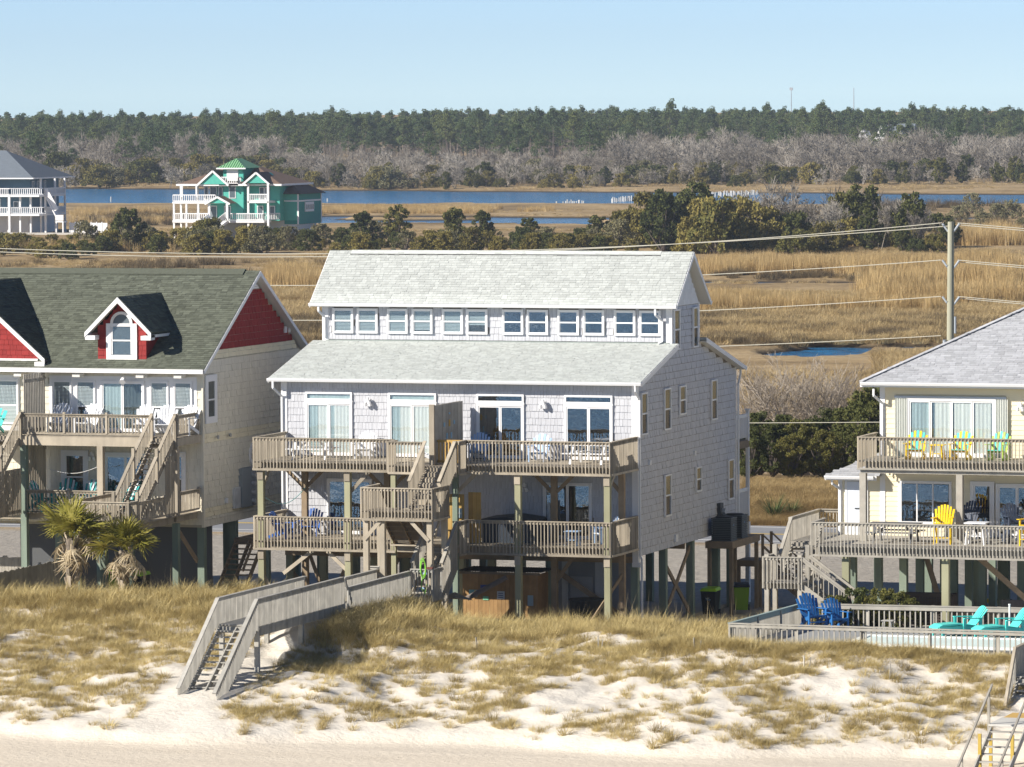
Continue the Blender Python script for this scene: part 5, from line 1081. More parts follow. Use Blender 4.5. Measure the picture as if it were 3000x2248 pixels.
# wing hip roof
wx0,wy0,wz=7.5,-.45,9.12; b=B(); b.add([(wx0,wy0,wz),(9.6,wy0,wz),(9.6,6.4,wz),(wx0,6.4,wz),(9.6,wy0+2.1,wz+.98),(9.6,4.3,wz+.98)],[(0,1,4),(0,4,5,3),(3,5,2),(3,2,1,0)]); wr_=b.build('wing_roof',ROOFYB,yh)
shingles('shingle',ROOFY,wr_,np.array([wx0,wy0,wz])+np.array([0,-.42,.9])*.008,(1,0,0),np.array([0,.905,.425]),np.array([0,-.425,.905]),2.1,2.3,.14,(.2,.42),.02,0,lambda u,v:u>v*.905+.03)
B().box(wx0,9.5,wy0-.03,wy0,wz-.17,wz).build('fascia',WHITE,wr_); gutter(yh,wx0,9.4,wy0-.03,wz-.06); downspout(yh,[(7.75,-.4,9.),(7.75,-.35,8.8),(7.98,-.08,8.6),(7.98,-.08,6.9)])
dr=pbox('door',M('white_door',(.70,.74,.80),.5),yh,8.25,8.98,-.06,-.026,6.87,8.88); b=fpanel(dr,'door_frame',WHITE,8.17,9.06,-.075,-.02,6.87,8.98,.08,0); pbox('door_lever',DKGREY,dr,8.55,8.75,-.09,-.06,7.85,7.89)
# upper four-leaf door between storm shutters
sd=slider_y(yh,10.58,13.98,9.86,12.04,-.024,4,t=.09,curtains=((.02,.23,CURTT),(.30,.48,CURT),(.53,.74,CURT),(.78,.97,CURT)),glass=GLASS,back=M('blue_room',(.16,.22,.26),.7))
pbox('shutter_track',M('track_blue',(.50,.55,.62),.5),sd,10.1,14.38,-.12,-.03,12.05,12.13)
for a in (10.13,13.99):
    sh_=B()
    for i in range(5): x=a+i*.09; sh_.prism([(x,-.13),(x+.045,-.05),(x+.09,-.13),(x+.09,-.12),(x+.045,-.04),(x,-.12)],2,9.86,12.04)
    sh_.build('storm_shutter',M('shutter_cream',(.72,.74,.70),.5),sd)
wl=fpanel(yh,'window',WHITE,10.24,12.28,-.09,-.02,7.32,8.94,.10,0)
for i in range(3):
    a=10.34+i*.613; pbox('room_panel',DARKIN,wl,a,a+.613,-.036,-.03,7.42,8.84); pbox('pane',GLASSD,wl,a+.03,a+.59,-.06,-.056,7.44,8.82); pbox('mullion',WHITE,wl,a-.025,a+.025,-.085,-.04,7.42,8.84)
d2=slider_y(yh,13.0,13.92,6.88,8.97,-.024,1,t=.13,glass=GLASSD,name='glass_door'); d3=slider_y(yh,13.97,16.3,6.88,8.9,-.024,3,t=.10,glass=GLASSD)
# decks
yu=deck('deck',9.4,19.,-2.7,-.04,9.86,yh,.30,bmat=WOODG); rail(yu,WOOD,(9.4,-2.7),(19.,-2.7),10.75,9.86,9.58,(0,-1)); rail(yu,WOOD,(9.4,-.1),(9.4,-2.7),10.75,9.86,9.58,(-1,0)); pbeam('skirt_board',WOODG,yu,(9.36,-2.76,9.56),(19,-2.76,9.56),.05,.06); B().box(9.45,19.,-2.66,-2.5,9.40,9.555).build('deck_beam',WOODG,yu)
yl=deck('deck',8.3,19.,-5.2,-.04,6.88,yh,.33,bmat=WOODG); rail(yl,WOODG,(8.3,-5.2),(19.,-5.2),7.76,6.88,6.56,(0,-1)); pbeam('skirt_board',WOODG,yl,(8.26,-5.26,6.54),(19,-5.26,6.54),.05,.07)
yv=deck('deck',6.95,8.3,-3.4,.8,6.878,yh,.33,bmat=WOODG); rail(yv,WOODG,(6.95,.8),(6.95,-3.4),7.76,6.88,6.56,(-1,0)); rail(yv,WOODG,(6.95,.8),(8.0,.8),7.76,6.88,6.56,(0,1)); rail(yv,WOODG,(8.28,-3.4),(8.28,-5.2),7.76,6.88,6.56,(-1,0))
for x in (9.53,13.2,16.9): pbox('deck_post',WOODG,yh,x-.12,x+.12,-2.65,-2.41,6.88,9.4)
for x in (9.5,13.25,17.):
    pbox('deck_post',PILE,yh,x-.13,x+.13,-5.05,-4.79,3.4,6.56)
for x in (8.4,9.4,11.,12.3,13.4,14.9,16.6):
    for y in (.2,4.,8.,12.): pbox('piling',PILEG,yh,x-.14,x+.14,y-.14,y+.14,2.5,6.3)
for p_,q_ in (((11.2,.2,6.2),(11.7,.2,4.6)),((14.0,-3.,6.4),(15.8,-3.,4.9))): pbeam('brace',WOODD,yh,p_,q_,.06,.2)
s1=B().box(7.0,8.25,-3.46,-3.42,6.56,6.84).build('stair',WOODG,yh); stair(s1,WOODG,(7.62,-3.42),(0,-1),(1,0),1.15,6.88,5.6,1.6); 
for x in (7.0,8.25): pbeam('stair_rail',WOODG,s1,(x,-3.42,7.76),(x,-5.0,6.55),.12,.045); srail(s1,WOODG,(x,-3.45),(x,-5.0),7.72,6.52,1.1,.15)
yd=deck('stair_landing',6.75,8.2,-6.3,-5.0,5.6,yh,.25,bmat=WOODG); rail(yd,WOODG,(6.75,-6.3),(8.2,-6.3),6.55,5.6,5.38,(0,-1)); rail(yd,WOODG,(6.75,-5.0),(6.75,-6.3),6.55,5.6,5.38,(-1,0))
for x,y in ((6.85,-6.2),(8.1,-6.2),(6.85,-5.1),(8.1,-5.1)): pbox('landing_post',WOODG,yd,x-.08,x+.08,y-.08,y+.08,3.2,6.62 if y<-6 else 6.9)
s3=B().box(8.2,8.24,-6.3,-5.25,5.36,5.58).build('stair',WOODG,yh); stair(s3,WOODG,(8.22,-5.78),(1,0),(0,1),1.0,5.6,3.9,2.4)
for y in (-6.3,-5.25): srail(s3,WOODG,(8.25,y),(10.55,y),6.45,4.75,.85,.19); 
for y in (-6.3,-5.25): pbeam('stair_rail',WOODG,s3,(8.2,y-.01,6.5),(10.6,y-.01,4.78),.05,.15)
# lattice enclosure, store board wall, tank
lt=thing('lattice_enclosure','dark lattice equipment enclosure under the yellow house','enclosure',(12.,-2.6,3.6)); LAT=M('dark_lattice',(.055,.045,.04),.8)
B().box(11.05,12.9,-1.9,-1.86,3.5,4.95).build('backing',DKGREY,lt); B().box(11.0,12.95,-2.7,-2.6,4.9,5.0).box(12.87,12.95,-2.7,-1.86,3.5,4.95).box(11.0,11.08,-2.7,-1.86,3.5,4.95).build('frame',LAT,lt)
for i in range(17): pbox('lattice_strip',LAT,lt,11.08+i*.108,11.135+i*.108,-2.68,-2.665,3.5,4.9)
for i in range(13): pbox('lattice_strip',LAT,lt,11.08,12.87,-2.695,-2.68,3.55+i*.108,3.605+i*.108)
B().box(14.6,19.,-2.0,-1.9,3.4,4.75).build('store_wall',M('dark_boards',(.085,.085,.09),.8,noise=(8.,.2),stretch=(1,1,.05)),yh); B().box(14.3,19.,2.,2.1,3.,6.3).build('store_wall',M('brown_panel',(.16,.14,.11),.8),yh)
tk=thing('gas_tank','small pale upright gas tank behind the yellow house posts','tank',(13.2,9.,2.75)); B().cyl((13.2,9,2.75),(13.2,9,3.7),.24,.24,12).build('tank_body',M('tank_white',(.55,.6,.58),.5),tk); B().cyl((13.2,9,3.7),(13.2,9,3.9),.10,.06,8).build('valve_cap',METAL,tk); B().box(13.1,13.3,8.74,8.757,3.1,3.3).build('warning_sticker',M('sticker_red',(.6,.08,.06),.6),tk)
ROOMS=None
for i,(x,y) in enumerate(((9.6,17.5),(11.3,25.))):
    t=thing('parking_stop','yellow and black parking stop behind the yellow house, %s one'%('nearer' if i==0 else 'farther'),'parking stop',(x,y,2.7)); 
    for k in range(6): B().prism([(y-.1,2.7),(y+.1,2.7),(y+.06,2.86),(y-.06,2.86)],0,x-.9+k*.3,x-.6+k*.3-.001).build('stop_band',M('stop_yellow',(.75,.48,.02),.6) if k%2==0 else BLACK,t)
# ---- pool yard
pf=thing('pool_fence','weathered railing fence around the pool yard of the yellow house','fence',(13.5,-11.5,4.1))
PB=M('pale_fence_wood',(.40,.38,.33),.85,rand=.14,noise=(2.,.15)); PBT=M('teal_washed_wood',(.30,.38,.36),.85,rand=.1)
for a,b_,st in (((8.6,-7.8),(20.,-7.2),.19),((8.6,-7.8),(8.05,-15.3),.12),((8.05,-15.3),(20.,-15.6),.19)):
    a=np.array(a);b_=np.array(b_); L=np.hypot(*(b_-a)); d=(b_-a)/L; n=int(L/st); tm=PBT if st==.12 else PB
    if st==.12: pbeam('fence_cap',tm,pf,(a[0],a[1],5.0),(b_[0],b_[1],5.0),.14,.04); pbeam('fence_rail',tm,pf,(a[0],a[1],4.9),(b_[0],b_[1],4.9),.04,.16)
    else: pbeam('fence_cap',PB,pf,(a[0],a[1],5.0),(b_[0],b_[1],5.0),.14,.04); pbeam('fence_rail',PB,pf,(a[0],a[1]-.03,4.91),(b_[0],b_[1]-.03,4.91),.04,.15 if a[1]>-10 else .09)
    for i in range(n+1): q=a+d*(i*st); pbox('baluster',PB,pf,q[0]-.022,q[0]+.022,q[1]-.0,q[1]+.044,4.12,4.98)
    for i in range(int(L/2.4)+1): q=a+d*min(L,i*2.4); pbox('fence_post',PB,pf,q[0]-.06,q[0]+.06,q[1]+.05,q[1]+.16,3.6,5.02)
o=B().box(8.1,20.2,-15.2,-7.4,3.5,4.20).build('pool_deck',M('grey_deck_boards',(.30,.31,.31),.85,noise=(5.,.12))); tag(o,None,None,kind='structure')
pl=thing('swimming_pool','covered white pool behind the near railing of the yellow house','pool',(15.8,-12.4,4.2))
fpanel_=B().box(11.8,19.9,-14.1,-13.85,4.2,4.28).box(11.8,19.9,-11.05,-10.8,4.2,4.28).box(11.8,12.05,-13.85,-11.05,4.2,4.28).box(19.65,19.9,-13.85,-11.05,4.2,4.28).build('coping',M('pool_white',(.78,.82,.80),.5),pl); B().box(12.05,19.65,-13.85,-11.05,4.2,4.245).build('cover',M('pool_cover',(.66,.78,.75),.6,noise=(1.,.06)),pl)
# ================================================================== BOARDWALKS
bwk=thing('boardwalk','grey wooden boardwalk with stairs from the grey house over the dune','boardwalk',(-7.4,-15.,4.9))
BWD=M('boardwalk_wood',(.40,.385,.345),.85,rand=.14,noise=(3.,.14))
def wdeck(x0,x1,y0,y1,z):
    p=B().box(x0+.05,x0+.10,y0,y1,z-.25,z-.04).box(x1-.10,x1-.05,y0,y1,z-.25,z-.04).build('walkway_frame',BWD,bwk)
    n=int(abs(y1-y0)/.145)
    for i in range(n): y=min(y0,y1)+i*.145; pbox('deck_board',BWD,p,x0,x1,y+.003,y+.142,z-.038,z)
    return p
pa=wdeck(-8.15,-5.78,-7.2,-6.2,4.92)
rail(pa,BWD,(-6.62,-7.2),(-5.78,-7.2),5.87,4.93,4.66,(0,-1),.14); rail(pa,BWD,(-5.78,-7.2),(-5.78,-6.2),5.87,4.93,4.66,(1,0),.14); rail(pa,BWD,(-8.6,-6.3),(-8.1,-6.3),5.85,4.93,4.66,(0,1),.14)
w1=wdeck(-8.1,-6.68,-14.0,-7.2,4.90); rail(w1,BWD,(-6.68,-7.2),(-6.68,-13.95),5.79,4.90,4.30,(1,0),.118,.048); rail(w1,BWD,(-8.12,-6.4),(-8.12,-11.0),5.79,4.9,4.6,(-1,0),.118,.048)
w2=wdeck(-8.1,-6.68,-22.9,-14.0,5.28); rail(w2,BWD,(-6.68,-14.4),(-6.68,-22.9),6.20,5.28,4.90,(1,0),.118,.048,cap=.15); rail(w2,BWD,(-8.12,-14.4),(-8.12,-22.9),6.20,5.28,4.95,(-1,0),.118,.048,cap=.15)
pbeam('end_board',BWD,w2,(-6.66,-14.2,6.15),(-6.66,-13.6,5.2),.04,.14)
for y in (-14.2,-18.4,-22.7):
    for x in (-6.75,-8.05): pbox('walkway_post',BWD,bwk,x-.08,x+.08,y-.08,y+.08,2.8,5.25)
st=B().box(-8.08,-6.7,-22.96,-22.9,5.0,5.22).build('stair',BWD,bwk); stair(st,BWD,(-7.4,-22.92),(0,-1),(1,0),1.3,5.28,3.05,3.4,depth=.26,open_str=3)
srail(st,BWD,(-6.68,-22.9),(-6.68,-26.9),6.18,3.36,1.0,.118,.045,.14,(1,0)); srail(st,BWD,(-8.12,-22.9),(-8.12,-26.6),6.18,3.45,.95,.118,.045,.14,(-1,0))
# second access at the right edge
b2=thing('boardwalk','brown wooden beach walkway ending in steps at the right edge','boardwalk',(20.3,-18.,4.))
p=B().box(19.55,19.6,-20.4,-16.2,3.75,3.98).build('walkway_frame',BWD,b2)
for i in range(29): pbox('deck_board',BWD,p,19.45,21.2,-20.4+i*.145,-20.258+i*.145,3.98,4.02)
rail(p,BWD,(19.42,-16.2),(19.42,-20.4),4.99,4.02,3.7,None,.10,.06,.14,capmat=WOOD); pbeam('stair_rail',WOOD,p,(19.42,-20.4,4.97),(19.42,-21.9,3.15),.10,.16); rail(p,BWD,(21.2,-16.2),(21.2,-20.4),4.99,4.02,3.7,None,.12,.05,.14)
for i in range(9): t=i/9; pbox('baluster',BWD,p,19.40,19.44,-20.5-1.4*t-.03,-20.5-1.4*t+.03,3.9-1.2*t,4.85-1.75*t)
sx=B().box(19.5,21.2,-20.46,-20.4,3.7,3.94).build('stair',BWD,b2); stair(sx,BWD,(20.35,-20.42),(0,-1),(1,0),1.7,4.02,3.2,1.15)
ls=thing('beach_stair','lower beach stair with slim handrails on the sand at the right edge','stair',(21.2,-30.5,2.2))
pbox('plank',NEWW,ls,20.5,21.75,-26.9,-25.4,3.34,3.40); pbox('plank',M('bleached_plank',(.55,.54,.50),.85,noise=(4.,.1)),ls,20.5,21.75,-28.8,-26.92,3.36,3.42)
stair(ls,BWD,(21.15,-28.8),(0,-1),(1,0),1.15,3.42,1.9,3.3,depth=.24,open_str=2)
for x in (20.5,21.78):
    pbeam('handrail',WOODG,ls,(x,-28.3,4.62),(x,-32.9,2.55),.06,.07)
    for y,z in ((-28.75,4.4),(-32.4,2.75)): pbox('rail_post',WOODG,ls,x-.04,x+.04,y-.04,y+.04,z-1.5,z)
for x,y in ((20.55,-28.7),(21.7,-28.7),(20.6,-30.4),(21.65,-30.4)): pbox('stair_post',M('yellow_post',(.50,.36,.08),.8),ls,x-.05,x+.05,y-.05,y+.05,1.4,3.3)
# weathered sand-fence stakes on the dune
for i,(x,y) in enumerate(((3.4,-15.8),(3.6,-16.2),(7.6,-18.0),(7.75,-18.05),(11.9,-19.6),(12.0,-19.3),(15.0,-20.1),(-.6,-17.2))):
    t=B(); z=float(dune_z(np.array([x]),np.array([y]))[0]); t.beam((x,y,z-.3),(x+random.uniform(-.08,.08),y+.03,z+random.uniform(.35,.55)),.05,.03); o=t.build('fence_stake',WOODG); tag(o,'weathered sand fence stake in the dune, %s in order from the left'%ordn((2,3,4,5,6,7,8,1)[i]-1),'stake','old sand fence stakes')
# ================================================================== FURNITURE AND SMALL THINGS
CHW=M('chair_white',(.74,.76,.79),.5); CHB=M('chair_blue',(.045,.13,.42),.5); CHP=M('chair_pale_blue_shade',(.36,.52,.76),.5); CHT=M('chair_teal',(.03,.36,.36),.5); CHTQ=M('chair_turquoise',(.10,.62,.56),.5); CHY=M('chair_yellow',(.85,.58,.02),.5); CHG=M('chair_green',(.40,.55,.10),.5); CHN=M('chair_navy',(.05,.065,.10),.5); CHRB=M('chair_royal',(.025,.14,.38),.5)  # pale blue also holds the shade tint of the whitish upper-deck chairs
def adirondack(label,loc,rz,m1,m2=None,s=1.,tall=0.,group='deck chairs',frame=None,nm='deck_chair',rocker=False):
    t=thing(nm,label,'chair',(0,0,0),0,group); fm=frame or m1; z0=tall
    for i in range(7):
        x=(i-3)*.085; m=m1 if (m2 is None or i%2==0) else m2; top=1.04-.035*(i-3)**2*.55
        pbeam('back_slat',m,t,(x,.17,.27+z0),(x*1.32,.50,top+z0),.078,.02,(0,-1,0))
    for i in range(5):
        f=i/4; y=-.30+f*.46; z=.39-.11*f+z0; pbeam('seat_slat',m1 if m2 is None else m2 if i==0 else m1,t,(-.27,y,z),(.27,y,z),.10,.022,(0,0,1))
    for sx in (-1,1):
        pbeam('armrest',fm,t,(sx*.34,-.36,.60+z0),(sx*.32,.42,.57+z0),.12,.024,(0,0,1)); pbox('leg',fm,t,sx*.30-.02,sx*.30+.02,-.31,-.21,0,.59+z0)
        pbeam('leg',fm,t,(sx*.27,-.22,.36+z0),(sx*.27,.52,.05 if not tall else .0),.03,.11); 
        if tall: pbox('leg',fm,t,sx*.27-.02,sx*.27+.02,.22,.30,0,.3+z0)
        if rocker: pbeam('rocker',fm,t,(sx*.30,-.38,.05),(sx*.30,.5,.05),.04,.09)
    pbeam('back_rail',fm,t,(-.33,.40,.66+z0),(.33,.40,.66+z0),.03,.07)
    if tall: pbeam('foot_rest',fm,t,(-.3,-.30,.25),(.3,-.30,.25),.10,.03)
    t.location=loc; t.rotation_euler=(0,0,rz); t.scale=(s,s,s); return t
def picnic(label,loc,rz,m,L=1.75,group=None):
    t=thing('picnic_table',label,'table',(0,0,0),0,group)
    for i in range(5): pbox('top_plank',m,t,-L/2,L/2,-.36+i*.147,-.36+i*.147+.135,.70,.735)
    for sy in (-1,1):
        for k in range(2): pbox('bench_plank',m,t,-L/2,L/2,sy*.68-.14+k*.145,sy*.68-.01+k*.145,.40,.435)
    for sx in (-1,1):
        x=sx*(L/2-.25)
        for sy in (-1,1): pbeam('leg',m,t,(x,sy*.25,.70),(x,sy*.62,0),.04,.09,(1,0,0))
        pbox('cross_bar',m,t,x-.02,x+.02,-.82,.82,.33,.40); pbeam('brace',m,t,(x,0,.36),(x*.35,0,.69),.04,.07)
    t.location=loc; t.rotation_euler=(0,0,rz); return t
def sidetable(label,loc,m,s=1.,nm='side_table',group=None):
    t=thing(nm,label,'table',(0,0,0),0,group)
    for i in range(4): pbox('top_plank',m,t,-.24,.24,-.22+i*.112,-.22+i*.112+.10,.46,.485)
    for sx in (-1,1):
        for sy in (-1,1): pbeam('leg',m,t,(sx*.16,sy*.15,.46),(sx*.21,sy*.18,0),.05,.03)
    pbox('shelf',m,t,-.17,.17,-.14,.14,.18,.20); t.location=loc; t.scale=(s,s,s); return t
ZU,ZL=9.49,6.46
g='chairs on the grey house decks'
adirondack('white deck chair between the two curtained upper doors of the grey house',(-10.75,-.85,ZU),.05,CHW,group=g)
adirondack('pale deck chair turned sideways beside the top of the grey house stair',(-7.55,-2.6,ZU),-1.35,CHW,CHP,group=g)
adirondack('pale deck chair with painted blue shade right of the privacy screen',(-6.15,-.75,ZU),.15,CHP,group=g)
adirondack('pale deck chair between the two dark upper doors of the grey house',(-3.65,-.95,ZU),0.,CHP,CHW,group=g)
picnic('white picnic table on the left upper deck of the grey house',(-12.6,-1.55,ZU),.06,CHW,group='white picnic tables'); picnic('white picnic table on the right upper deck of the grey house',(-1.35,-1.6,ZU),-.05,CHW,group='white picnic tables')
adirondack('blue deck chair seen from the side at the left end of the lower deck',(-13.55,-2.3,ZL),1.45,CHB,group=g); adirondack('blue deck chair facing the sea on the left lower deck',(-12.95,-.95,ZL),.1,CHB,group=g)
adirondack('pale blue deck chair at the right end of the lower deck of the grey house',(-.85,-1.5,ZL),-.9,CHP,CHW,group=g); sidetable('small white blue side table by the right end of the lower grey deck',(-1.75,-2.7,ZL),CHP,1.15)
g='chairs on the tan house decks'; ZT=10.28
for i,(x,y,r,l) in enumerate(((-23.55,-.85,.05,'leftmost white deck chair by the slatted screen of the tan house'),(-22.35,-.9,-.2,'white deck chair left of the sliding door of the tan house'),(-19.9,-1.0,.1,'white deck chair right of the sliding door of the tan house'),(-18.95,-1.1,.15,'white deck chair at the head of the tan house stair'),(-18.2,-.85,-.1,'rightmost white deck chair on the upper deck of the tan house'))):
    adirondack(l,(x,y,ZT),r,CHW,s=1.12,group=g)
t=adirondack('turquoise deck settee at the left edge of the photo',(-26.3,-1.6,ZT),.1,CHTQ,s=1.0,group=g); t.scale=(1.9,1.,1.)
for i,(x,y,r,l) in enumerate(((-23.9,-1.8,1.3,'teal striped chair seen side on, leftmost on the lower tan deck'),(-23.35,-.75,.1,'teal and white striped chair left of the lower window of the tan house'),(-22.2,-1.1,-.1,'teal and white striped chair in front of the lower window of the tan house'),(-20.75,-.9,-.6,'teal and white striped chair behind the lower post of the tan house'))):
    adirondack(l,(x,y,7.27),r,CHT,CHW,group=g,tall=.16)
sidetable('teal side table among the striped chairs on the lower tan deck',(-21.5,-1.2,7.27),CHT,1.4)
g='chairs of the yellow house'
adirondack('yellow and turquoise rocking chair left of the yellow side table',(11.25,-1.45,9.86),.05,CHY,CHTQ,group=g,rocker=True); adirondack('yellow and turquoise rocking chair right of the yellow side table',(12.95,-1.45,9.86),-.05,CHY,CHTQ,group=g,rocker=True,frame=CHY); adirondack('green and turquoise rocking chair on the upper deck of the yellow house',(14.35,-1.4,9.86),-.1,CHG,CHTQ,group=g,rocker=True)
sidetable('yellow side table between the rocking chairs of the yellow house',(12.1,-1.5,9.86),CHY,1.15)
adirondack('bright yellow bar chair in front of the triple window of the yellow house',(12.75,-3.3,6.88),.1,CHY,group=g,tall=.38); adirondack('bright yellow bar chair at the right edge of the yellow house deck',(16.0,-3.2,6.88),-.15,CHY,group=g,tall=.38)
adirondack('dark navy bar chair beside the post of the yellow house deck',(13.15,-1.2,6.88),-.2,CHN,group=g,tall=.38); adirondack('dark navy bar chair left of the right yellow bar chair',(15.1,-1.9,6.88),.6,CHN,group=g,tall=.38)
picnic('dark grey picnic table on the lower deck of the yellow house',(10.9,-3.1,6.88),0,M('table_grey',(.12,.125,.13),.7),1.9); sidetable('small white table between the bar chairs of the yellow house',(14.0,-3.2,6.88),CHW,1.7)
adirondack('upright royal blue chair at the corner of the pool fence, left one',(9.35,-8.9,4.2),.75,CHRB,group='blue pool chairs',tall=.06,s=1.15); adirondack('royal blue chair tucked beside its twin at the pool fence corner',(10.15,-8.7,4.2),.7,CHRB,group='blue pool chairs',s=1.05)
def lounger(label,loc,rz):
    t=thing('pool_lounger',label,'lounger',(0,0,0),0,'turquoise pool loungers'); m=CHTQ
    for i in range(7): x=(i-3)*.088; pbeam('back_slat',m,t,(x,.35,.34),(x*1.15,.85,1.02-.012*(i-3)**2),.08,.02,(0,-1,0))
    b=B(); b.prism([(-1.15,.34),(-.95,.44),(-.3,.46),(.4,.36),(.4,.32),(-.3,.40),(-.95,.38),(-1.15,.28)],0,-.34,.34); b.build('seat',m,t)
    for sx in (-1,1): pbeam('armrest',m,t,(sx*.40,-.15,.64),(sx*.38,.62,.62),.13,.03); pbox('side_panel',m,t,sx*.36-.015,sx*.36+.015,-1.1,.5,.20,.36); pbox('leg',m,t,sx*.36-.03,sx*.36+.03,-.15,-.05,0,.63); pbox('leg',m,t,sx*.36-.03,sx*.36+.03,-1.0,-.9,0,.25); pbox('leg',m,t,sx*.36-.03,sx*.36+.03,.5,.6,0,.62)
    t.location=loc; t.rotation_euler=(0,0,rz); return t
lounger('turquoise lounger by the pool, the nearer to the middle',(15.0,-9.6,4.2),-.85); lounger('turquoise lounger by the pool at the right edge',(16.6,-9.9,4.2),-.85)
sidetable('low grey bench table behind the pool fence',(12.2,-9.3,4.2),M('table_pale',(.42,.41,.38),.7),.9)
o=B().cyl((16.55,-8.9,4.2),(16.55,-8.9,5.25),.035,.035,8).cyl((16.55,-8.9,5.25),(16.55,-8.9,5.29),.045,.045,8).build('white_pole',WHITE); tag(o,'slim white pole beside the turquoise loungers','pole')
# wheeled bins
def bin_(label,loc,rz,body,lid,logo=False,grp='wheeled bins'):
    t=thing('wheeled_bin',label,'bin',(0,0,0),0,grp); b=B(); n=4
    b.add([(-.24,-.27,.06),(.24,-.27,.06),(.24,.27,.06),(-.24,.27,.06),(-.31,-.36,.98),(.31,-.36,.98),(.31,.36,.98),(-.31,.36,.98)],[(0,3,2,1),(4,5,6,7),(0,1,5,4),(1,2,6,5),(2,3,7,6),(3,0,4,7)]); b.build('body',body,t)
    b=B(); b.add([(-.34,-.40,.98),(.34,-.40,.98),(.34,.38,1.0),(-.34,.38,1.0),(-.28,-.30,1.09),(.28,-.30,1.09),(.28,.34,1.12),(-.28,.34,1.12)],[(0,3,2,1),(4,5,6,7),(0,1,5,4),(1,2,6,5),(2,3,7,6),(3,0,4,7)]); b.build('lid',lid,t)
    for sx in (-1,1): B().cyl((sx*.27,.28,.12),(sx*.33,.28,.12),.12,.12,12).build('wheel',BLACK,t)
    B().cyl((-.28,.42,.98),(.28,.42,.98),.02,.02,6).build('handle',BLACK,t)
    if logo:
        m=M('logo_pale',(.45,.62,.72),.6); q=B(); y=-.335
        q.box(-.10,-.085,y,y+.02,.68,.75).box(-.10,-.04,y,y+.02,.735,.75).box(-.10,-.04,y,y+.02,.68,.695).box(-.022,-.006,y,y+.02,.68,.75).box(-.022,-.006,y,y+.02,.77,.785).box(.02,.036,y,y+.02,.68,.80).box(.005,.085,y,y+.02,.745,.76).box(.05,.10,y,y+.02,.80,.815).box(.05,.066,y,y+.02,.76,.815); q.build('logo',m,t); B().box(-.10,.10,y,y+.02,.63,.655).build('logo_line',M('logo_blue',(.15,.30,.45),.6),t)
    t.location=loc; t.rotation_euler=(0,0,rz); return t
bin_('black wheeled bin with lime lid and pale logo under the grey house platform',(.35,8.6,2.8),.0,BLACK,LIME,True); bin_('lime wheeled bin behind the platform post of the grey house',(1.05,10.6,2.8),.3,M('lime_body',(.20,.36,.02),.5),BLACK)
bin_('lime wheeled bin between the two palms',(-19.35,-5.6,4.25),.1,M('lime_body',(.20,.36,.02),.5),M('lime_body',(.20,.36,.02),.5)); bin_('black wheeled bin with lime lid behind the right palm',(-18.2,-5.7,4.25),-.1,BLACK,LIME)
# black tub, log, board, white crate, hose under the grey house
t=thing('plastic_tub','large black plastic tub in front of the grey store door','tub',(-1.7,-1.2,3.6)); b=B(); b.cyl((-1.7,-1.1,3.4),(-1.7,-1.1,4.25),.58,.66,20); b.build('tub_body',BLACK,t); b=B(); b.cyl((-1.7,-1.1,4.25),(-1.7,-1.1,4.30),.70,.70,20); b.build('rim',BLACK,t)
o=B().cyl((-4.55,-2.2,5.15),(-6.0,-2.6,4.35),.10,.10,10).build('log',M('grey_log',(.20,.17,.15),.9,noise=(4.,.2))); tag(o,'weathered grey log propped across the plank bar','log')
b=B(); b.add([(-6.5,-4.9,4.55),(-5.6,-5.1,4.62),(-5.1,-4.6,4.5),(-5.9,-4.3,4.75),(-6.5,-4.9,4.53),(-5.6,-5.1,4.60),(-5.1,-4.6,4.48),(-5.9,-4.3,4.73)],[(0,1,2,3),(7,6,5,4),(0,4,5,1),(1,5,6,2),(2,6,7,3),(3,7,4,0)]); b.build('tmp',WOOD).name='fallen_board'; tag(bpy.data.objects['fallen_board'],'broken pale board leaning on the dune in front of the plank bar','board')
t=thing('slatted_crate','pale blue slatted crate behind the boardwalk railing','crate',(-6.75,-5.1,4.93)); 
for i in range(5): pbox('slat',CHP,t,-7.05,-6.55,-5.5,-5.48,4.95+i*.13,5.05+i*.13)
pbox('side',CHP,t,-7.05,-7.03,-5.48,-5.1,4.95,5.58); pbox('side',CHP,t,-6.57,-6.55,-5.48,-5.1,4.95,5.58)
hs=B()
for k in range(3):
    pts=[(-6.15+.10*math.cos(a)+.02*k,-7.24-.02*k,5.95+.33*math.sin(a)-.05*k) for a in np.linspace(0,6.28,17)]; hs.tube(pts,.016,5)
hs.tube([(-6.15,-7.26,5.6),(-6.2,-7.27,5.2),(-6.05,-7.27,4.95),(-5.98,-7.26,5.3)],.016,5); o=hs.build('garden_hose',M('hose_green',(.22,.55,.05),.5)); tag(o,'bright green hose coiled on the boardwalk rail','hose')
o=B().box(-5.98,-5.75,-7.30,-7.12,5.875,5.94).build('brick_block',M('maroon',(.16,.06,.05),.7)); tag(o,'small maroon block on the boardwalk rail beside the hose','block')
# rope light between posts
pts=[(-14.0+.85*t_,-3.3+2.3*t_,8.15-.55*math.sin(math.pi*min(1,t_*.9))+.35*t_) for t_ in np.linspace(0,1,14)]
o=B().tube(pts,.016,5).build('rope_line',M('rope_aqua',(.25,.5,.5),.7)); tag(o,'aqua rope sagging between the left deck posts of the grey house','rope')
pts=[(-23.6+2.4*t_,-1.6-.7*t_,8.9-.22*math.sin(math.pi*t_)+.22*t_) for t_ in np.linspace(0,1,10)]
o=B().tube(pts,.012,5).build('cord_line',M('cord_white',(.6,.6,.58),.7)); tag(o,'white cord strung under the upper deck of the tan house','cord')
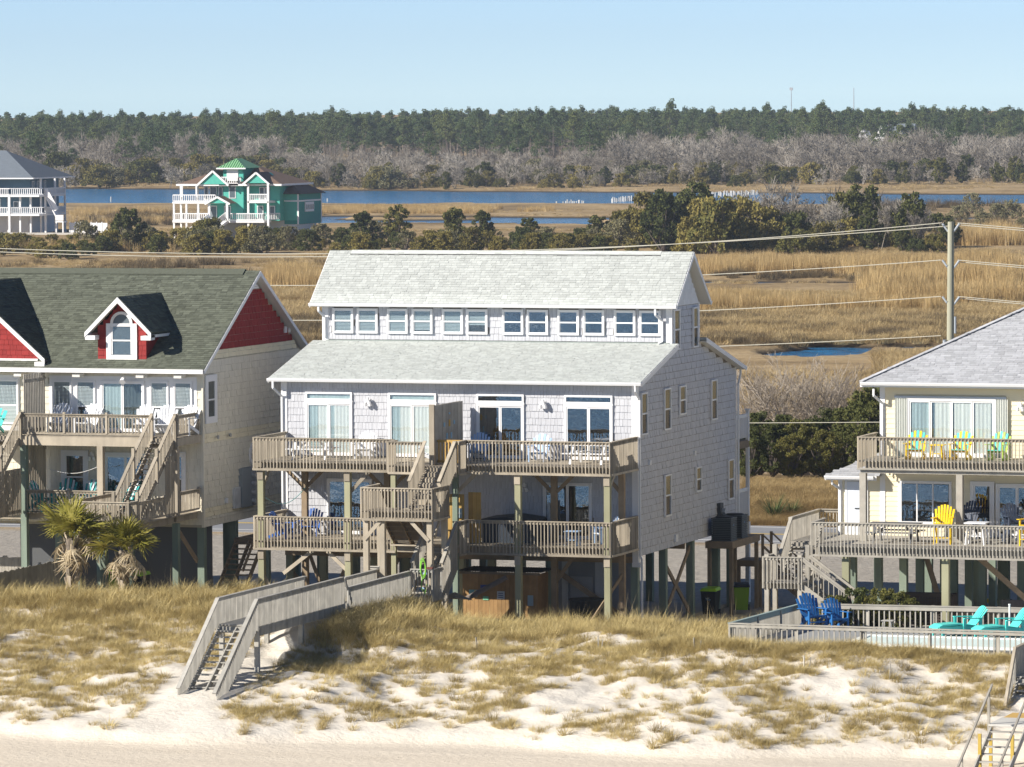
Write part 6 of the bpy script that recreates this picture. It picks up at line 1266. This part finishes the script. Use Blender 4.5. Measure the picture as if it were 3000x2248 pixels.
# ---- palms
PG=Mveg('palm_leaf',[(0,(.10,.105,.018)),(.5,(.28,.26,.045)),(1,(.52,.46,.13))],.5,.25,.6); PD=Mveg('palm_dead_leaf',[(0,(.28,.21,.12)),(.5,(.48,.39,.25)),(1,(.66,.58,.42))],.8,.2,.6)
def fan(seed,droop,L=.62,n=18,pet=.55):
    r=np.random.default_rng(seed); V=[];F=[]
    V+= [(0,-.014,0),(0,.014,0),(pet,.010,.02),(pet,-.010,.02)]; F.append((0,1,2,3))
    for i in range(n):
        a=(i/(n-1)-.5)*R(215)+r.normal(0,.04); l=L*r.uniform(.75,1.05)*(1-.18*abs(i/(n-1)-.5)*2); w=.034; k=len(V); c,s=math.cos(a),math.sin(a); 
        for j,f in enumerate((0,.4,.75,1.)):
            x=pet+c*l*f; y=s*l*f; z=.02+.05*math.cos(a*2)*f-droop*l*f*f*r.uniform(.8,1.2); ww=w*(1-.96*f**1.6)*.5+ (.004 if f<1 else .001); V+= [(x+s*ww,y-c*ww,z),(x-s*ww,y+c*ww,z+.012)]
        for j in range(3): q=k+2*j; F.append((q,q+1,q+3,q+2))
    return np.array(V),np.array(F)
FG=[meshdata('palm_frond',*fan(800+i,.25),PG) for i in range(3)]; FD=[meshdata('palm_dead_frond',*fan(810+i,.75,.5,13,.5),PD) for i in range(3)]
def palm(label,loc,H,s=1.,seed=0):
    r=np.random.default_rng(seed); t=thing('palm_tree',label,'palm tree',(0,0,0),0,'palms in front of the tan house'); b=B()
    b.cyl((0,0,-.4),(0,0,H),.17,.15,10); tr=b.build('trunk',M('palm_trunk',(.17,.14,.11),.9,noise=(12.,.35)),t)
    bo=B()
    for k in range(34):
        z=r.uniform(.05,H); a=r.uniform(0,6.283); c,s_=math.cos(a),math.sin(a); p=(c*.15,s_*.15,z); q=(c*.26-s_*.05,s_*.26+c*.05,z+r.uniform(.2,.34)); bo.beam(p,q,.10,.02,(c,s_,.2))
    bo.build('leaf_base',M('palm_boot',(.40,.34,.26),.85,isl=.35),t)
    for k in range(56):
        dead=k>=36; a=r.uniform(0,6.283); pit=r.uniform(R(10),R(85)) if not dead else r.uniform(R(-85),R(-15)); o=bpy.data.objects.new('dead_frond' if dead else 'frond',(FD if dead else FG)[k%3]); COL.objects.link(o); o.parent=t
        o.location=(.06*math.cos(a),.06*math.sin(a),H+r.uniform(-.15,.12)); o.rotation_euler=(r.normal(0,.35),-pit,a); f=r.uniform(.85,1.15); o.scale=(f,f,f)
    t.location=loc; t.scale=(s,s,s); return t
palm('left cabbage palm with green fans above a skirt of dead leaves',(-19.85,-8.3,4.35),1.75,1.42,5); palm('right cabbage palm in front of the tan house post',(-17.75,-8.2,4.3),1.65,1.28,9)
# yucca across the road, hedge by the pool stair
YU=Mveg('yucca_leaf',[(0,(.05,.08,.03)),(.6,(.12,.15,.05)),(1,(.28,.25,.13))],.6,.2,.6); V,F_=clump(90,1.15,.12,.75,.05,.10,900,3); me=meshdata('rosette',V,F_,YU)
for i,(x,y,s) in enumerate(((-9.9,54.6,1.35),(-9.2,55.4,.9))):
    t=thing('yucca_plant','spiky green yucca on the bank beyond the road, %s'%('the large one' if i==0 else 'the small one behind'),'yucca',(0,0,0),0,'yuccas beyond the road'); o=bpy.data.objects.new('rosette',me); COL.objects.link(o); o.parent=t; t.location=(x,y,float(ground_z(np.array([x]),np.array([y]))[0])); t.scale=(s,s,s)
HG=Mveg('hedge_leaf',[(0,(.045,.065,.02)),(.5,(.10,.11,.03)),(1,(.22,.19,.05))],.6,.2,.6)
for i in range(2): proto(('hedge',i),shrub(920+i,1.5,1.0,60,90,.06),('trunk','crown'),(BARK,HG))
for i,(x,y,s) in enumerate(((9.6,-6.9,.8),(10.4,-6.7,1.0),(11.3,-6.8,1.0),(12.0,-6.7,.9))): plant('hedge','hedge_bush','%s bush of the green hedge behind the pool fence'%('first','second','third','fourth')[i],'hedge',(x,y,4.0),s,s*1.05,'hedge behind the pool fence')
# ---- utility pole and wires
POLE=M('utility_pole',(.33,.325,.245),.85,noise=(1.5,.2),stretch=(1,1,.15)); WIRE=M('wire_pale',(.55,.53,.44),.6); INS=M('insulator',(.38,.42,.46),.4)
up_=thing('utility_pole','tall greenish wooden utility pole between the grey and yellow houses','pole',(-1.2,55.,2.7)); B().cyl((-1.3,55,2.4),(-1.2,55,17.25),.205,.15,14).build('pole_shaft',POLE,up_)
for z in (17.1,15.35,13.6):
    for sx in (-1,1): B().cyl((-1.2+sx*.14,55,z-.32),(-1.2+sx*.42,55,z+.06),.045,.06,8).build('insulator',INS,up_)
B().cyl((-1.0,55.0,11.9),(-1.0,55.0,12.7),.06,.06,8).build('cutout',INS,up_); B().cyl((-1.5,54.9,11.1),(-1.5,54.9,11.6),.09,.09,8).box(-1.1,-.9,54.8,55.0,11.2,11.6).build('clamp',INS,up_)
def wire(label,a,b,sag,r=.019,n=40):
    pts=[(a[0]+(b[0]-a[0])*t_,a[1]+(b[1]-a[1])*t_,a[2]+(b[2]-a[2])*t_-sag*4*t_*(1-t_)) for t_ in np.linspace(0,1,n)]
    o=B().tube(pts,r,5).build('power_line',WIRE); tag(o,label,'power line','power lines along the road'); return o
for z,sg,nm in ((17.2,1.78,'top'),(15.42,1.42,'second'),(13.68,1.42,'third'),(11.8,1.2,'lowest thick')): wire('%s wire running left from the utility pole'%nm,(-1.6,54.6 if nm!='top' else 54.8,z),(-75,54.6,z),sg)
wire('upper twin of the top wire running left from the utility pole',(-1.2,55.3,17.05),(-75,56.,17.15),1.55); wire('thin low wire crossing behind the grey house corner',(0,54,7.75),(-60,54,7.6),.35,.016)
for z,nm in ((17.2,'top'),(15.42,'middle'),(13.68,'bottom')):
    wire('%s seaward wire running right from the utility pole'%nm,(-.8,54.7,z),(70,54.7,z),1.5); wire('%s inland wire running right from the utility pole'%nm,(-.8,55.4,z-.12),(70,55.4,z-.3),1.5)
# ================================================================== FAR HOUSES, PILINGS, MASTS
TEAL=M('teal_siding',(.085,.43,.35),.7,noise=(2.,.05)); TEALSH=M('teal_siding_shaded',(.03,.27,.23),.7); BRNR=M('brown_roof',(.17,.115,.085),.9,noise=(2.,.1)); GRNR=M('green_metal_roof',(.22,.46,.24),.5); FWIN=M('far_window',(.10,.13,.15),.25,spec=.5); BLUEH=M('blue_siding',(.10,.19,.26),.7); GREYR=M('slate_roof',(.145,.17,.20),.9,noise=(2.,.08)); FWALL=M('white_wall',(.62,.63,.64),.7)  # darker teal copy paints shade onto the right-hand walls
def hip(b,x0,x1,y0,y1,z,p,oh=.0):
    h=min(x1-x0,y1-y0)/2; zz=z+p*h
    if x1-x0>y1-y0: r=[(x0+h,(y0+y1)/2,zz),(x1-h,(y0+y1)/2,zz)]; fs=[(0,1,5,4),(1,2,5),(2,3,4,5),(3,0,4),(3,2,1,0)]
    else: r=[((x0+x1)/2,y0+h,zz),((x0+x1)/2,y1-h,zz)]; fs=[(0,1,4),(1,2,5,4),(2,3,5),(3,0,4,5),(3,2,1,0)]
    return b.add([(x0,y0,z),(x1,y0,z),(x1,y1,z),(x0,y1,z)]+r,fs)
def gab(b,x0,x1,y0,y1,z,zp):
    cx=(x0+x1)/2; return b.add([(x0,y0,z),(x1,y0,z),(cx,y0,zp),(x0,y1,z),(x1,y1,z),(cx,y1,zp)],[(0,1,2),(5,4,3),(0,2,5,3),(2,1,4,5),(1,0,3,4)])
def wrail(parent,a,b,zf,h=1.05,step=.45):
    pbeam('top_rail',WHITEV,parent,(a[0],a[1],zf+h),(b[0],b[1],zf+h),.12,.14); pbeam('bottom_rail',WHITEV,parent,(a[0],a[1],zf+.12),(b[0],b[1],zf+.12),.08,.12)
    L=math.hypot(b[0]-a[0],b[1]-a[1]); n=max(2,int(L/.32)); q=B()
    for i in range(n+1): t_=i/n; x,y=a[0]+(b[0]-a[0])*t_,a[1]+(b[1]-a[1])*t_; q.box(x-.05,x+.05,y-.05,y+.05,zf+.12,zf+h)
    q.build('balusters',WHITEV,parent)
def fwin(parent,x,y,z,w,h,ax=1):
    if ax==1: f=pbox('window',WHITE,parent,x-w/2-.12,x+w/2+.12,y-.08,y-.0,z-.12,z+h+.12); pbox('pane',FWIN,f,x-w/2,x+w/2,y-.10,y-.081,z,z+h)
    else: f=pbox('window',WHITE,parent,x,x+.08,y-w/2-.12,y+w/2+.12,z-.12,z+h+.12); pbox('pane',FWIN,f,x+.081,x+.10,y-w/2,y+w/2,z,z+h)
    return f
th=thing('far_house','teal beach house with green metal tower roof and white porches across the marsh','house',(-241.,580.,1.2)); Y=577.
B().box(-247.6,-236.,Y,Y+11,4.,9.7).build('wall',TEAL,th); B().box(-236.,-233.65,Y+2,Y+12,3.4,8.1).build('wing_wall',TEALSH,th); B().box(-236.05,-233.7,Y+1.95,Y+2.,4.,8.1).build('wing_front',TEAL,th)
B().box(-247.,-234.,Y+2.1,Y+10.8,1.2,4.).build('ground_floor',FWALL,th)
b=B(); hip(b,-252.3,-234.9,Y-2.2,Y+11.8,9.7,.42); rf=b.build('roof',BRNR,th); B().box(-252.4,-234.8,Y-2.3,Y-2.2,9.45,9.75).box(-234.9,-234.8,Y-2.2,Y+11.8,9.45,9.75).build('fascia',WHITE,rf)
b=B(); gab(b,-248.6,-243.7,Y-2.4,Y+3,9.7,11.7); b.build('gable',TEAL,th); 
def rakes(parent,x0,x1,y,z,zp):
    cx=(x0+x1)/2; 
    for sx in (x0,x1): pbeam('rake_board',WHITE,parent,(sx,y-.1,z-.1),(cx,y-.1,zp+.05),.2,.3)
    for sx in (-1,1): q=B(); e=x0 if sx<0 else x1; q.add([(e,y-.1,z),(cx,y-.1,zp+.15),(cx,y+5,zp+.15),(e,y+5,z)],[(0,1,2,3) if sx>0 else (3,2,1,0)]); q.build('gable_roof',BRNR,parent)
rakes(th,-248.8,-243.5,Y-2.45,9.6,11.7); b=B(); gab(b,-240.6,-236.6,Y-3.2,Y+3,9.9,11.45); b.build('gable',TEAL,th); rakes(th,-240.8,-236.4,Y-3.25,9.8,11.45)
# tower
B().box(-244.9,-241.6,Y-1.2,Y+4.2,4.,12.2).build('tower',TEAL,th); B().box(-241.62,-241.5,Y-1.25,Y+4.2,4.,12.2).build('tower_shade_face',TEALSH,th)  # thin right face carries the tower's painted shade
b=B(); hip(b,-245.7,-240.9,Y-2.,Y+5.,12.2,.62); tr_=b.build('tower_roof',GRNR,th); B().box(-245.75,-240.85,Y-2.05,Y-2.,12.05,12.25).build('fascia',WHITE,tr_)
for i in range(12): x=-245.5+i*.4; h=min(x+245.7,-240.9-x,2.4); pbeam('roof_seam',GRNR,tr_,(x,Y-2.,12.26),(x,Y-2.+h,12.26+.62*h),.06,.10)
pbox('tower_shutter',WHITE,th,-244.3,-242.4,Y-1.3,Y-1.2,10.2,12.0); bl=B().box(-245.2,-242.,Y-2.3,Y-1.2,9.5,9.75).build('balcony',WHITE,th); wrail(bl,(-245.2,Y-2.3),(-242.,Y-2.3),9.75); wrail(bl,(-242.,Y-2.3),(-242.,Y-1.2),9.75)
fwin(th,-243.4,Y-1.2,7.6,.9,1.9); B().cyl((-243.4,Y-1.28,9.4),(-243.4,Y-1.2,9.4),.6,.6,14).build('arch_trim',WHITE,th)
# porches
p1=B().box(-252.7,-237.4,Y-3.2,Y,3.75,4.1).build('porch',WHITE,th); p2=B().box(-252.7,-245.4,Y-3.2,Y,6.7,7.0).build('porch',WHITE,th); p3=B().box(-240.2,-236.7,Y-3.0,Y,6.8,7.1).build('porch',WHITE,th)
wrail(p1,(-252.6,Y-3.1),(-246.2,Y-3.1),4.1); wrail(p1,(-243.,Y-3.1),(-237.5,Y-3.1),4.1); wrail(p2,(-252.6,Y-3.1),(-245.5,Y-3.1),7.0); wrail(p3,(-240.1,Y-2.9),(-236.8,Y-2.9),7.1); wrail(p1,(-237.5,Y-3.1),(-236.,Y),4.1)
for x in (-252.5,-250.4,-248.4,-246.6): pbox('porch_post',WHITE,th,x-.14,x+.14,Y-3.1,Y-2.85,1.2,3.75); pbox('porch_post',WHITE,th,x-.14,x+.14,Y-3.1,Y-2.85,4.1,6.7)
for x in (-252.4,-249.6): pbox('porch_post',WHITE,th,x-.14,x+.14,Y-.4,Y-.15,1.2,9.5)
for x in (-251.3,-248.9): pbox('porch_post',WHITE,th,x-.12,x+.12,Y-2.6,Y-2.4,7.,9.5)
for x in (-240.1,-236.8): pbox('porch_post',WHITE,th,x-.16,x+.16,Y-3.0,Y-2.75,1.2,9.9)
pg=B(); gab(pg,-246.6,-242.8,Y-4.2,Y-.5,6.8,7.7); pg.build('porch_gable',TEAL,th); rakes(th,-246.8,-242.6,Y-4.25,6.75,7.7)
for x in (-246.2,-243.2): pbox('porch_post',WHITE,th,x-.18,x+.18,Y-4.1,Y-3.8,4.1,6.8)
s=B(); s.add([(-246.,Y-3.3,4.1),(-243.4,Y-3.3,4.1),(-245.4,Y-8.5,1.3),(-248.,Y-8.5,1.3),(-246.,Y-3.3,3.7),(-243.4,Y-3.3,3.7),(-245.4,Y-8.5,.9),(-248.,Y-8.5,.9)],[(0,1,2,3),(7,6,5,4),(0,4,5,1),(1,5,6,2),(2,6,7,3),(3,7,4,0)]); s=s.build('front_stair',WHITE,th)
for (a,c) in (((-246.,Y-3.3,5.1),(-248.,Y-8.5,2.3)),((-243.4,Y-3.3,5.1),(-245.4,Y-8.5,2.3))): pbeam('stair_rail',WHITE,s,a,c,.12,.9,(0,0,1))
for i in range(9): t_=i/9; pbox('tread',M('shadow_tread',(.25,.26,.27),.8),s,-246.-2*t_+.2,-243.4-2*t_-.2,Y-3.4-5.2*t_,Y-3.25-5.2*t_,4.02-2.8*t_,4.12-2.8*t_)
for x,z,w,h in ((-247.,7.3,1.,1.9),(-245.8,7.3,.5,1.9),(-248.2,7.3,.5,1.9)): fwin(th,x,Y-.1,z,w,h)
for x in (-238.9,-238.0): fwin(th,x,Y-.1,7.3,.6,1.8)
for x,w in ((-247.,.9),(-244.2,.9),(-239.2,.8),(-237.2,.7)): fwin(th,x,Y-.1 if x!=-244.2 else Y-1.3,4.3,w,1.9)
pbox('trim_band',WHITE,th,-236.1,-233.6,Y+1.9,Y+1.94,6.9,7.15); pbox('trim_band',WHITE,th,-233.66,-233.56,Y+2,Y+12,6.9,7.15); pbox('corner_board',WHITE,th,-233.8,-233.55,Y+1.85,Y+1.95,3.4,8.1); pbox('corner_board',WHITE,th,-233.66,-233.54,Y+11.8,Y+12.05,3.4,8.1)
b=B(); hip(b,-237.4,-232.9,Y+1.4,Y+12.6,8.1,.6); b.build('wing_roof',BRNR,th)
f=pbox('window',WHITE,th,-233.6,-233.45,Y+4.6,Y+8.4,5.3,6.8)
for i in range(4): pbox('pane',FWIN,f,-233.44,-233.42,Y+4.9+i*.9,Y+5.45+i*.9,5.65,6.4)
# side wall is what shows: right-hand shade painted on as a dark teal face
B().box(-233.66,-233.60,Y+2,Y+12,3.4,6.9).build('side_shade_face',TEALSH,th)
# blue house at the left edge
bh=thing('far_house','slate blue house with white wrap porches at the far left edge','house',(-290.,606.,1.2)); Yb=603.
B().box(-305.,-284.2,Yb,Yb+12,4.4,10.2).build('wall',BLUEH,bh); B().box(-305.,-284.4,Yb+.2,Yb+12,1.2,4.4).build('ground_floor',FWALL,bh)
b=B(); hip(b,-308.,-282.2,Yb-3.,Yb+14.,10.25,.52); r_=b.build('roof',GREYR,bh); B().box(-308,-282.2,Yb-3.05,Yb-3.,10.1,10.3).box(-282.2,-282.1,Yb-3.,Yb+14,10.1,10.3).build('fascia',WHITE,r_)
b=B(); hip(b,-300.,-291.4,Yb-4.2,Yb+4,10.25,.5); b.build('porch_roof',GREYR,bh)
for zf,z0 in ((7.5,7.2),(4.4,4.1)):
    p=B().box(-306.,-281.2,Yb-3.,Yb,z0,zf).box(-284.2,-281.2,Yb,Yb+8,z0,zf).build('porch',WHITE,bh); wrail(p,(-306,Yb-2.95),(-286.4,Yb-2.95),zf); wrail(p,(-286.4,Yb-2.95),(-281.3,Yb-1.),zf); wrail(p,(-281.3,Yb-1.),(-281.3,Yb+8),zf)
for x in (-296.,-292.2,-288.9,-286.5): pbox('porch_post',WHITE,bh,x-.16,x+.16,Yb-3.05,Yb-2.75,1.2,10.1 if x<-292 else 7.5)
for x,y in ((-285.,Yb-2.),(-283.4,Yb-1.4),(-281.4,Yb),(-281.4,Yb+4),(-281.4,Yb+8),(-287.9,Yb-.2),(-282.4,Yb+.5)): pbox('porch_post',WHITE,bh,x-.14,x+.14,y-.14,y+.14,1.2,7.5 if y<Yb+.4 else 10.1)
for x,z,w,h in ((-294.,8.0,1.1,1.6),(-290.6,8.3,.9,1.1),(-293.4,4.9,1.,1.8),(-290.2,4.9,1.5,1.8),(-286.6,5.4,.7,.9),(-296.5,8,1.1,1.6)): fwin(bh,x,Yb-.01,z,w,h)
for y in (Yb+1.5,Yb+3.4,Yb+6.2): fwin(bh,-284.2,y,7.7,.7,1.9,0)
s=B(); s.add([(-281.2,Yb-.5,7.5),(-281.2,Yb+.9,7.5),(-279.4,Yb+.9,4.2),(-279.4,Yb-.5,4.2),(-281.2,Yb-.5,7.1),(-281.2,Yb+.9,7.1),(-279.4,Yb+.9,3.8),(-279.4,Yb-.5,3.8)],[(0,1,2,3),(7,6,5,4),(0,4,5,1),(1,5,6,2),(2,6,7,3),(3,7,4,0)]); s=s.build('outside_stair',WHITE,bh); pbeam('stair_rail',WHITE,s,(-281.2,Yb-.5,8.4),(-279.2,Yb-.5,5.0),.1,.8); B().box(-279.4,-278.,Yb-.6,Yb+1,3.0,3.2).box(-279.4,-278.,Yb-.62,Yb-.5,3.3,4.2).build('landing',WHITE,bh)
for x in (-279.3,-278.1): pbox('porch_post',WHITE,bh,x-.1,x+.1,Yb-.6,Yb-.4,1.2,3.)
bh.location.x-=5.5
wf=thing('white_fence','white panel fence beside the far blue house','fence',(-279.,602.,1.2))
for i in range(7): pbox('fence_panel',WHITEV,wf,-283.+i*.95,-282.1+i*.95,Yb+.9,Yb+1.,1.2,2.9); pbox('fence_post',WHITEV,wf,-283.1+i*.95,-282.95+i*.95,Yb+.85,Yb+1.05,1.2,3.05)
o=B().box(-300,-270,Yb-7.5,Yb-3.6,1.1,1.42).build('driveway',M('concrete_pale',(.50,.48,.44),.9)); tag(o,None,None,kind='structure')
# white house in the far wood, masts
def far_house_wood():
    p=fr(2600,1690); x,y=p[0],p[1]; z=3.
    t=thing('far_house','white gabled house with slate roof half hidden in the far wood','house',(x,y,z))
    B().box(x-9,x+8,y,y+8,z,z+5.6).build('wall',FWALL,t); b=B(); b.add([(x-2,y-.5,z+5.4),(x+8.6,y-.5,z+5.4),(x+8.6,y+4,z+10.2),(x-2,y+4,z+10.2),(x-2,y+8.5,z+5.4),(x+8.6,y+8.5,z+5.4)],[(0,1,2,3),(3,2,5,4),(1,5,2),(0,3,4)]); b.build('roof',GREYR,t)
    for cx,w,h in ((x-7.2,1.9,8.8),(x-1.2,2.1,9.8)): q=B(); gab(q,cx-w,cx+w,y-2.5,y+4,z+5.2,z+h); q.build('gable',FWALL,t); q=B(); q.box(cx-w*.8,cx+w*.8,y-2.4,y,z,z+5.2); q.build('bay',FWALL,t)
    for i in range(4): fwin(t,x+4.+i*1.1,y,z+3.,.6,1.2)
far_house_wood()
for i,(px_,zt) in enumerate(((2322,30.),(2505,29.))):
    p=fr(px_,2350); t=thing('radio_mast','%s slender mast above the far wood'%('left' if i==0 else 'right'),'mast',(p[0],p[1],2.)); B().cyl((p[0],p[1],2),(p[0],p[1],CAM[2]+ (13.2*2350/15500) if i==0 else CAM[2]+11*2350/15500),.30,.14,6).build('mast_shaft',M('mast_grey',(.35,.37,.40),.6),t)
    if i==0: zt=CAM[2]+13*2350/15500; B().box(p[0]-.7,p[0]+.7,p[1]-.2,p[1]+.2,zt-1.2,zt).build('antenna',M('mast_grey',(.35,.37,.40),.6),t)
# old dock pilings in the sound
PW=M('piling_white',(.62,.60,.56),.8,rand=.15); pm=tubes([((0,0,-1.5),(0,0,1.),.16,.14)],6); pm=meshdata('dock_piling',pm[0],pm[1],PW)
def dpiles(x0,x1,y0,y1,n,label):
    for i in range(n):
        f=i/max(1,n-1); q=ungnd(np.array([x0+(x1-x0)*f+random.uniform(-1.5,1.5)]),np.array([y0+(y1-y0)*f+random.uniform(-1,1)]),0.)[0]; o=bpy.data.objects.new('dock_piling',pm); COL.objects.link(o); o.location=(q[0],q[1],0.); o.scale=(1,1,random.uniform(.7,1.25)); o.rotation_euler=(random.uniform(-.05,.05),random.uniform(-.05,.05),0); tag(o,label%ordn(i) if '%s' in label else label,'piling','old dock pilings in the sound')
dpiles(1652,1710,602,600,12,'white dock piling, %s from left in the short row'); dpiles(1792,1970,594,577,40,'white dock piling, %s from left in the long row left of the evergreens'); dpiles(2055,2220,579,571,34,'white dock piling, %s from left in the row behind the bare trees')
for x,y,l in ((1630,604,'lone white piling left of the short row of pilings'),(325,592,'lone white stake in the sound beside the far blue house'),(960,592,'lone white stake in the sound right of the teal house')): dpiles(x,x,y,y,1,l)
# ================================================================== HAZE
HZ=bpy.data.materials.new('haze_air'); HZ.use_nodes=True; t=HZ.node_tree; t.nodes.remove(t.nodes['Principled BSDF']); pv=t.nodes.new('ShaderNodeVolumePrincipled')
pv.inputs['Color'].default_value=(.78,.88,1,1); pv.inputs['Density'].default_value=.00010; pv.inputs['Anisotropy'].default_value=.2
t.links.new(pv.outputs[0],t.nodes['Material Output'].inputs['Volume'])
hz=B().box(-3000,2200,-1520,2900,-2.5,62).build('haze',HZ); hz['kind']='stuff'
